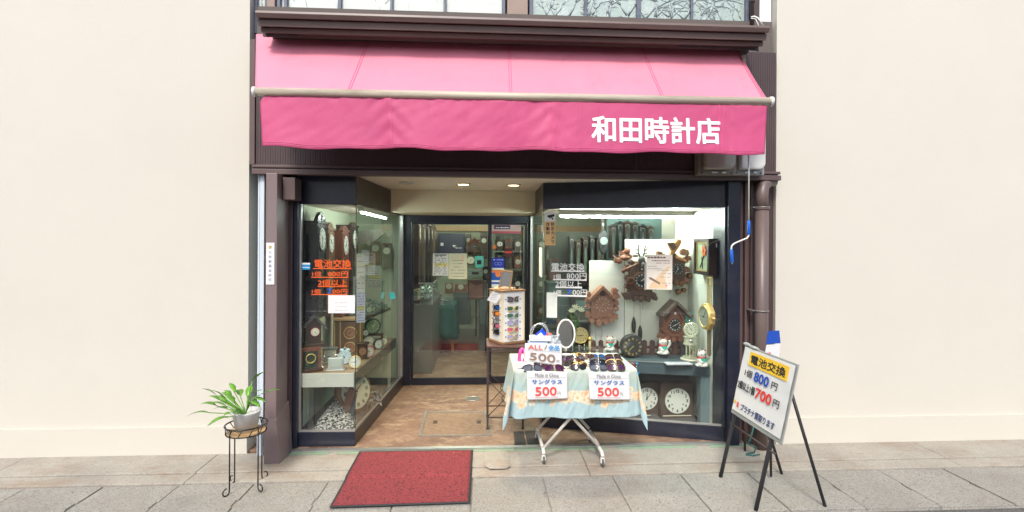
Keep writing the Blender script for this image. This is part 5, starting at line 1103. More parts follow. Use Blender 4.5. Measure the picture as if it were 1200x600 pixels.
# ornate white clock under a glass dome
an = Item('dome_clock', 'ornate ivory pillar clock under a glass dome at the end of the table', 'dome clock', 809, 421.5, 4.40); s_ = an.s; iv = mat('ivory', (.66, .62, .48), .4, var=.12, vs=30)
mb = an.mb(); mb.lathe([(.085, 0), (.085, .012), (.07, .02), (.06, .03)], ax=1, n=32); an.part('base', mb, iv)
for sx in (-.04, -.014, .014, .04): mb = an.mb(); mb.lathe([(.008, .03), (.006, .04), (.006, .12), (.009, .13)], (sx, 0, .01 if abs(sx) > .02 else .02), 1, 10); an.part('pillar', mb, iv)
mb = an.mb(); mb.box(-.055, .055, .13, .145, -.03, .03); mb.box(-.05, .05, .145, .195, -.025, .02); mb.box(-.055, .055, .195, .205, -.03, .03); an.part('housing', mb, iv, bevel=.004)
mb = an.mb(); mb.ell((0, .168, .022), (.022, .016, .012)); an.part('mirror_boss', mb, silver)
dial(an.root, an.mb, 0, .265, .052, .01, dial_c, ink, (10, 54), 'roman', rim=iv, rimw=.3)
mb = an.mb(); mb.lathe([(.045, 0), (.06, .01), (.06, .02), (.045, .03)], (0, .265, -.02), 2, 28); an.part('head', mb, iv)
mb = an.mb(); mb.ring((0, .075, .03), .022, .003, 20); mb.tube([(0, .12, .03), (0, .09, .03)], .002); an.part('pendulum', mb, gold)
mb = an.mb(); mb.lathe([(.079, .02), (.079, .28), (.07, .325), (.045, .355), (.001, .365)], ax=1, n=32); an.part('glass_dome', mb, glass_c)
mb = MB(); a = P(781, 427, 4.34); b_ = P(811, 424.5, 4.34); 
bk = Item('flat_booklet', 'pale booklet lying on the table edge under the ornate clock', 'booklet', 797, 428, 4.31); mb = bk.mb(); mb.box(-.11, .11, .0, .008, -.09, 0); bk.part('cover', mb, mat('lilac_grey', (.45, .45, .50), .5), bevel=.001)
it = Item('bird_figurine', 'teal green bird figurine behind the glass dome', 'bird figurine', 806, 381, 4.62); 
mb = it.mb(); mb.prism(it.pts((801, 373), (805, 367), (813, 364.5), (816, 367), (811, 375), (806, 377), (799, 380), (797, 376)), -.02, .02); it.part('wing', mb, teal, bevel=.006)
mb = it.mb(); mb.ell((*it.l(802, 379), 0), (.035, .022, .02)); mb.ell((*it.l(798.5, 373), 0), (.014, .013, .012)); it.part('body', mb, mat('pale_teal', (.25, .55, .45), .3))
mb = it.mb(); mb.tube([(*it.l(803, 380), 0), (*it.l(804, 430), 0)], .003, 6); it.part('rod', mb, silver)
# ---------------------------------------------------------------- carved clocks
def leaf(mb, x, y, ln, an, w, c0, c1, n=5, s=1.0):
    """a serrated leaf as one raised solid"""
    a = rad(an); dx, dy = math.cos(a), math.sin(a); up, dn = [], []
    for i in range(n * 2 + 1):
        t = i / (n * 2); wd = w * math.sin(math.pi * min(.98, t * .93 + .07)) ** .7 * (1.0 if i % 2 == 0 else .62); up.append((x + dx * ln * t - dy * wd, y + dy * ln * t + dx * wd)); dn.append((x + dx * ln * t + dy * wd, y + dy * ln * t - dx * wd))
    pts = [(x, y)] + dn + [(x + dx * ln * 1.12, y + dy * ln * 1.12)] + up[::-1]
    o = len(mb.v); n_ = len(pts); ridge = [(x + dx * ln * .15, y + dy * ln * .15, c1 + .004), (x + dx * ln * .85, y + dy * ln * .85, c1 + .002)]
    mb.prism(pts, c0, c1)
def leaves(it, mb, lst, c0, c1):
    for (px, py, ln, an, w) in lst:
        x, y = it.l(px, py); big_ = ln > 5; L_ = ln * it.s * (.80 if big_ else 1)
        leaf(mb, x, y, L_, an, w * it.s * (1.15 if big_ else 1), c0, c1 + R.uniform(-.006, .006))
        if big_ and w >= 2.4:
            a_ = rad(an)
            for q_ in (-48, 48): leaf(mb, x + math.cos(a_) * L_ * .15, y + math.sin(a_) * L_ * .15, L_ * .66, an + q_ + R.uniform(-8, 8), w * it.s * .75, c0, c1 + R.uniform(-.012, .0), 3)
def chain(it, mb, x0, y0, x1, y1, c):
    p0 = (*it.l(x0, y0), c); p1 = (*it.l(x1, y1), c); n = 26; pts = [V(p0).lerp(V(p1), i / n) for i in range(n + 1)]
    mb.tube(pts, [.0035 if i % 2 else .0018 for i in range(n + 1)], 6)
def cone(it, px, y0, y1, c, m=None, name='weight'):
    H = (y1 - y0) * it.s; x, y = it.l(px, y1); mb = it.mb(); prof = [(.001, 0)] + [(H * .16 * math.sin(math.pi * (t * .9 + .08)) ** .6 * (1.0 if i % 2 else .82), H * t) for i, t in enumerate([k / 16 for k in range(17)])] + [(.001, H * 1.02)]
    mb.lathe(prof, (x, y, c), 1, 12); return it.part(name, mb, m or mat('weight_iron', (.03, .03, .032), .4, metal=.4, var=.3))
# stag clock
it = Item('cuckoo_clock', 'dark carved hunting cuckoo clock with stag head and antlers behind the poster', 'cuckoo clock', 746, 350, yb - .004); stag = it
mb = it.mb(); mb.prism(it.pts((734, 345), (736, 318), (741, 306), (752, 306), (759, 318), (760, 345)), 0, .12); it.part('body', mb, wood_cd, bevel=.005)
mb = it.mb()
leaves(it, mb, [(735, 312, 10, 200, 3), (733, 322, 9, 250, 3.2), (735, 333, 9, 200, 3), (736, 344, 10, 215, 3.4), (731, 343, 8, 260, 3), (741, 345, 8, 250, 3), (747, 345, 9, 270, 3), (754, 345, 9, 290, 3.2), (759, 343, 9, 320, 3.4), (761, 334, 8, 350, 3), (759, 322, 9, 20, 3.2), (758, 312, 8, 45, 3), (738, 308, 7, 160, 2.5), (728, 341, 6, 280, 2.6), (763, 346, 6, 285, 2.4)], .06, .125)
it.part('oak_leaf', mb, wood_cd, bevel=.003)
mb = it.mb(); mb.tube(it.pts3((724, 318, .13), (732, 313, .15), (742, 308, .15)), [.017, .013, .008], 8); it.part('rifle_stock', mb, wood_r)
mb = it.mb(); mb.ell((*it.l(746.5, 305), .14), (.034, .045, .035)); mb.ell((*it.l(746.5, 310.5), .17), (.02, .03, .022)); 
for s_ in (-1, 1): mb.ell((*it.l(746.5 + s_ * 7, 299.5), .13), (.03, .010, .008))
it.part('stag_head', mb, mat('stag_grey', (.045, .035, .03), .4, var=.4, vs=30, bump=.5))
for s_ in (-1, 1):
    mb = it.mb(); q = lambda dx, y: (*it.l(746.5 + s_ * dx, y), .13)
    mb.tube([q(1.5, 301), q(3.2, 296), q(3.6, 291), q(6.8, 284.5)] if s_ > 0 else [q(1.5, 301), q(3.4, 296), q(3.8, 290), q(4.6, 283)], [.008, .007, .006, .003], 7)
    mb.tube([q(3.4, 294), q(6.5, 291), q(7.4, 286)], [.006, .005, .002], 6); mb.tube([q(3, 297.5), q(5.6, 296.5), q(7.5, 293)], [.006, .005, .002], 6); mb.tube([q(3.6, 289), q(2.2, 285)], [.005, .002], 6)
    it.part('antler', mb, MATS['stag_grey'])
mb = it.mb(); mb.box(*[it.l(744, 0)[0], it.l(750, 0)[0]], it.l(0, 317.5)[1], it.l(0, 311)[1], .121, .128); dr_ = it.part('cuckoo_door', mb, wood_d, bevel=.002)
mb = it.mb(); mb.ell((*it.l(747, 314.5), .132), (.008, .008, .006)); it.part('cuckoo_bird', mb, dial_w, parent=dr_)
mb = it.mb(); mb.ring((*it.l(733.5, 328), .135), .028, .010, 20); it.part('hunting_horn', mb, wood_r)
mb = it.mb(); mb.disc(it.l(746.5, 327.5), 10 * it.s, .12, .133, 32); it.part('dial_frame', mb, wood_c, bevel=.003)
dial(it.root, it.mb, *it.l(746.5, 327.5), 8.3 * it.s, .134, dial_b, ink_white, (2, 8), 'roman')
mb = it.mb(); chain(it, mb, 741, 347, 740.5, 370, .06); chain(it, mb, 748, 347, 748, 381, .06); mb.tube(it.pts3((751, 347, .05), (751.5, 362, .05)), .0025, 6); it.part('chain', mb, alum)
cone(it, 740.5, 370, 388.5, .06); cone(it, 748, 380, 398, .06)
mb = it.mb(); mb.ell((*it.l(730, 302), .05), (.05, .03, .03)); mb.ell((*it.l(733, 294), .05), (.03, .035, .03)); mb.tube(it.pts3((727, 305, .05), (720, 303, .05), (716, 299, .05)), [.02, .012, .004], 6)
leaves(it, mb, [(730, 300, 9, 130, 3), (727, 305, 8, 190, 3), (736, 303, 7, 100, 3), (722, 304, 6, 230, 3)], 0, .06); it.part('game_bird', mb, wood_c, bevel=.003)
# bird clock
it = Item('cuckoo_clock', 'brown and orange carved cuckoo clock crowned by a bird, partly behind the poster', 'cuckoo clock', 787, 330, yb - .004)
mb = it.mb(); mb.prism(it.pts((774, 328), (776, 306), (786, 296), (798, 306), (799, 328)), 0, .10); it.part('body', mb, wood_cd, bevel=.005)
mb = it.mb(); mb.prism(it.pts((776.5, 286), (781, 283), (785, 284), (788, 279.5), (792, 281), (793.5, 282), (791, 288), (786, 295), (780, 301), (777, 301), (781, 294)), .09, .13); it.part('bird', mb, wood_o, bevel=.008)
mb = it.mb(); mb.prism(it.pts((775, 284.5), (783, 284), (786, 289), (782, 293), (778, 288)), .12, .145); it.part('wing', mb, wood_cd, bevel=.006)
mb = it.mb(); leaves(it, mb, [(776, 301, 9, 170, 3.2), (770, 299, 7, 130, 3), (769, 302, 6, 215, 3), (794, 297, 10, 30, 3.4), (799, 298, 7, 60, 3.2), (800, 301, 7, 330, 3), (796, 303, 9, 330, 3), (774, 310, 8, 215, 3), (798, 314, 8, 330, 3), (799, 325, 8, 290, 3.2), (794, 328, 8, 280, 3), (788, 328, 7, 265, 3), (780, 328, 7, 250, 3), (773, 322, 7, 230, 3), (801, 322, 6, 350, 3), (792, 338, 8, 250, 2.6), (797, 337, 6, 290, 2.6)], .05, .105); it.part('oak_leaf', mb, mat('carved_wood_mid', (.20, .085, .04), .5, var=.6, vs=30, bump=.8, bs=80), bevel=.003)
mb = it.mb(); mb.tube(it.pts3((786, 300, .115), (792, 303, .12), (797, 305, .115), (800, 307, .11)), [.018, .016, .014, .006], 8); mb.tube(it.pts3((778, 303, .115), (772, 301, .12)), [.014, .008], 8); it.part('branch', mb, wood_o)
dial(it.root, it.mb, *it.l(789, 314.5), 6.8 * it.s, .108, dial_b, ink_white, (11, 35), 'ticks', rim=wood_cd, rimw=.3)
mb = it.mb(); chain(it, mb, 788, 332, 787, 352, .04); it.part('chain', mb, alum)
# leaf chalet clock
it = Item('cuckoo_clock', 'reddish leaf carved chalet cuckoo clock hanging left of the stag clock', 'cuckoo clock', 702.5, 378, yb - .002)
wc2 = mat('carved_red_brown', (.33, .15, .09), .5, var=.4, vs=30, bump=.8, bs=80)
mb = it.mb(); mb.prism(it.pts((690, 371), (689, 348), (702.5, 336), (716, 348), (716, 371), (709, 373), (699, 378), (696, 372)), 0, .10); it.part('body', mb, wc2, bevel=.006)
mb = it.mb(); mb.prism(it.pts((686, 349), (702.5, 333), (719, 349), (718, 352), (702.5, 338), (687, 352)), .02, .14); it.part('roof', mb, wc2, bevel=.004)
mb = it.mb(); leaves(it, mb, [(714, 340, 9, 5, 3.2), (716, 345, 9, 345, 3.4), (716, 352, 8, 330, 3), (716, 359, 8, 340, 3.2), (716, 367, 8, 310, 3), (689, 344, 7, 170, 3), (688, 350, 6, 200, 3), (689, 357, 7, 190, 3), (689, 365, 8, 220, 3.2), (692, 371, 8, 250, 3), (699, 373, 9, 265, 3.4), (706, 372, 8, 290, 3.4), (713, 370, 8, 285, 3), (709, 345, 6, 60, 2.6), (697, 368, 8, 10, 2.6), (708, 368, 8, 170, 2.6)], .06, .115); it.part('vine_leaf', mb, wc2, bevel=.003)
mb = it.mb(); mb.box(*[it.l(700, 0)[0], it.l(706, 0)[0]], it.l(0, 345.5)[1], it.l(0, 339.5)[1], .101, .108); it.part('cuckoo_door', mb, wood_d, bevel=.002)
dial(it.root, it.mb, *it.l(703, 355.5), 9.2 * it.s, .101, wc2, dial_c, (1, 12), 'ticks', hm=wood_l)
mb = it.mb(); chain(it, mb, 697, 376, 697, 412, .04); chain(it, mb, 707, 374, 702, 404, .04); it.part('chain', mb, alum)
cone(it, 702, 398, 412, .06)
# chalet clock
it = Item('cuckoo_clock', 'brown chalet cuckoo clock with pitched roof and black dial near the ornate clock', 'cuckoo clock', 785, 395, yb - .004)
mb = it.mb(); mb.prism(it.pts((772, 392), (772, 368), (785, 355), (798, 368), (798, 392)), 0, .12); it.part('body', mb, wood_c, bevel=.005)
for pts in (((767.5, 367), (784.5, 350), (785, 354), (769, 370)), ((784.5, 350), (803.5, 367), (802, 370.5), (785, 354))):
    mb = it.mb(); mb.prism(it.pts(*pts), .0, .19); it.part('roof', mb, mat('roof_shingle_wood', (.13, .09, .07), .6, var=.4, vs=20, bump=.6), bevel=.003)
mb = it.mb(); mb.disc(it.l(785, 364.8), .021, .121, .128, 20); mb.prism(it.pts((775, 372), (780, 362), (781.5, 363), (777, 373)), .12, .14); mb.prism(it.pts((795, 372), (790, 362), (788.5, 363), (793, 373)), .12, .14); it.part('gable_trim', mb, wood_r, bevel=.002)
mb = it.mb(); mb.ell((*it.l(785, 365), .132), (.010, .014, .008)); it.part('cuckoo_bird', mb, dial_w)
dial(it.root, it.mb, *it.l(785, 378.5), 7.3 * it.s, .122, dial_b, ink_white, (8, 10), 'roman', rim=wood_r, rimw=.25)
mb = it.mb(); leaves(it, mb, [(772, 390, 8, 200, 3), (774, 384, 6, 170, 2.8), (777, 391, 7, 250, 3), (783, 392, 7, 270, 3), (790, 392, 7, 280, 3), (797, 390, 8, 330, 3), (799, 384, 6, 10, 2.6), (796, 392, 6, 290, 2.8)], .08, .15); it.part('grass_carving', mb, wood_c, bevel=.003)
mb = it.mb(); mb.tube(it.pts3((784, 338, .02), (784, 352, .05)), .004, 6); chain(it, mb, 790, 392, 790, 405, .04); it.part('chain', mb, alum)
# square frame clock on the side wall
sw = lambda o_, r_=-75: (V(o_), V((math.cos(rad(r_)), math.sin(rad(r_)), 0)), V((math.sin(rad(r_)), -math.cos(rad(r_)), 0)))
nearY = 4.09; zt_, zb_ = P(833, 279.5, 4.1).z, P(833, 323, 4.1).z
fr = thing('flower_picture_clock', 'dark deep framed picture clock with an orange flower on the side wall', 'wall clock', (XR, 4.3, zb_))
Lw = .30; O2 = V((XR, nearY + Lw, zb_)); u2 = V((0, -1, 0)); n2_ = V((-1, 0, 0)); mk = lambda: MB(O2, u2, UZ, n2_); hh = zt_ - zb_
mb = mk(); dpt = .085
for bx_ in ((0, .03, 0, hh), (Lw - .03, Lw, 0, hh), (.03, Lw - .03, 0, .03), (.03, Lw - .03, hh - .03, hh)): mb.box(*bx_, 0, dpt)
mb.box(.03, Lw - .03, .03, hh - .03, 0, dpt - .025); build(mb, 'frame', mat('umber_frame', (.035, .022, .02), .4), fr, bevel=.002)
mb = mk(); mb.box(.03, Lw - .03, .03, hh - .03, dpt - .024, dpt - .02); pc_ = build(mb, 'picture', mat('picture_green', (.35, .42, .28), .4, var=.4, vs=14), fr)
mb = mk()
for bx_ in ((.03, .04, .03, hh - .03), (Lw - .04, Lw - .03, .03, hh - .03), (.04, Lw - .04, .03, .04), (.04, Lw - .04, hh - .04, hh - .03)): mb.box(*bx_, dpt - .02, dpt - .012)
build(mb, 'gold_fillet', gold, fr)
mb = mk(); mb.tube([(.1, .06, dpt - .018), (.16, .14, dpt - .018), (.2, .2, dpt - .018)], .005, 6); mb.tube([(.15, .05, dpt - .018), (.13, .15, dpt - .018)], .004, 6); build(mb, 'stem', ink, pc_)
mb = mk()
for k in range(6): leaf(mb, Lw * .62, .20, .050, k * 60 + 10, .016, dpt - .016, dpt - .008)
build(mb, 'flower', mat('orange_petal', (.75, .18, .06), .5), pc_)
mb = MB(); mb.box(P(840.5, 0, nearY - .002).x, P(844.5, 0, nearY - .002).x, nearY - .002, nearY - .0005, P(842, 290, nearY).z, P(842, 285.5, nearY).z); build(mb, 'price_label', paper, fr)
# giant wristwatch on the side wall
ww = Item('giant_wristwatch', 'giant gold wristwatch shaped wall clock hanging by its strap', 'wall clock', 832, 417, 4.19, None, rad(-88)); gw = ww; sc = 1.0
def wl(px, py): a, b_ = ww.l(px, py); return (a * sc, b_)
mb = ww.mb(); mb.box(-.030, .030, *[ww.l(0, 362)[1], ww.l(0, 333)[1]], .0, .016); ww.part('upper_strap', mb, mat('mesh_gold', (.60, .52, .28), .4, metal=.6, var=.3, vs=60, bump=.6, bs=200), bevel=.003)
mb = ww.mb(); b0, b1 = ww.l(0, 333)[1], ww.l(0, 326)[1]; mb.box(-.034, -.026, b0, b1, 0, .014); mb.box(.026, .034, b0, b1, 0, .014); mb.box(-.034, .034, b1, b1 + .008, 0, .014); mb.box(-.034, .034, b0 - .008, b0, .001, .018); ww.part('buckle', mb, gold, bevel=.002)
mb = ww.mb(); mb.prism([(-.030, ww.l(0, 384)[1]), (.030, ww.l(0, 384)[1]), (.026, .02), (.012, .0), (-.012, .0), (-.026, .02)], 0, .014); ww.part('lower_strap', mb, mat('mesh_brown', (.22, .16, .09), .5, metal=.3, var=.5, vs=60, bump=.6, bs=200), bevel=.003)
cb = ww.l(0, 371)[1]; r_ = .085
mb = ww.mb(); pts = [(r_ * 1.25 * math.cos(rad(a_ + 22.5)) * .95, cb + r_ * 1.35 * math.sin(rad(a_ + 22.5))) for a_ in range(0, 360, 45)]; mb.prism(pts, .0, .05); ww.part('case', mb, gold, bevel=.01)
mb = ww.mb(); mb.ring((0, cb, .05), r_, .010, 36); ww.part('bezel', mb, gold)
dial(ww.root, ww.mb, 0, cb, r_ * .93, .048, mat('grey_green_dial', (.32, .36, .28), .3), ink, (9, 6), 'ticks')
mb = ww.mb(); mb.tube([(r_ * 1.15, cb, .025), (r_ * 1.45, cb, .025)], .012, 12); ww.part('crown', mb, gold)
# gold round clock and candlesticks, lily, dark frame
gc = Item('gold_frame_clock', 'round gold dial clock in a dark glass case beside the oval mirror', 'mantel clock', 679.5, 415, 4.66)
mb = gc.mb()
for bx_ in ((666, 668, 377, 415), (690, 692, 377, 415)): mb.box(gc.l(bx_[0], 0)[0], gc.l(bx_[1], 0)[0], 0, gc.l(0, bx_[2])[1], -.1, 0)
mb.box(gc.l(666, 0)[0], gc.l(692, 0)[0], gc.l(0, 379)[1], gc.l(0, 377)[1], -.1, .001); mb.box(gc.l(668, 0)[0], gc.l(690, 0)[0], 0, gc.l(0, 379)[1], -.1, -.09); mb.box(gc.l(668, 0)[0], gc.l(690, 0)[0], .0, .02, -.089, 0); gc.part('case', mb, mat('green_black', (.05, .055, .045), .35), bevel=.002)
dial(gc.root, gc.mb, *gc.l(680.5, 393.5), 8.6 * gc.s, -.02, dial_g, ink, (2, 46), 'ticks', rim=gold)
for sx in (-.06, .0, .05): mb = gc.mb(); mb.lathe([(.012, .02), (.005, .03), (.008, .06), (.004, .09)], (sx, 0, -.04), 1, 10); gc.part('spindle', mb, silver)
for px_, lab in ((661, 'gold topped cream candlestick hidden partly by the oval mirror'), (691.5, 'gold topped cream candlestick next to the chalet clock chain')):
    it = Item('candlestick', lab, 'candlestick', px_, 416, 4.6); mb = it.mb(); mb.lathe([(.022, 0), (.024, .01), (.012, .02), (.012, .03)], ax=1); it.part('base', mb, gold)
    mb = it.mb(); mb.lathe([(.012, .03), (.014, .08), (.013, .13)], ax=1); it.part('column', mb, mat('old_ivory', (.55, .45, .26), .4)); mb = it.mb(); mb.lathe([(.014, .13), (.022, .145), (.018, .16), (.006, .168)], ax=1); it.part('cup', mb, gold)
ly = Item('lily_plant', 'white lily flowers on a tall stem above the gold dial clock', 'flowers', 674, 416, 4.75)
petal = mat('lily_petal', (.72, .74, .52), .5, var=.1); stm = mat('stem_green', (.06, .14, .04), .5)
mb = ly.mb(); 
for a_ in ((669, 366), (673, 364), (680, 366)): mb.tube(ly.pts3((674, 416, -.03), (674, 392, -.03), (a_[0], a_[1] + 2, -.01)), .004, 6)
ly.part('stem', mb, stm)
for (fx, fy, an0) in ((670, 366, 90), (673, 362, 60), (680, 365, 70)):
    mb = ly.mb()
    for k in range(5): x, y = ly.l(fx, fy); leaf(mb, x, y, .045, an0 - 60 + 30 * k, .010, -.01 + .004 * k, -.006 + .004 * k, 3)
    ly.part('flower', mb, petal)
mb = ly.mb(); leaves(ly, mb, [(674, 385, 12, 60, 2.2), (674, 390, 11, 125, 2), (674, 380, 10, 40, 1.8), (674, 375, 10, 140, 1.6)], -.03, -.027); ly.part('leaf', mb, stm)
# --- things fixed to the glass
battery_sign(pR, ink_white, 'window_lettering', 'white battery exchange price lettering on the cuckoo clock window', 0, 0,
  [('電池交換', 646.5, 308.5, 685, 317, ink_white, 'heading'), ('1個', 649, 321.3, 657, 327, ink_white, 'count_text'), ('800円', 664, 320, 687.5, 327.2, ink_white, 'price_text'), ('2個以上', 651, 329.3, 682, 336.3, ink_white, 'count_text'),
   ('1個', 649, 340, 657.5, 345.6, ink_white, 'count_text'), ('7', 664.5, 339.5, 670, 345.3, ink_cobalt, 'blue_digit'), ('00円', 671, 339.5, 688, 346, ink_white, 'price_text')],
  [(646, 685, 317.4), (648, 687.5, 327.5), (651, 682, 336.6), (648, 687.5, 346.2)])
t = poster('camera_warning_strip', 'orange and white security camera warning strip at the window corner', pR, 638.3, 248.5, 651, 287.5, mat('warn_orange', (.78, .50, .22), .5), cat='warning sign')
mb = pR.mb(); pR.rect(mb, 638.3, 248.5, 651, 259.5, .0011, .0015); build(mb, 'white_panel', paper, t)
mb = pR.mb(); mb.prism([pR.l(*p) for p in ((641.5, 252.5), (649.5, 250.8), (650, 253.2), (644.5, 255.8), (641.5, 254))], .0016, .002); mb.prism([pR.l(*p) for p in ((646, 255.4), (647.5, 255), (649, 257), (647, 257.4))], .0016, .002); build(mb, 'camera_symbol', ink, t)
for col_, x0_, y_, st_ in (('防犯カメラ', 645.7, 260.5, 5.2), ('作動中', 640, 260.8, 5.0)):
    mb = pR.mb()
    for ch in col_: pR.text(mb, ch, x0_, y_, x0_ + 4.2, y_ + 4.4, .0016, .03); y_ += st_
    build(mb, 'warning_text', ink, t)
poster('white_card', 'plain white card on the glass under the white lettering', pR, 640.5, 343, 653, 372, mat('card_white', (.70, .73, .68), .6), 3, 8, 'card', rh=.4, pm=mat('faint_ink2', (.55, .56, .53), .6))
t = poster('strap_poster', 'illustrated brown lettered poster hanging in front of the stag clock', pR, 757.5, 298.5, 788, 339, mat('poster_pink', (.72, .66, .58), .5, var=.12, vs=9), cat='poster')
mb = pR.mb(); 
for (x0_, x1_, y_, h_) in ((759, 784, 302.5, 2.0), (764, 785, 306, 1.3), (769, 785, 308.6, .8)): a, b_ = pR.l(x0_, y_); c2, _ = pR.l(x1_, y_); mb.scrib(a, c2, b_, h_ * 4.2 / F, .0014, int(y_))
build(mb, 'title_print', mat('umber_ink', (.12, .05, .04), .6), t)
mb = pR.mb()
for (x0_, x1_, y_) in ((759, 770, 312.5), (759, 776, 315.2), (768, 784, 317), (776, 786, 321), (774, 786, 325), (776, 786, 332)): a, b_ = pR.l(x0_, y_); c2, _ = pR.l(x1_, y_); mb.scrib(a, c2, b_, .8 * 4.2 / F, .0014, int(y_))
build(mb, 'small_print', inkg, t)
mb = pR.mb(); mb.prism([pR.l(*p) for p in ((759, 338), (765, 330), (776, 318), (784, 311), (786, 313), (778, 322), (782, 338))], .0011, .0013); build(mb, 'tan_shape', mat('tan_print', (.70, .52, .33), .6), t)
mb = pR.mb(); mb.prism([pR.l(*p) for p in ((760, 325), (763, 325), (774, 331.5), (773, 333.5), (761, 327))], .0014, .0017); build(mb, 'pen_drawing', ink_brown, t)
mb = pR.mb(); mb.disc(pR.l(781, 334.5), .008, .0014, .0017, 14); build(mb, 'red_dot', mat('pink_dot', (.75, .2, .3), .6), t)
t = thing('poster_cover', 'clear plastic sleeve edge beside the illustrated poster', 'sleeve', onplane(756, 340, pR.a, pR.b, .0)); mb = pR.mb(); pR.rect(mb, 755.2, 308, 757.4, 339.8, -.0005, .001); build(mb, 'edge', mat('grey_sleeve', (.32, .34, .33), .4), t)
pR2 = Pane(gS, gD, .003)
sp = thing('narrow_notice', 'narrow vertical notice strip on the side glass by the door', 'notice', P(637, 325, 4.5)); mb = MB(); 
def on2(px, py): return onplane(px, py, gD, gS, -.004) 
def q4(a, b_, c_, d_): mb.quad(*[tuple(on2(*p)) for p in (a, b_, c_, d_)])
q4((634.6, 325), (634.6, 290), (632, 290), (632, 323)); build(mb, 'sheet', paper, sp, solid=.001)
# ================================================================ shop interior
def hang(label, px, py0, py1, Y, wpx, body, rot=0, style='roman', rfrac=.42, group='dark pendulum clocks on the far walls'):
    w_ = wpx * Y / F; z0, z1 = P(px, py1, Y).z, P(px, py0, Y).z
    t_ = wallclock('pendulum_clock', label, V((P(px, py0, Y).x, Y, z0)), rot, w_ * .86, (z1 - z0) * R.uniform(.86, 1), .12, body, mat('aged_dial', (.50, .52, .42), .4), w_ * rfrac * .9, .02, group, pend=False)
    mb = MB(V((P(px, py0, Y).x, Y, z0)), V((1, 0, 0)), UZ, V((0, -1, 0))); h_ = z1 - z0; mb.disc((0, h_ * .42), w_ * .26, .128, .131, 24, ry=h_ * .34); build(mb, 'highlight_oval', mat('glass_highlight_green', (.16, .21, .18), .12, var=.6, vs=9), t_); return t_  # pale oval: highlight on the clock's glass front put into its colour
rowR = [(640.5, 283, 320, 5), (668, 277, 330, 5.5), (676, 279, 325, 5.5), (684, 276, 332, 6), (692, 278, 330, 6), (700, 277, 328, 6), (716, 262, 300, 6), (724, 262, 296, 6), (732, 262, 300, 6), (741, 262, 300, 6.5), (750, 262, 302, 6.5), (759, 263, 300, 6.5)]
ordn = ['first', 'second', 'third', 'fourth', 'fifth', 'sixth', 'seventh', 'eighth', 'ninth', 'tenth', 'eleventh', 'twelfth']
for i, (px_, a, b_, w_) in enumerate(rowR):
    hang(ordn[i] + ' dark pendulum clock from the door along the far wall behind the white lettering', px_, a, b_, 6.9 if i < 6 else 6.4, w_, [wood_d, black_w, dkb][i % 3])
mb = MB(); mb.box(P(641, 300, 6.95).x, P(713, 300, 6.95).x, 7.03, 7.1, FZ, 1.75); build(mb, 'partition', mat('dark_olive_panel', (.07, .08, .06), .6, var=.3), label='dark olive partition wall carrying the first dark pendulum clocks', cat='partition')
mb = MB(); mb.box(P(712, 300, 6.5).x, P(790, 300, 6.5).x, 6.53, 6.6, FZ, 2.1); build(mb, 'partition', mat('dark_teal_panel', (.07, .12, .12), .5), label='dark teal partition wall carrying the high pendulum clocks', cat='partition')
it = Item('oval_clock', 'oval dark wall clock on the post left of the display boards', 'wall clock', 706.5, 296, 5.6)
mb = it.mb(); mb.disc((0, .12), .055, 0, .04, 32, ry=.13); it.part('case', mb, black_w, bevel=.006); dial(it.root, it.mb, 0, .13, .042, .041, mat('pale_teal_dial', (.45, .55, .50), .4), ink, (4, 10))
mb = it.mb(); mb.box(-.012, .012, -.5, .5, -.03, -.002); it.part('post', mb, wood_d)
for i, (px_, y0_, y1_, w_, Y_, c_, lab) in enumerate(((650, 333, 372, 17, 6.3, (.06, .09, .08), 'dark teal showcase standing behind the white card'), (664, 345, 410, 20, 6.0, (.12, .15, .13), 'grey green cabinet behind the lily flowers'), (684, 350, 380, 22, 5.7, (.05, .05, .045), 'black draped box under the far pendulum clocks'), (650, 306, 330, 12, 6.6, (.10, .05, .035), 'brown carved chest high behind the white lettering'), (703, 334, 404, 12, 5.9, (.09, .10, .085), 'dark narrow cupboard behind the leaf carved clock'))):
    it = Item('showcase', lab, 'cabinet', px_, y1_, Y_); s_ = it.s; w2, h2 = w_ * s_ / 2, (y1_ - y0_) * s_; m_ = mat('showcase_%d' % i, c_, .35, var=.3)
    mb = it.mb(); mb.box(-w2, w2, -(it.O.z - FZ), h2, -.35, 0); it.part('carcass', mb, m_, bevel=.004)
    mb = it.mb(); mb.box(-w2 * .85, w2 * .85, h2 * .55, h2 * .93, .001, .006); it.part('panel', mb, mat('dim_glass_panel', (.10, .14, .13), .15))
    mb = it.mb(); mb.box(-w2 * 1.03, w2 * 1.03, h2 + .001, h2 + .02, -.36, .012); it.part('top', mb, m_)
# left wall pendulum clocks behind the door
for i in range(5):
    w_ = .17; wallclock('pendulum_clock', ordn[i] + ' dark pendulum clock along the inner side wall seen through the left door glass', V((-.89, 6.25 + i * .5, 1.10)), rad(90), .26, .72, .13, [wood_d, dkb, black_w][i % 3], dial_c, .085, .03, 'dark pendulum clocks on the inner side wall')
for i in range(4):
    wallclock('pendulum_clock', ordn[i] + ' low pendulum clock under the row on the inner side wall', V((-.89, 6.4 + i * .5, .80)), rad(90), .22, .26, .12, [dkb, wood_d][i % 2], dial_c, .07, 0, 'low pendulum clocks on the inner side wall', pend=False)
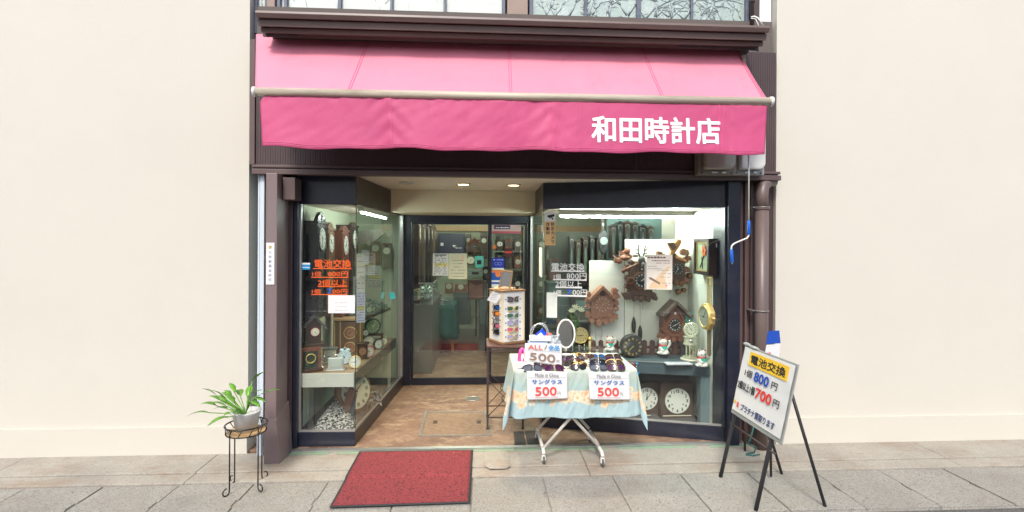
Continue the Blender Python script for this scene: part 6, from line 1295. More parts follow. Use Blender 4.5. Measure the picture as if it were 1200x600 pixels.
# glass counter and green table
cs = thing('glass_counter', 'glass topped display counter with watches inside the shop door', 'counter', P(520, 400, 6.4))
a, b_ = P(483, 330, 6.5), P(553, 330, 6.5); zc_ = P(520, 329, 6.5).z
cx0, cx1, cy0, cy1 = -.875, P(510, 330, 6.5).x, 6.15, 7.6
mb = MB(); mb.box(cx0, cx1, cy0, cy1, FZ, zc_ - .26); build(mb, 'cabinet', mat('counter_grey', (.12, .13, .11), .35), cs, bevel=.005)
mb = MB(); mb.box(cx0, cx1, cy0, cy1, zc_ - .01, zc_); build(mb, 'glass_top', glass_c, cs)
mb = MB(); mb.box(cx0 - .005, cx1 + .005, cy0 - .01, cy0, zc_ - .012, zc_ + .004); mb.box(cx1, cx1 + .01, cy0, cy1, zc_ - .012, zc_ + .004); mb.box(cx1 - .01, cx1 + .005, cy0 - .01, cy0 + .01, zc_ - .26, zc_); build(mb, 'metal_edge', alum, cs)
mb = MB(); rr = random.Random(5)
for k in range(320):
    x_ = rr.uniform(cx0 + .05, cx1 - .05); y_ = rr.uniform(cy0 + .05, cy1 - .05); s_ = rr.uniform(.012, .03); z_ = zc_ - .2 + rr.random() * .12; mb.add([(x_ + s_ * sx, y_ + s_ * sy * .6, z_ + s_ * .7 * sz) for sx, sy, sz in ((1, 0, 0), (-1, 0, 0), (0, 1, 0), (0, -1, 0), (0, 0, 1), (0, 0, -1))], [(0, 2, 4), (2, 1, 4), (1, 3, 4), (3, 0, 4), (2, 0, 5), (1, 2, 5), (3, 1, 5), (0, 3, 5)])
build(mb, 'trinket_heap', bead, cs, kind='stuff')
tg = thing('green_cloth_table', 'table under a dark green cloth beside the glass counter', 'table', P(520, 400, 7.6))
gcl = mat('green_cloth', (.02, .11, .085), .8, var=.15); y_ = 7.3; a, b_ = P(498, 360, y_), P(533, 360, y_); zt_ = P(515, 358, y_).z; zh_ = P(515, 396, y_).z
mb = MB()
def f_gt(u, v):
    # front and side skirt with folds
    per = [(a.x, y_ + .6), (a.x, y_), (b_.x, y_), (b_.x, y_ + .6)]; L_ = [.6, b_.x - a.x, .6]; d = u * sum(L_); k = 0
    while k < 2 and d > L_[k]: d -= L_[k]; k += 1
    p = V(per[k]).lerp(V(per[k + 1]), min(1, d / L_[k])); o_ = .02 * math.sin(u * 50) * v + .03 * v; n_ = [V((-1, 0)), V((0, -1)), V((1, 0))][k]
    return (p.x + n_.x * o_, p.y + n_.y * o_, zt_ + (zh_ - zt_) * v * (1 + .04 * math.sin(u * 23)))
mb.grid(f_gt, 90, 8); mb.box(a.x, b_.x, y_, y_ + .6, zt_ - .01, zt_); build(mb, 'cloth', gcl, tg, solid=.004)
for q in ((a.x + .03, y_ + .03), (b_.x - .03, y_ + .03)): mb = MB(); mb.box(q[0] - .02, q[0] + .02, q[1] - .02, q[1] + .02, FZ, zh_ + .02); build(mb, 'leg', mat('orange_leg', (.35, .14, .05), .5), tg)
for i, (px_, w_, h_, c_, lab) in enumerate(((503, 9, 7, (.42, .34, .18), 'tan open box of goods on the green cloth table'), (514, 12, 9, (.38, .40, .36), 'grey goods box on the green cloth table'), (525, 8, 8, (.16, .28, .26), 'dark teal goods box on the green cloth table'))):
    it = Item('goods_box', lab, 'box', px_, 358.5, y_ + .12); s_ = it.s; m_ = mat('goods%d' % i, c_, .5, var=.3); mb = it.mb(); w2, h2 = w_ * s_, h_ * s_
    mb.box(-w2 / 2, w2 / 2, 0, h2, -.1, -.095); mb.box(-w2 / 2, w2 / 2, 0, h2 * .6, -.005, 0); mb.box(-w2 / 2, -w2 / 2 + .005, 0, h2 * .8, -.095, -.005); mb.box(w2 / 2 - .005, w2 / 2, 0, h2 * .8, -.095, -.005); mb.box(-w2 / 2, w2 / 2, 0, .004, -.095, -.005); it.part('tray', mb, m_)
    mb = it.mb(); [mb.ell((R.uniform(-w2 * .4, w2 * .4), h2 * .7, R.uniform(-.08, -.02)), (.012, .012, .008), 8, 5) for _ in range(14)]; it.part('goods', mb, bead, kind='stuff')
# back wall items
bp_ = Item('dark_board', 'large navy notice board on the shop back wall', 'board', 529, 297, 8.9); mb = bp_.mb(); mb.prism(bp_.pts((513.5, 298), (545, 298), (545, 273.5), (513.5, 273.5)), 0, .05); bp_.part('panel', mb, mat('navy_board', (.012, .016, .045), .4), bevel=.004)
mb = bp_.mb(); mb.box(*[bp_.l(516.5, 0)[0], bp_.l(520, 0)[0]], bp_.l(0, 288)[1], bp_.l(0, 284.5)[1], .051, .054); bp_.part('sticker', mb, paper)
mb = bp_.mb(); mb.ell((*bp_.l(532, 288.5), .055), (.04, .02, .01)); mb.box(*[bp_.l(533, 0)[0], bp_.l(541, 0)[0]], bp_.l(0, 291)[1], bp_.l(0, 290)[1], .051, .054); bp_.part('key_hook', mb, silver)
def smallcuckoo(label, px, py, Y, w, h):
    it = Item('cuckoo_clock', label, 'cuckoo clock', px, py + h / 2, Y); x0, x1 = px - w / 2, px + w / 2; y0, y1 = py - h / 2, py + h / 2
    mb = it.mb(); mb.prism(it.pts((x0 + 1, y1), (x0 + 1, y0 + h * .35), (px, y0 + h * .1), (x1 - 1, y0 + h * .35), (x1 - 1, y1)), 0, .12); it.part('body', mb, wood_cd, bevel=.005)
    mb = it.mb(); mb.prism(it.pts((x0 - 1, y0 + h * .38), (px, y0), (x1 + 1, y0 + h * .38), (x1 + 1, y0 + h * .46), (px, y0 + h * .12), (x0 - 1, y0 + h * .46)), 0, .16); it.part('roof', mb, mat('red_roof', (.22, .03, .02), .5), bevel=.004)
    mb = it.mb(); leaves(it, mb, [(x0 + 1, y1 - 2, 3, 200, 1.4), (x1 - 1, y1 - 2, 3, 340, 1.4), (px, y1, 3, 270, 1.5), (x0 + 2, y0 + 4, 3, 150, 1.3), (x1 - 2, y0 + 4, 3, 30, 1.3)], .05, .13); it.part('carving', mb, wood_cd)
    dial(it.root, it.mb, *it.l(px, py + h * .12), w * .24 * it.s, .121, dial_b, ink_white, (10, 10)); return it
for i, (px_, py_, w_, h_, c_, lab) in enumerate(((489, 300, 7, 30, wood_d, 'narrow dark wall clock on the back wall nearest the side wall'), (497, 318, 8, 18, wood_c, 'brown wall clock low on the back wall beside the counter'), (508, 283, 5, 16, dkb, 'small dark wall clock squeezed left of the navy board'), (549, 286, 6, 24, dkb, 'slim dark wall clock right of the navy board'), (567, 288, 8, 30, wood_d, 'tall dark wall clock behind the door stile'), (569, 322, 7, 20, black_w, 'black wall clock below the tall one behind the door stile'), (540, 338, 14, 9, wood_c, 'brown mantel clock on the inner counter under the notices'), (526, 338, 9, 12, wood_m, 'mid brown mantel clock on the inner counter'))):
    boxclock('hanging_clock', lab, px_, py_ + h_ / 2, 8.85 if i < 6 else 8.4, w_, h_, min(w_, h_) * .36, c_, mat('aged_dial', (.50, .52, .42), .4), dy=h_ * .7, depth=.1, base=False, cat='wall clock')
for i, (px_, y0_, y1_, w_, Y_, c_, lab) in enumerate(((541, 343, 372, 20, 8.3, (.10, .13, .11), 'low grey green cabinet under the back wall clocks'), (566, 330, 392, 9, 7.4, (.05, .055, .05), 'tall black stand beside the door stile inside the shop'), (487, 340, 352, 6, 6.0, (.30, .26, .15), 'small tan box on the corner of the glass counter'))):
    it = Item('showcase', lab, 'cabinet', px_, y1_, Y_); s_ = it.s; w2, h2 = w_ * s_ / 2, (y1_ - y0_) * s_; m_ = mat('inner_case_%d' % i, c_, .4, var=.3)
    mb = it.mb(); mb.box(-w2, w2, -(it.O.z - FZ) if i < 2 else 0, h2, -.25, 0); it.part('carcass', mb, m_, bevel=.004)
    mb = it.mb(); mb.box(-w2 * .8, w2 * .8, h2 * .2, h2 * .85, .001, .006); it.part('panel', mb, mat('dim_glass_panel', (.10, .14, .13), .15))
smallcuckoo('red roofed carved cuckoo clock on the back wall right of the navy board', 556, 287, 8.9, 11, 17)
smallcuckoo('small carved cuckoo clock behind the pink banner on the door', 586, 281, 8.9, 9, 14)
tableclock('round_wall_clock', 'round brass rimmed clock on the back wall beside the teal card', 551.5, 310.5, 8.8, 4.6, dial_c, mat('bronze_rim', (.10, .07, .04), .4), feet=False, cat='wall clock')
for px_, py_, w_, h_, c_, lab in ((561.5, 307, 10, 14, (.10, .42, .40), 'teal printed card on the back wall'), (557, 320, 16, 9, (.22, .27, .24), 'grey office machine standing under the teal card')):
    it = Item('wall_card' if h_ > 10 else 'office_machine', lab, 'card' if h_ > 10 else 'machine', px_, py_ + h_ / 2, 8.6); s_ = it.s; mb = it.mb(); mb.box(-w_ / 2 * s_, w_ / 2 * s_, 0, h_ * s_, -.1 if h_ < 10 else -.01, 0); it.part('body', mb, mat('c_' + str(px_), c_, .5), bevel=.004)
    mb = it.mb(); mb.box(-w_ * .25 * s_, w_ * .25 * s_, h_ * .3 * s_, h_ * .65 * s_, .001, .004); it.part('panel', mb, ink)
it = Item('dark_picture', 'dark brown framed picture low on the right of the inner room', 'picture', 558, 351, 6.9); mb = it.mb(); mb.prism(it.pts((548, 351), (567.5, 351), (567.5, 328), (548, 328)), 0, .02); fr_ = it.part('frame', mb, mat('pic_frame', (.06, .025, .018), .5), bevel=.004)
mb = it.mb(); mb.prism(it.pts((550, 349), (565.5, 349), (565.5, 332), (558, 335), (550, 331)), .021, .024); it.part('image', mb, mat('pic_img', (.16, .07, .045), .5, var=.6, vs=9))
mb = it.mb(); mb.box(-.012, .012, -.5, 0, -.05, -.02); it.part('stand', mb, ink)
gcab = thing('clock_cabinet', 'dark shelf cabinet of clocks seen through the right door glass', 'cabinet', P(597, 400, 7.6))
a, b_ = P(580, 300, 7.6), P(613, 300, 7.6); mb = MB(); mb.box(a.x, b_.x, 7.9, 7.95, FZ, 1.85)
for z_ in (.45, .85, 1.18, 1.45, 1.83): mb.box(a.x, b_.x, 7.6, 7.9, z_, z_ + .025)
mb.box(a.x - .03, a.x, 7.6, 7.95, FZ, 1.86); mb.box(b_.x, b_.x + .03, 7.6, 7.95, FZ, 1.86); build(mb, 'shelving', mat('cab_green', (.15, .17, .12), .5), gcab)
k = 0
for z_, n_ in ((1.475, 3), (1.205, 3), (.875, 3), (.475, 3)):
    for j in range(n_):
        x_ = a.x + (b_.x - a.x) * (j + .5) / n_; o_ = V((x_, 7.7, z_)); mk = (lambda o_=o_: MB(o_, V((1, 0, 0)), UZ, V((0, -1, 0))))
        t = thing('shelf_clock', '%s clock on the %s shelf of the dark cabinet' % (['first', 'middle', 'last'][j], ['top', 'second', 'third', 'bottom'][[1.475, 1.205, .875, .475].index(z_)]), 'clock', o_, 'clocks in the dark cabinet')
        h_ = .2; mb = mk(); mb.prism([(-.055, 0), (.055, 0), (.055, h_ * .7), (0, h_), (-.055, h_ * .7)], -.06, 0); build(mb, 'case', [wood_d, wood_c, dkb, wood_r][(k) % 4], t, bevel=.004)
        dial(t, mk, 0, h_ * .5, .038, .001, [dial_c, dial_b, dial_w][k % 3], ink_white if k % 3 == 1 else ink, (R.randint(1, 11), 20)); k += 1
rm = Item('floor_rug', 'dull red rug on the shop floor behind the door', 'rug', 540, 408, 7.9); ra, rb = G(500, 410, FZ), G(566, 410, FZ); mb = MB(); mb.box(ra.x, rb.x, ra.y - .1, ra.y + .45, FZ + .001, FZ + .008)
rm.root.location = (0, 0, 0); ORG[rm.root.name] = V((0, 0, 0)); build(mb, 'pile', mat('rug_red', (.20, .05, .04), .9), rm.root)
# papers and stickers on the doors
dL0, dL1 = V((X(482), Yd + .027, 0)), V((X(576), Yd + .027, 0)); dR0, dR1 = V((X(571.5), Yd + .065, 0)), V((X(618), Yd + .065, 0))
pDL, pDR = Pane(dL0, dL1, .003), Pane(dR0, dR1, .003)
t = poster('door_notice', 'white printed notice with yellow band on the left door glass', pDL, 507, 297, 525.3, 323, paper, 11, 21, 'notice', inset=.06, rh=1.6)
mb = pDL.mb(); pDL.rect(mb, 509, 308.3, 524.5, 312.6, .0011, .0013); build(mb, 'yellow_band', mat('pale_yellow', (.75, .68, .25), .6), t)
mb = pDL.mb(); a, b_ = pDL.l(510, 299.8); c2, _ = pDL.l(523, 299.8); mb.scrib(a, c2, b_, .011, .0016, 77); build(mb, 'heading_print', ink, t)
t = poster('door_notice', 'plain cream notice beside the yellow banded one on the door', pDL, 525.6, 297, 547.5, 327, mat('cream_notice', (.70, .68, .50), .6), 6, 23, 'notice', inset=.1, rh=1.2, y_from=303)
mb = pDL.mb(); pDL.rect(mb, 540.5, 299, 543.5, 307, .0011, .0014); build(mb, 'figure_print', mat('peach', (.8, .55, .4), .6), t)
t = poster('door_banner', 'purple and pink banner sticker along the top of the right door', pDR, 576, 263, 610.5, 273.5, mat('banner_pink', (.62, .42, .42), .5), cat='banner')
mb = pDR.mb(); pDR.rect(mb, 579, 264, 598, 268.5, .0011, .0014); build(mb, 'purple_panel', mat('plum', (.05, .02, .08), .5), t)
mb = pDR.mb(); pDR.rect(mb, 576, 271, 610.5, 273.5, .0011, .0014); build(mb, 'rose_band', mat('rose', (.55, .10, .14), .5), t)
mb = pDR.mb(); a, b_ = pDR.l(581, 267.3); c2, _ = pDR.l(597, 267.3); mb.scrib(a, c2, b_, .014, .0016, 5); build(mb, 'print', paper, t)
t = poster('blue_sticker', 'royal blue handshake sticker on the door above the orange one', pDR, 576.3, 302, 591, 313.6, mat('royal', (.01, .03, .42), .4), cat='sticker')
mb = pDR.mb(); a, b_ = pDR.l(578, 305); c2, _ = pDR.l(590, 305); mb.scrib(a, c2, b_, .014, .0014, 9)
for s_ in (-1, 1):
    cx_, cz_ = pDR.l(583.7 + s_ * 2.1, 309); mb.ring((cx_, cz_, .0015), .019, .0018, 20, ry=.015)
build(mb, 'print', mat('pale_blue_print', (.45, .55, .8), .5), t)
mb = pDR.mb(); pDR.rect(mb, 577, 314.1, 590.5, 316.2, .0, .001); build(mb, 'white_strip', paper, t)
t = poster('orange_sticker', 'blue sticker with orange flower and white bands on the door', pDR, 576, 318.5, 590, 334, mat('mid_blue', (.01, .10, .48), .4), cat='sticker')
mb = pDR.mb(); pDR.rect(mb, 576, 316.8, 590, 319.5, .0011, .0014); mb.disc(pDR.l(583.5, 321.5), .032, .0015, .0018, 8); build(mb, 'orange_emblem', mat('emb_orange', (.80, .22, .05), .5), t)
mb = pDR.mb(); pDR.rect(mb, 576, 328.5, 590, 330.5, .0011, .0014); pDR.rect(mb, 576, 333, 590, 337, .0011, .0014); build(mb, 'white_band', paper, t)
t = poster('orange_decal', 'small orange decal near the middle stile of the door', pDR, 576.5, 289, 581, 291.6, mat('emb_orange', (.80, .22, .05), .5), cat='sticker')
mb = pDR.mb(); mb.disc(pDR.l(579.5, 289), .022, .0002, .0012, 14); build(mb, 'round_head', MATS['emb_orange'], t)
t = poster('red_sticker', 'black and red sticker on the right door glass', pDR, 591, 291, 601, 301, mat('dark_red_bg', (.06, .01, .012), .4), cat='sticker'); mb = pDR.mb(); pDR.rect(mb, 592, 294.5, 600, 296.5, .0011, .0014); build(mb, 'red_mark', ink_red, t)
t = poster('white_square_sticker', 'tiny white square sticker with red cross on the door', pDR, 584.5, 284, 588.7, 288, paper, cat='sticker'); mb = pDR.mb(); pDR.rect(mb, 586.1, 284.8, 587.1, 287.2, .0011, .0014); build(mb, 'red_mark', ink_red, t)
# ================================================================ folding table with cloth
zt4 = .685; Yfr, Ybk = 3.66, 4.20
tx0, tx1 = P(604, 435, Yfr).x, P(744, 438, Yfr).x
ft = thing('folding_table', 'wheeled folding table with pale crossed tube legs under the flowered cloth', 'table', ((tx0 + tx1) / 2, 3.9, .016))
mb = MB(); mb.box(tx0 + .01, tx1 - .01, Yfr + .01, Ybk, zt4 - .03, zt4 - .004); build(mb, 'table_top', white, ft, bevel=.006)
wl_, wr_ = G(637, 543, .016), G(706, 546, .016)
castm = mat('caster_grey', (.10, .11, .11), .5)
for i, (q, s_) in enumerate(((wl_, 1), (wr_, -1))):
    fx = q.x; yf = q.y + .02; yb_ = yf + .40; zf = .105
    mb = MB(); mb.tube([(fx, yf - .03, zf - .02), (fx, yf, zf), (fx, yb_, zf), (fx, yb_ + .03, zf - .02)], .013, 10); build(mb, 'foot_bar', steelw, ft)
    for y_ in (yf - .015, yb_ + .015):
        mb = MB(); mb.tube([(fx, y_, zf), (fx, y_, .07)], .011, 8); mb.hexa([(fx - .016, y_ - .02, .04), (fx + .016, y_ - .02, .04), (fx + .016, y_ + .012, .04), (fx - .016, y_ + .012, .04)], [(fx - .012, y_ - .012, .075), (fx + .012, y_ - .012, .075), (fx + .012, y_ + .012, .075), (fx - .012, y_ + .012, .075)]); ca = build(mb, 'caster', steelw, ft, bevel=.002)
        mb = MB(); mb.lathe([(.022, -.008), (.027, -.006), (.027, .006), (.022, .008)], (fx, y_ - .012, .016 + .027), 0, 20); build(mb, 'wheel', castm, ca)
cxm = (wl_.x + wr_.x) / 2
for y_, k in ((wl_.y + .03, 0), (wl_.y + .40, 1)):
    for s_ in (-1, 1):
        ex = wl_.x if s_ < 0 else wr_.x; oth = cxm - (ex - cxm) * 1.35
        y2 = y_ + (.012 if s_ > 0 else 0); mb = MB(); mb.tube([(ex, y2, .11), (oth + .0, y2, zt4 - .035)], .0115, 10); build(mb, 'cross_leg', steelw, ft)
mb = MB(); zc5 = .11 + (zt4 - .145) * .435; mb.tube([(cxm, wl_.y + .02, zc5), (cxm, wl_.y + .43, zc5)], .008, 8); build(mb, 'pivot_rod', alum, ft)
# cloth: printed flower band, aqua ground
cm, N, L, b, tc = nodes_mat('flowered_cloth'); at = N.new('ShaderNodeAttribute'); at.attribute_name = 'Col'; L.new(at.outputs['Color'], b.inputs['Base Color']); b.inputs['Roughness'].default_value = .8; bumpn(N, L, b, noise(N, L, tc.outputs['Object'], 22, 6, .7), .5)
aqua = V((.37, .51, .53)); peach = V((.72, .40, .19)); ivory = V((.64, .53, .36)); greeny = V((.42, .49, .30))
rr = random.Random(77); flw = []
HW, HD = .335, .30
def colr(s_, t_, sidew):
    """s_ along the hem, t_ distance down from the table edge (m)"""
    c = aqua.copy()
    if t_ < .20: 
        w = math.sin(s_ * 160 + 9 * math.sin(t_ * 14)) * .5 + .5; c = c.lerp(greeny, (.55 if w > .62 else .15) * (1 - abs(t_ - .08) / .16 if t_ < .24 else 0)) if t_ > 0 else c
        c = c.lerp(ivory, .35 * max(0, 1 - t_ / .1)) if t_ >= 0 else c
    return c
for k in range(420):
    t_ = rr.gauss(.195, .022); flw.append((rr.uniform(-.3, 2.2), min(.25, max(.14, t_)), rr.uniform(.014, .034), rr.random() * 6.28, rr.random()))
flw.sort(key=lambda f: f[2], reverse=True)
def flower_col(s_, t_, c):
    for (fx, ft_, r_, ph, kk) in flw:
        dx, dy = s_ - fx, t_ - ft_; d = math.hypot(dx, dy)
        if d < r_:
            a = math.atan2(dy, dx) + ph; pet = .72 + .28 * abs(math.cos(a * 2.5))
            if d < r_ * pet:
                if d < r_ * .28: return peach.lerp(V((.95, .45, .2)), .4)
                base = ivory if kk < .6 else peach; k2 = d / (r_ * pet); return base.lerp(V((.92, .86, .74)), .5 * k2) if k2 < .85 else base.lerp(V((.6, .66, .5)), .45)
    return c
W4 = tx1 - tx0; D4 = Ybk - Yfr
NU, NV = 330, 170
ox, of = .25, .345          # side and front overhang
def cloth(u, v):
    X_ = -ox + u * (W4 + 2 * ox); Y_ = -of + v * (D4 + of)
    dx = max(0, -X_, X_ - W4); sgn = -1 if X_ < 0 else 1; dy = max(0, -Y_)
    bx = tx0 + min(max(X_, 0), W4); by = Yfr + max(Y_, 0); 
    wav = .010 * math.sin(X_ * 17 + 1) + .006 * math.sin(X_ * 41)
    if dx == 0 and dy == 0: return V((bx, by, zt4 + .001 + .0015 * mnoise.noise(V((X_ * 8, Y_ * 8, 0)))))
    if dx > 0 and dy > 0:
        m_ = min(dx, dy); h_ = max(dx, dy) * (.93) + m_ * .42; a_ = math.atan2(dy, dx); rad_ = m_ * .55
        x_ = bx + sgn * (.01 + (.12 if sgn < 0 else .08) * h_ + rad_ * math.cos(a_) * .40); y_ = by - (.012 + .05 * h_ + rad_ * math.sin(a_) * .25) ; z_ = zt4 - h_ * (.97 if sgn < 0 else 1.0)
        return V((x_, y_, z_))
    if dy > 0: 
        k_ = dy / of; fold = .0035 * mnoise.noise(V((X_ * 30 + dy * 12, dy * 7, 4))) + .0025 * mnoise.noise(V((X_ * 70, dy * 20, 9))); return V((bx, by - .012 * min(1, dy / .02) - wav * k_ - fold - .012 * k_, zt4 - max(0, dy - .004) * 1.0 + .004 * math.sin(X_ * 9) * k_))
    k_ = dx / ox; w2 = .012 * math.sin(Y_ * 22) * k_
    return V((bx + sgn * (.012 + (.20 if sgn < 0 else .10) * dx + w2), by, zt4 - max(0, dx - .004) * .98))
mb = MB(); vs = []; vc = []
for j in range(NV + 1):
    for i in range(NU + 1):
        u, v = i / NU, j / NV; p = cloth(u, v); vs.append(p)
        X_ = -ox + u * (W4 + 2 * ox); Y_ = -of + v * (D4 + of); dx = max(0, -X_, X_ - W4); dy = max(0, -Y_)
        t_ = dy if dy >= dx else dx; s_ = X_ if dy >= dx else (-Y_ - .2 if X_ < 0 else W4 + .1 + Y_)
        c = colr(s_, t_, 0); c = flower_col(s_, t_, c) if t_ > .09 else c; vc.append(tuple(c))
mb.add(vs, [(j * (NU + 1) + i, j * (NU + 1) + i + 1, (j + 1) * (NU + 1) + i + 1, (j + 1) * (NU + 1) + i) for j in range(NV) for i in range(NU)], True); mb.vc = vc
build(mb, 'tablecloth', cm, solid=.0015, label='pale aqua tablecloth with a band of peach and ivory flowers hanging to points', cat='tablecloth')
# ---------------------------------------------------------------- paper price signs on the table
def psign(name, label, corners, Y, content, lean=0.0, cat='price sign'):
    it = Item(name, label, cat, (corners[0][0] + corners[1][0]) / 2, corners[2][1], Y, lean=lean); mb = it.mb(); P_ = it.pts(*corners)
    a, b_, c_, d_ = [V((*p, 0)) for p in P_]
    def f(u, v): p = lerp(lerp(d_, c_, u), lerp(a, b_, u), v); return (p.x, p.y, .004 * math.sin(math.pi * u) * math.sin(2 + v * 3) + .0015 * mnoise.noise(V((u * 6, v * 6, 3))))
    mb.grid(f, 24, 20); sh_ = it.part('sheet', mb, paper, solid=.0012)
    def loc(u, v): p = lerp(lerp(d_, c_, u), lerp(a, b_, u), v); return p
    for (nm, s_, u0, v0, u1, v1, m_, bold) in content:
        mb = it.mb(); 
        if s_ == '_': 
            p0, p1 = loc(u0, v0), loc(u1, v0); mb.add([(p0.x, p0.y, .0085), (p1.x, p1.y, .0085), (p1.x, p1.y + .0022, .0085), (p0.x, p0.y + .0022, .0085)], [(0, 1, 2, 3)])
        else:
            vs_, fs_ = glyphs(s_); n_ = 6 if bold else 1
            for k in range(n_):
                o_ = bold * .55 * (v1 - v0) if bold else 0; 
                mb.add([tuple(loc(u0 + (u1 - u0) * p[0] + .5 * o_ * math.cos(k * 1.047), v0 + (v1 - v0) * p[1] + o_ * math.sin(k * 1.047)) + V((0, 0, .0075 + .0001 * k))) for p in vs_], fs_)
        it.part(nm, mb, m_, parent=sh_)
    return it
def price(which, cs, Y): 
    return psign('price_sign', which, cs, Y, [('origin_text', 'Made in China', .20, .815, .78, .94, inkg, .03), ('rule', '_', .02, .79, .95, .79, mat('rule_grey', (.35, .35, .36), .6), 0), ('sunglasses_text', 'サングラス', .12, .56, .86, .72, mat('deep_blue_print', (.01, .13, .42), .6), .06),
        ('price_text', '500', .20, .15, .72, .45, mat('coral_print', (.80, .08, .06), .6), .07), ('yen_text', '円', .745, .15, .82, .28, inkg, 0), ('underline', '_', .18, .085, .76, .085, ink_red, 0)])
price('white sunglasses price sign hanging at the corner of the cloth nearer the display rack', [(617, 434.5), (665, 436), (665.5, 467.5), (618, 468.5)], 3.615)
price('white sunglasses price sign hanging at the corner of the cloth nearer the cat figurines', [(689, 436), (737.5, 437), (739, 469), (691, 468)], 3.61)
psign('all_items_sign', 'folded white ALL items price sign standing on the flowered table before the basket', [(615, 402), (658.5, 403.5), (658.5, 429.5), (614, 422.5)], 3.83,
      [('all_text', 'ALL', .09, .70, .48, .93, mat('salmon_print', (.82, .13, .08), .6), .05), ('slash', '/', .52, .70, .60, .95, ink_brown, 0), ('items_text', '全品', .63, .70, .93, .95, ink_lblue, .05), ('rule', '_', .07, .62, .95, .62, mat('rule_grey', (.35, .35, .36), .6), 0),
       ('price_text', '500', .14, .12, .82, .50, mat('taupe_print', (.30, .20, .15), .6), .075), ('yen_text', '円', .86, .14, .93, .28, inkg, .04), ('rule', '_', .12, .05, .84, .05, MATS['rule_grey'], 0)])
# ---------------------------------------------------------------- sunglasses
lensm = {'black': mat('lens_black', (.008, .008, .01), .08, coat=.5), 'blue': mat('lens_blue', (.01, .10, .35), .08, coat=.5), 'brown': mat('lens_brown', (.07, .03, .015), .1, coat=.5), 'purple': mat('lens_purple', (.06, .015, .06), .1, coat=.5), 'green': mat('lens_green', (.05, .12, .07), .1, coat=.5), 'pink': mat('lens_pink', (.48, .10, .17), .12, coat=.5), 'lilac': mat('lens_lilac', (.30, .27, .44), .12, coat=.5), 'orange': mat('lens_orange', (.70, .22, .03), .12, coat=.5), 'grey': mat('lens_grey', (.10, .11, .13), .1, coat=.5)}
frm = {'black': black, 'gold': gold, 'tortoise': mat('tortoise', (.12, .04, .012), .2, var=.7, vs=60), 'silver': silver, 'navy': mat('navy_frame_gl', (.01, .015, .06), .2), 'white': mat('white_gl', (.7, .7, .7), .3)}
def make_glasses(name, label, loc, rotz, lens, frame, w=.14, tilt=0.0, group=None, style=0, folded=True):
    ca, sa = math.cos(rotz), math.sin(rotz); u = V((ca, sa, 0)); n0 = V((sa, -ca, 0)); v_ = UZ * math.cos(tilt) - n0 * math.sin(tilt); n = n0 * math.cos(tilt) + UZ * math.sin(tilt)
    t = thing(name, label, 'sunglasses', loc, group); mk = lambda: MB(V(loc), u, v_, n); h = w * (.30 if style == 0 else .24); ly_ = h * .5
    fmb = mk()
    for s_ in (-1, 1):
        cx = s_ * w * .245; pts = []
        for k in range(20):
            a = 2 * math.pi * k / 20; r1 = w * .205; x_ = cx + r1 * abs(math.cos(a)) ** .75 * (1 if math.cos(a) > 0 else -1); z_ = ly_ + h * .5 * abs(math.sin(a)) ** .75 * (1 if math.sin(a) > 0 else -1) * (1 - .12 * s_ * math.cos(a) * (1 if math.sin(a) < 0 else 0)); pts.append((x_, z_))
        mb = mk(); cv = lambda x_: -.9 * (x_ ** 2) / w
        mb.add([(p[0], p[1], cv(p[0])) for p in pts] + [(cx, ly_, cv(cx) + .003)], [(k, (k + 1) % 20, 20) for k in range(20)], True); build(mb, 'lens', lensm[lens], t)
        fmb.tube([(p[0], p[1], cv(p[0]) + .0005) for p in pts + pts[:1]], w * .022, 6, False)
    fmb.tube([(-w * .06, ly_ + h * .2, 0), (0, ly_ + h * .28, .002), (w * .06, ly_ + h * .2, 0)], w * .014, 6)
    for s_ in (-1, 1): fmb.tube([(s_ * w * .44, ly_ + h * .25, cv(w * .44)), (s_ * w * .5, ly_ + h * .28, cv(w * .5) - .002)], w * .016, 6)
    build(fmb, 'frame', frm[frame], t)
    for s_ in (-1, 1):
        mb = mk(); zo = -.012 - (.004 if s_ > 0 else 0)
        if folded: mb.tube([(s_ * w * .5, ly_ + h * .28, cv(w * .5) - .002), (s_ * w * .48, ly_ + h * .26, zo - w * .2), (s_ * -w * .15, ly_ + h * .1, zo - w * .22), (s_ * -w * .4, ly_ - h * .2, zo - w * .2)], w * .012, 6)
        else: mb.tube([(s_ * w * .5, ly_ + h * .28, cv(w * .5) - .002), (s_ * w * .5, ly_ + h * .28, -w * .6), (s_ * w * .49, ly_ - h * .1, -w * .85)], w * .012, 6)
        build(mb, 'temple', frm[frame], t)
    return t
rows = []
def tpoint(px, py): return G(px, py, zt4 + .004)
def gl(px, py, lens, frame, lab, w=.135, tilt=.75, rot=0.0, style=0):
    p = tpoint(px, py); make_glasses('sunglasses', lab, p, rot, lens, frame, w * 1.12, tilt, 'sunglasses laid out on the flowered table', style)
ordr = ['front', 'second', 'third', 'fourth', 'fifth', 'back']
for i, (py_, l_, f_) in enumerate(((433.3, 'grey', 'navy'), (430.3, 'black', 'navy'), (427, 'black', 'black'), (423.7, 'grey', 'black'), (420.3, 'blue', 'black'))):
    gl(702.5 - i * .3, py_, l_, f_, '%s sunglasses of the column nearest the round black clock' % (['navy rimmed front', 'navy rimmed second', 'black third', 'black fourth', 'mirrored blue rearmost'][i]), .125, .55 + .06 * i, rad(R.uniform(-3, 3)))
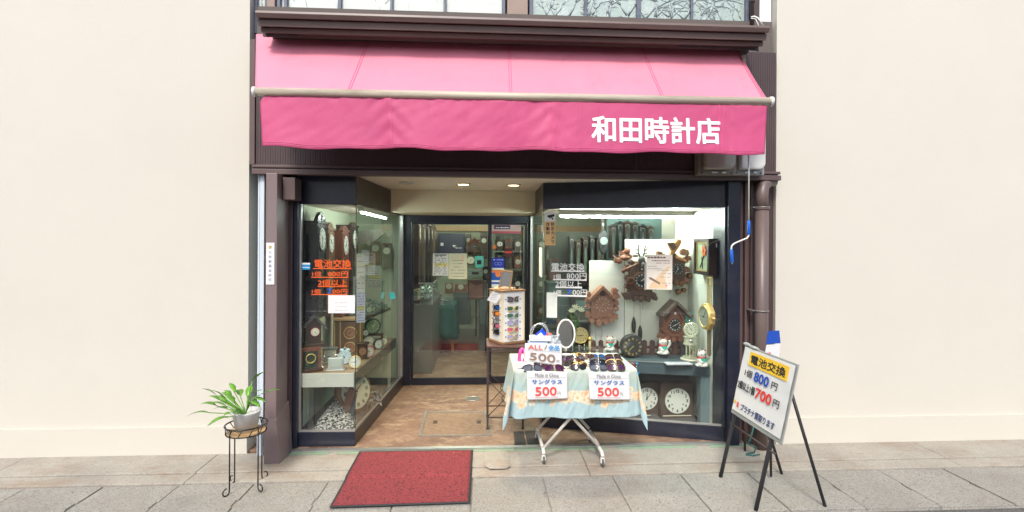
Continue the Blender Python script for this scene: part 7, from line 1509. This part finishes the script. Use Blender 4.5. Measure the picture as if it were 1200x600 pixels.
for i, (py_, l_, f_) in enumerate(((433.5, 'purple', 'tortoise'), (430.3, 'brown', 'black'), (427, 'brown', 'gold'), (423.5, 'purple', 'black'), (420, 'brown', 'black'))):
    gl(723.5 - i * 1.0, py_, l_, f_, '%s sunglasses of the column at the bottle end of the table' % (['purple tinted front', 'brown tinted second', 'gold rimmed third', 'purple tinted fourth', 'brown tinted rearmost'][i]), .130, .55 + .06 * i, rad(R.uniform(-3, 3)))
k = 0; cols = [('black', 'black'), ('brown', 'gold'), ('brown', 'tortoise'), ('grey', 'black'), ('green', 'gold'), ('purple', 'black'), ('black', 'tortoise'), ('brown', 'black')]
for i, py_ in enumerate((433, 429.5, 426, 422.6, 419.2)):
    gl(679 - i * .6, py_, *cols[i], '%s sunglasses of the middle column beside the ALL sign' % (['black lensed front', 'gold framed second', 'tortoise framed third', 'grey lensed fourth', 'green lensed rearmost'][i]), .115, .55, rad(R.uniform(-10, 10)))
for i, py_ in enumerate((424, 420.5, 417)):
    gl(664 - i * .5, py_, *cols[5 + i], '%s sunglasses tucked behind the ALL sign corner' % (['purple', 'tortoise', 'brown'][i]), .11, .5, rad(R.uniform(-12, 12)))
rj = random.Random(8)
for k in range(11):
    gl(rj.uniform(666, 690), 418.5 + k * 1.35, *cols[k % 8], 'dark sunglasses in the jumbled heap beside the ALL sign', .12, rj.uniform(.3, 1.0), rad(rj.uniform(-38, 38)))
gl(625, 434, 'grey', 'navy', 'large navy sunglasses at the front corner above the hanging sign', .15, .8)
gl(650, 434, 'purple', 'tortoise', 'large plum tinted sunglasses at the front beside the navy pair', .15, .8)
gl(634, 430.5, 'purple', 'tortoise', 'plum sunglasses half hidden behind the large navy pair', .13, .8)
# ---------------------------------------------------------------- basket with goods
bk4 = thing('wire_basket', 'silver wire handled basket behind the ALL price sign', 'basket', P(632, 412, 4.05)); Yb4 = 4.05; s4 = Yb4 / F
wire = mat('bright_wire', (.55, .56, .57), .3, metal=.7)
B0 = P(632, 411, Yb4); B0.z = zt4 + .004; w4 = 24 * s4
for k, dy_ in enumerate((-.07, .05)):
    mb = MB(); n_ = 16; zb_ = P(0, 397, Yb4).z; pts = [(B0.x - w4 * (.42 + .0) * math.cos(math.pi * i / n_) * -1 * -1, Yb4 + dy_, P(631, 393, Yb4).z + (16 - 4 * k) * s4 * math.sin(math.pi * i / n_)) for i in range(n_ + 1)]
    mb.tube(pts, .0045, 8); build(mb, 'handle', wire, bk4)
mb = MB()
for h_ in (.0, .05, .10): 
    a_, b_ = w4 * (.42 + h_ * .6), .09 + h_ * .1; mb.ring((B0.x, Yb4, B0.z + h_), a_, .0025, 28, (0, 1), 6, ry=b_)
for k in range(28):
    an = 2 * math.pi * k / 28; mb.tube([(B0.x + w4 * .42 * math.cos(an), Yb4 + .09 * math.sin(an), B0.z), (B0.x + w4 * .48 * math.cos(an), Yb4 + .10 * math.sin(an), B0.z + .10)], .0018, 5)
build(mb, 'basket_body', wire, bk4)
def boxthing(name, label, cat, px, py, Y, wpx, hpx, dp, m, rot=0, lean=0, detail=None, dm=None):
    it = Item(name, label, cat, px, py, Y, rot=rot, lean=lean); s_ = it.s; mb = it.mb(); w, h = wpx * s_ / 2, hpx * s_; mb.box(-w, w, 0, h, -dp, 0); it.part('carton', mb, m, bevel=.002)
    if detail: mb = it.mb(); mb.box(-w * detail[0], w * detail[1], h * detail[2], h * detail[3], .0005, .0015); it.part('print', mb, dm or inkg)
    return it
boxthing('goods_packet', 'white carton laid across the wire basket', 'packet', 633, 400, 3.98, 25, 5, .10, paper, rad(-4), 0, (.7, .1, .3, .5), mat('pale_print', (.5, .52, .55), .6))
boxthing('goods_packet', 'white packet with blue edge under the carton in the basket', 'packet', 631, 405, 3.96, 22, 3.4, .09, mat('blue_white', (.30, .42, .62), .4), rad(3))
it = Item('goods_packet', 'bright blue folded packet standing up in the wire basket', 'packet', 633, 395, 4.04); mb = it.mb(); mb.prism(it.pts((626, 394), (636, 385.5), (641, 391), (640, 394)), -.03, 0); it.part('wrapper', mb, mat('bright_blue', (.0, .06, .62), .4), bevel=.003)
mb = it.mb(); mb.prism(it.pts((629, 393.5), (634, 389.5), (637, 393.5)), .0005, .002); it.part('white_patch', mb, paper)
it = Item('goods_packet', 'red and white small packet next to the blue packet in the basket', 'packet', 643, 394, 4.03); mb = it.mb(); mb.prism(it.pts((640, 393), (642, 389.5), (647, 391.5), (645, 395)), -.02, 0); it.part('wrapper', mb, mat('coral', (.75, .12, .12), .4), bevel=.002)
it = Item('plastic_bag', 'crumpled clear bag bunched at the mirror side of the basket', 'bag', 648, 408, 4.02); mb = it.mb(); rr = random.Random(4)
mb.grid(lambda u, v: ((u - .5) * .13 * (1 - .3 * v) + rr.uniform(-.008, .008), v * .11 + rr.uniform(-.008, .008), .03 * math.sin(u * 3) + rr.uniform(-.012, .012)), 10, 9, False); it.part('sheet', mb, mat('clear_bag', (.50, .54, .58), .15), solid=.001)
it = Item('hair_band', 'bright pink ruffled hair band lying at the table corner behind the ALL sign', 'hair band', 612, 425, 3.95); mb = it.mb()
pts = [((6 + 1.3 * math.sin(k * 2.1)) * it.s * .6 * math.cos(k * .5236) , (7 + 9 * math.sin(k * .5236)) * it.s, .012 * math.sin(k * 1.7)) for k in range(13)]; mb.tube(pts, [.013 + .005 * (k % 2) for k in range(13)], 8, False); it.part('ruffle', mb, mat('hot_pink', (.75, .08, .35), .6, var=.3, vs=30), sub=1)
boxthing('card_tray', 'flat white card box at the table corner under the ALL sign', 'box', 616, 431.5, 3.74, 20, 4, .10, mat('card_tray_m', (.70, .66, .62), .5), 0)
# ---------------------------------------------------------------- oval mirror on a stand
om = Item('table_mirror', 'oval white framed table mirror standing behind the sunglasses', 'mirror', 663.5, 413, 4.02, lean=rad(6.2)); ca, cb = om.l(663.6, 391.3)
mb = om.mb(); mb.ring((ca, cb, 0), 10.2 * om.s, .007, 44, ry=16.2 * om.s); om.part('frame', mb, mat('white_mirror_frame', (.80, .78, .76), .3))
mm_ = bpy.data.materials.new('mirror_glass'); mm_.use_nodes = True; q = mm_.node_tree.nodes['Principled BSDF']; q.inputs['Metallic'].default_value = 1; q.inputs['Roughness'].default_value = .02; q.inputs['Base Color'].default_value = (.9, .9, .88, 1)
mb = om.mb(); mb.disc((ca, cb), 10 * om.s, -.006, -.001, 44, ry=16 * om.s); om.part('mirror_glass', mb, mm_)
mb = om.mb(); mb.tube([(ca, cb - 16.5 * om.s, -.0), (ca, .01, -.01)], .005, 8); mb.lathe([(.05, 0), (.05, .006), (.01, .012)], (ca, -.02, -.01), 1, 24); om.part('stand', mb, MATS['white_mirror_frame'])
# bottle at the corner
wb = Item('water_bottle', 'small clear bottle with blue cap and label behind the tablecloth corner', 'bottle', 746, 441, 4.28); s_ = wb.s
wb.root.location = wb.O
mb = wb.mb(); h_ = 16 * s_; mb.lathe([(.02, 0), (.022, .01), (.022, h_ * .5), (.010, h_ * .75), (.009, h_ * .85)], ax=1, n=20); wb.part('bottle_body', mb, glass('bottle_glass', (.7, .85, .88), .15))
mb = wb.mb(); mb.lathe([(.012, h_ * .85), (.012, h_)], ax=1, n=16); wb.part('cap', mb, ink_lblue); mb = wb.mb(); mb.lathe([(.0225, h_ * .1), (.0225, h_ * .3)], ax=1, n=20); wb.part('label_band', mb, ink_lblue)
bs4 = boxthing('red_box', 'dark red box leaning at the bottle end of the sunglasses', 'box', 742, 438, 4.05, 9, 12, .05, mat('dull_red', (.13, .05, .045), .5), rad(20))
# ================================================================ iron stand and sunglasses rack
Yi = 4.34; zi = .735
isd = thing('iron_stand', 'rusty wrought iron side stand with brown wooden top under the sunglasses rack', 'stand', G(590, 505, FZ))
ix0, ix1 = P(571, 410, Yi - .05).x, P(614, 410, Yi - .05).x; iy0, iy1 = Yi - .05, Yi + .27
mb = MB(); mb.box(ix0 - .008, ix1 + .008, iy0 - .01, iy1 + .01, zi - .022, zi); build(mb, 'wooden_top', mat('maroon_top', (.10, .045, .035), .35, var=.2, dirt=.2), isd, bevel=.006)
for (x_, y_) in ((ix0 + .006, iy0 + .006), (ix1 - .006, iy0 + .006), (ix0 + .006, iy1 - .006), (ix1 - .006, iy1 - .006)):
    mb = MB(); mb.box(x_ - .0075, x_ + .0075, y_ - .0075, y_ + .0075, FZ, zi - .0225); lg = build(mb, 'leg', iron, isd)
    mb = MB(); mb.ell((x_, y_ - .0, FZ + .012), (.013, .013, .013)); mb.ell((x_, y_, FZ + .10), (.012, .012, .012)); build(mb, 'knob', iron, lg)
for y_ in (iy0 + .006, iy1 - .006):
    mb = MB(); mb.tube([(ix0, y_, FZ + .1), (ix1, y_, FZ + .42)], .0035, 6); mb.tube([(ix1, y_ + .006, FZ + .1), (ix0, y_ + .006, FZ + .42)], .0035, 6)
    mb.box(ix0, ix1, y_ - .004, y_ + .004, zi - .05, zi - .04); mb.box(ix0, ix1, y_ - .004, y_ + .004, FZ + .095, FZ + .103)
    build(mb, 'brace', iron, isd); mb = MB(); mb.ring(((ix0 + ix1) / 2, y_, FZ + .26), .03, .003, 20, (0, 2), 6); build(mb, 'scroll_ring', iron, isd)
for x_ in (ix0 + .006, ix1 - .006):
    mb = MB(); mb.tube([(x_, iy0, FZ + .1), (x_, iy1, FZ + .42)], .0035, 6); build(mb, 'brace', iron, isd); mb = MB(); mb.tube([(x_ + .006, iy1, FZ + .1), (x_ + .006, iy0, FZ + .42)], .0035, 6); mb.box(x_ - .004, x_ + .004, iy0, iy1, FZ + .095, FZ + .103); build(mb, 'brace', iron, isd)
# rack: rotating square column, its corner towards the street
rk_c = V(((P(579, 400, Yi).x + P(610, 400, Yi).x) / 2 + .0, Yi + .105, zi + .001)); ang = rad(27); hw = .105
rk = thing('sunglasses_rack', 'white square rotating rack with gold edges full of hanging sunglasses', 'display rack', rk_c)
def rf(a, b_): return rk_c + V((a * math.cos(ang) - b_ * math.sin(ang), a * math.sin(ang) + b_ * math.cos(ang), 0))
zr0, zr1 = rk_c.z + .022, P(592, 342, Yi).z
def sq(mb, h, z0, z1): 
    c = [rf(-h, -h), rf(h, -h), rf(h, h), rf(-h, h)]; mb.hexa([(p.x, p.y, z0) for p in c], [(p.x, p.y, z1) for p in c]); return mb
build(sq(MB(), hw, zr0, zr1), 'column', mat('rack_white', (.74, .74, .73), .45, var=.03), rk)
build(sq(MB(), hw + .014, rk_c.z, zr0 - .001), 'base_board', wood_m, rk, bevel=.004); build(sq(MB(), hw + .014, zr1 + .001, zr1 + .015), 'top_board', wood_m, rk, bevel=.003)
goldp = mat('pale_gold_edge', (.74, .60, .36), .45)
for (a, b_) in ((-1, -1), (1, -1), (1, 1), (-1, 1)):
    p = rf(a * (hw + .001), b_ * (hw + .001)); mb = MB(p - V((0, 0, p.z)), V((math.cos(ang), math.sin(ang), 0)), V((-math.sin(ang), math.cos(ang), 0)), UZ); mb.box(-.0065, .0065, -.0065, .0065, zr0, zr1); build(mb, 'gold_edge', goldp, rk, bevel=.002)
facesR = [(V((math.cos(ang), math.sin(ang), 0)), V((math.sin(ang), -math.cos(ang), 0)), 'wide'), (V((math.sin(ang), -math.cos(ang), 0)), V((-math.cos(ang), -math.sin(ang), 0)), 'narrow')]
sets = [[('grey', 'tortoise'), ('green', 'gold'), ('green', 'silver'), ('lilac', 'silver'), ('pink', 'gold'), ('lilac', 'gold')], [('blue', 'navy'), ('orange', 'tortoise'), ('grey', 'silver'), ('pink', 'black'), ('black', 'black')]]
nmc = [['dark', 'green lensed', 'second green lensed', 'lilac lensed', 'pink lensed', 'pale lilac lowest'], ['navy', 'orange lensed', 'grey lensed', 'pink lensed', 'black lowest']]
pgm = MB(); 
for fi, (uu_, nn2, fn) in enumerate(facesR):
    for k, (l_, f_) in enumerate(sets[fi]):
        zz = P(592, (352 if fi == 0 else 362) + 0, Yi).z - (k * (8.2 if fi == 0 else 7.2)) * Yi / F - (.02 if k > 0 and fi == 0 else 0)
        p = rk_c + nn2 * (hw + .016); p = V((p.x, p.y, zz - .01)); rot_ = math.atan2(uu_.y, uu_.x)
        make_glasses('sunglasses', '%s sunglasses on the %s face of the white rack' % (nmc[fi][k], 'sunlit street' if fi == 0 else 'narrow side'), p, rot_, l_, f_, .165, 0, 'sunglasses hung on the white rack', 1)
        for s_ in (-1, 1): c_ = rk_c + nn2 * (hw + .0) + uu_ * s_ * .07; pgm = MB(); pgm.box(c_.x - .005, c_.x + .005, c_.y - .005, c_.y + .005, zz + .005, zz + .014); build(pgm, 'peg', black, rk)
it = Item('paper_flap', 'white instruction card hanging tilted from the top of the rack', 'card', 580, 356, Yi - .03, rot=rad(-20)); mb = it.mb(); mb.prism(it.pts((570, 352), (582, 355.5), (588, 346), (577, 341.5)), 0, .003); it.part('card', mb, paper)
mb = it.mb(); 
for k in range(4): a, b_ = it.l(573.5 + k * 1.2, 351 - k * 2); mb.scrib(a, a + .05, b_, .004, .0036, k)
it.part('print', mb, inkg)
it = Item('rack_mirror', 'small pale wood framed mirror leaning on top of the sunglasses rack', 'mirror', 592, 339, Yi + .05, lean=rad(-6), rot=rad(-8)); tp = it
q = zr1 + .016
mb = it.mb(); mb.prism(it.pts((583.5, 338), (588.5, 316.5), (590, 316.5), (585.5, 338)), -.006, .006); mb.prism(it.pts((596.5, 338), (600, 317.5), (601.5, 317.5), (598.5, 338)), -.006, .006); mb.prism(it.pts((588.5, 316.5), (601.5, 317.5), (601.2, 319), (588.2, 318)), -.0055, .0055); it.part('frame', mb, wood_l, bevel=.001)
mb = it.mb(); mb.prism(it.pts((585.5, 337), (590, 318.5), (600, 319.3), (597, 337)), -.003, .002); it.part('mirror_glass', mb, mm_)
mb = it.mb(); mb.box(*[it.l(579, 0)[0], it.l(601, 0)[0]], it.l(0, 340.6)[1], it.l(0, 337.5)[1], -.05, .03); it.part('tray', mb, wood_l, bevel=.002)
make_glasses('sunglasses', 'black folded sunglasses lying on the top board of the rack', V((P(604, 337, Yi).x, Yi + .09, zr1 + .017)), rad(-12), 'black', 'black', .13, .9)
# ================================================================ light, world, camera
w = bpy.data.worlds.new('World'); SC.world = w; w.use_nodes = True; N = w.node_tree.nodes; L = w.node_tree.links
sky = N.new('ShaderNodeTexSky'); sky.sky_type = 'NISHITA'; sky.sun_disc = False
EL, AZ = rad(48), rad(194)      # sun behind the camera, a little to its left
sky.sun_elevation = EL; sky.sun_rotation = AZ; sky.air_density = 1.0; sky.dust_density = 3.0; sky.ozone_density = 1.0
bg = N['Background']; L.new(sky.outputs[0], bg.inputs[0]); bg.inputs[1].default_value = 0.125
sl = bpy.data.lights.new('sun', 'SUN'); sl.energy = 1.5; sl.angle = rad(11); sl.color = (1.0, 0.96, 0.9)
so = bpy.data.objects.new('sun', sl); COL.objects.link(so)
sd = V((math.sin(AZ) * math.cos(EL), math.cos(AZ) * math.cos(EL), math.sin(EL)))
so.rotation_euler = (-sd).to_track_quat('-Z', 'Y').to_euler(); so.location = (0, -3, 8)
cd = bpy.data.cameras.new('camera'); cam = bpy.data.objects.new('camera', cd); COL.objects.link(cam)
cd.sensor_width = 36; cd.lens = 18; cd.shift_y = -(300 - HY) / 1200; cd.clip_end = 500; cd.clip_start = 0.05
M = Matrix((RT, UP, -FWD)).transposed().to_4x4(); M.translation = CAM; cam.matrix_world = M
SC.camera = cam
SC.view_settings.view_transform = 'Standard'; SC.view_settings.look = 'None'; SC.view_settings.exposure = 0.9; SC.view_settings.gamma = 1
SC.cycles.max_bounces = 7; SC.cycles.transparent_max_bounces = 12; SC.cycles.use_denoising = True
SC.cycles.sample_clamp_indirect = 4.0; SC.cycles.caustics_reflective = False; SC.cycles.caustics_refractive = False
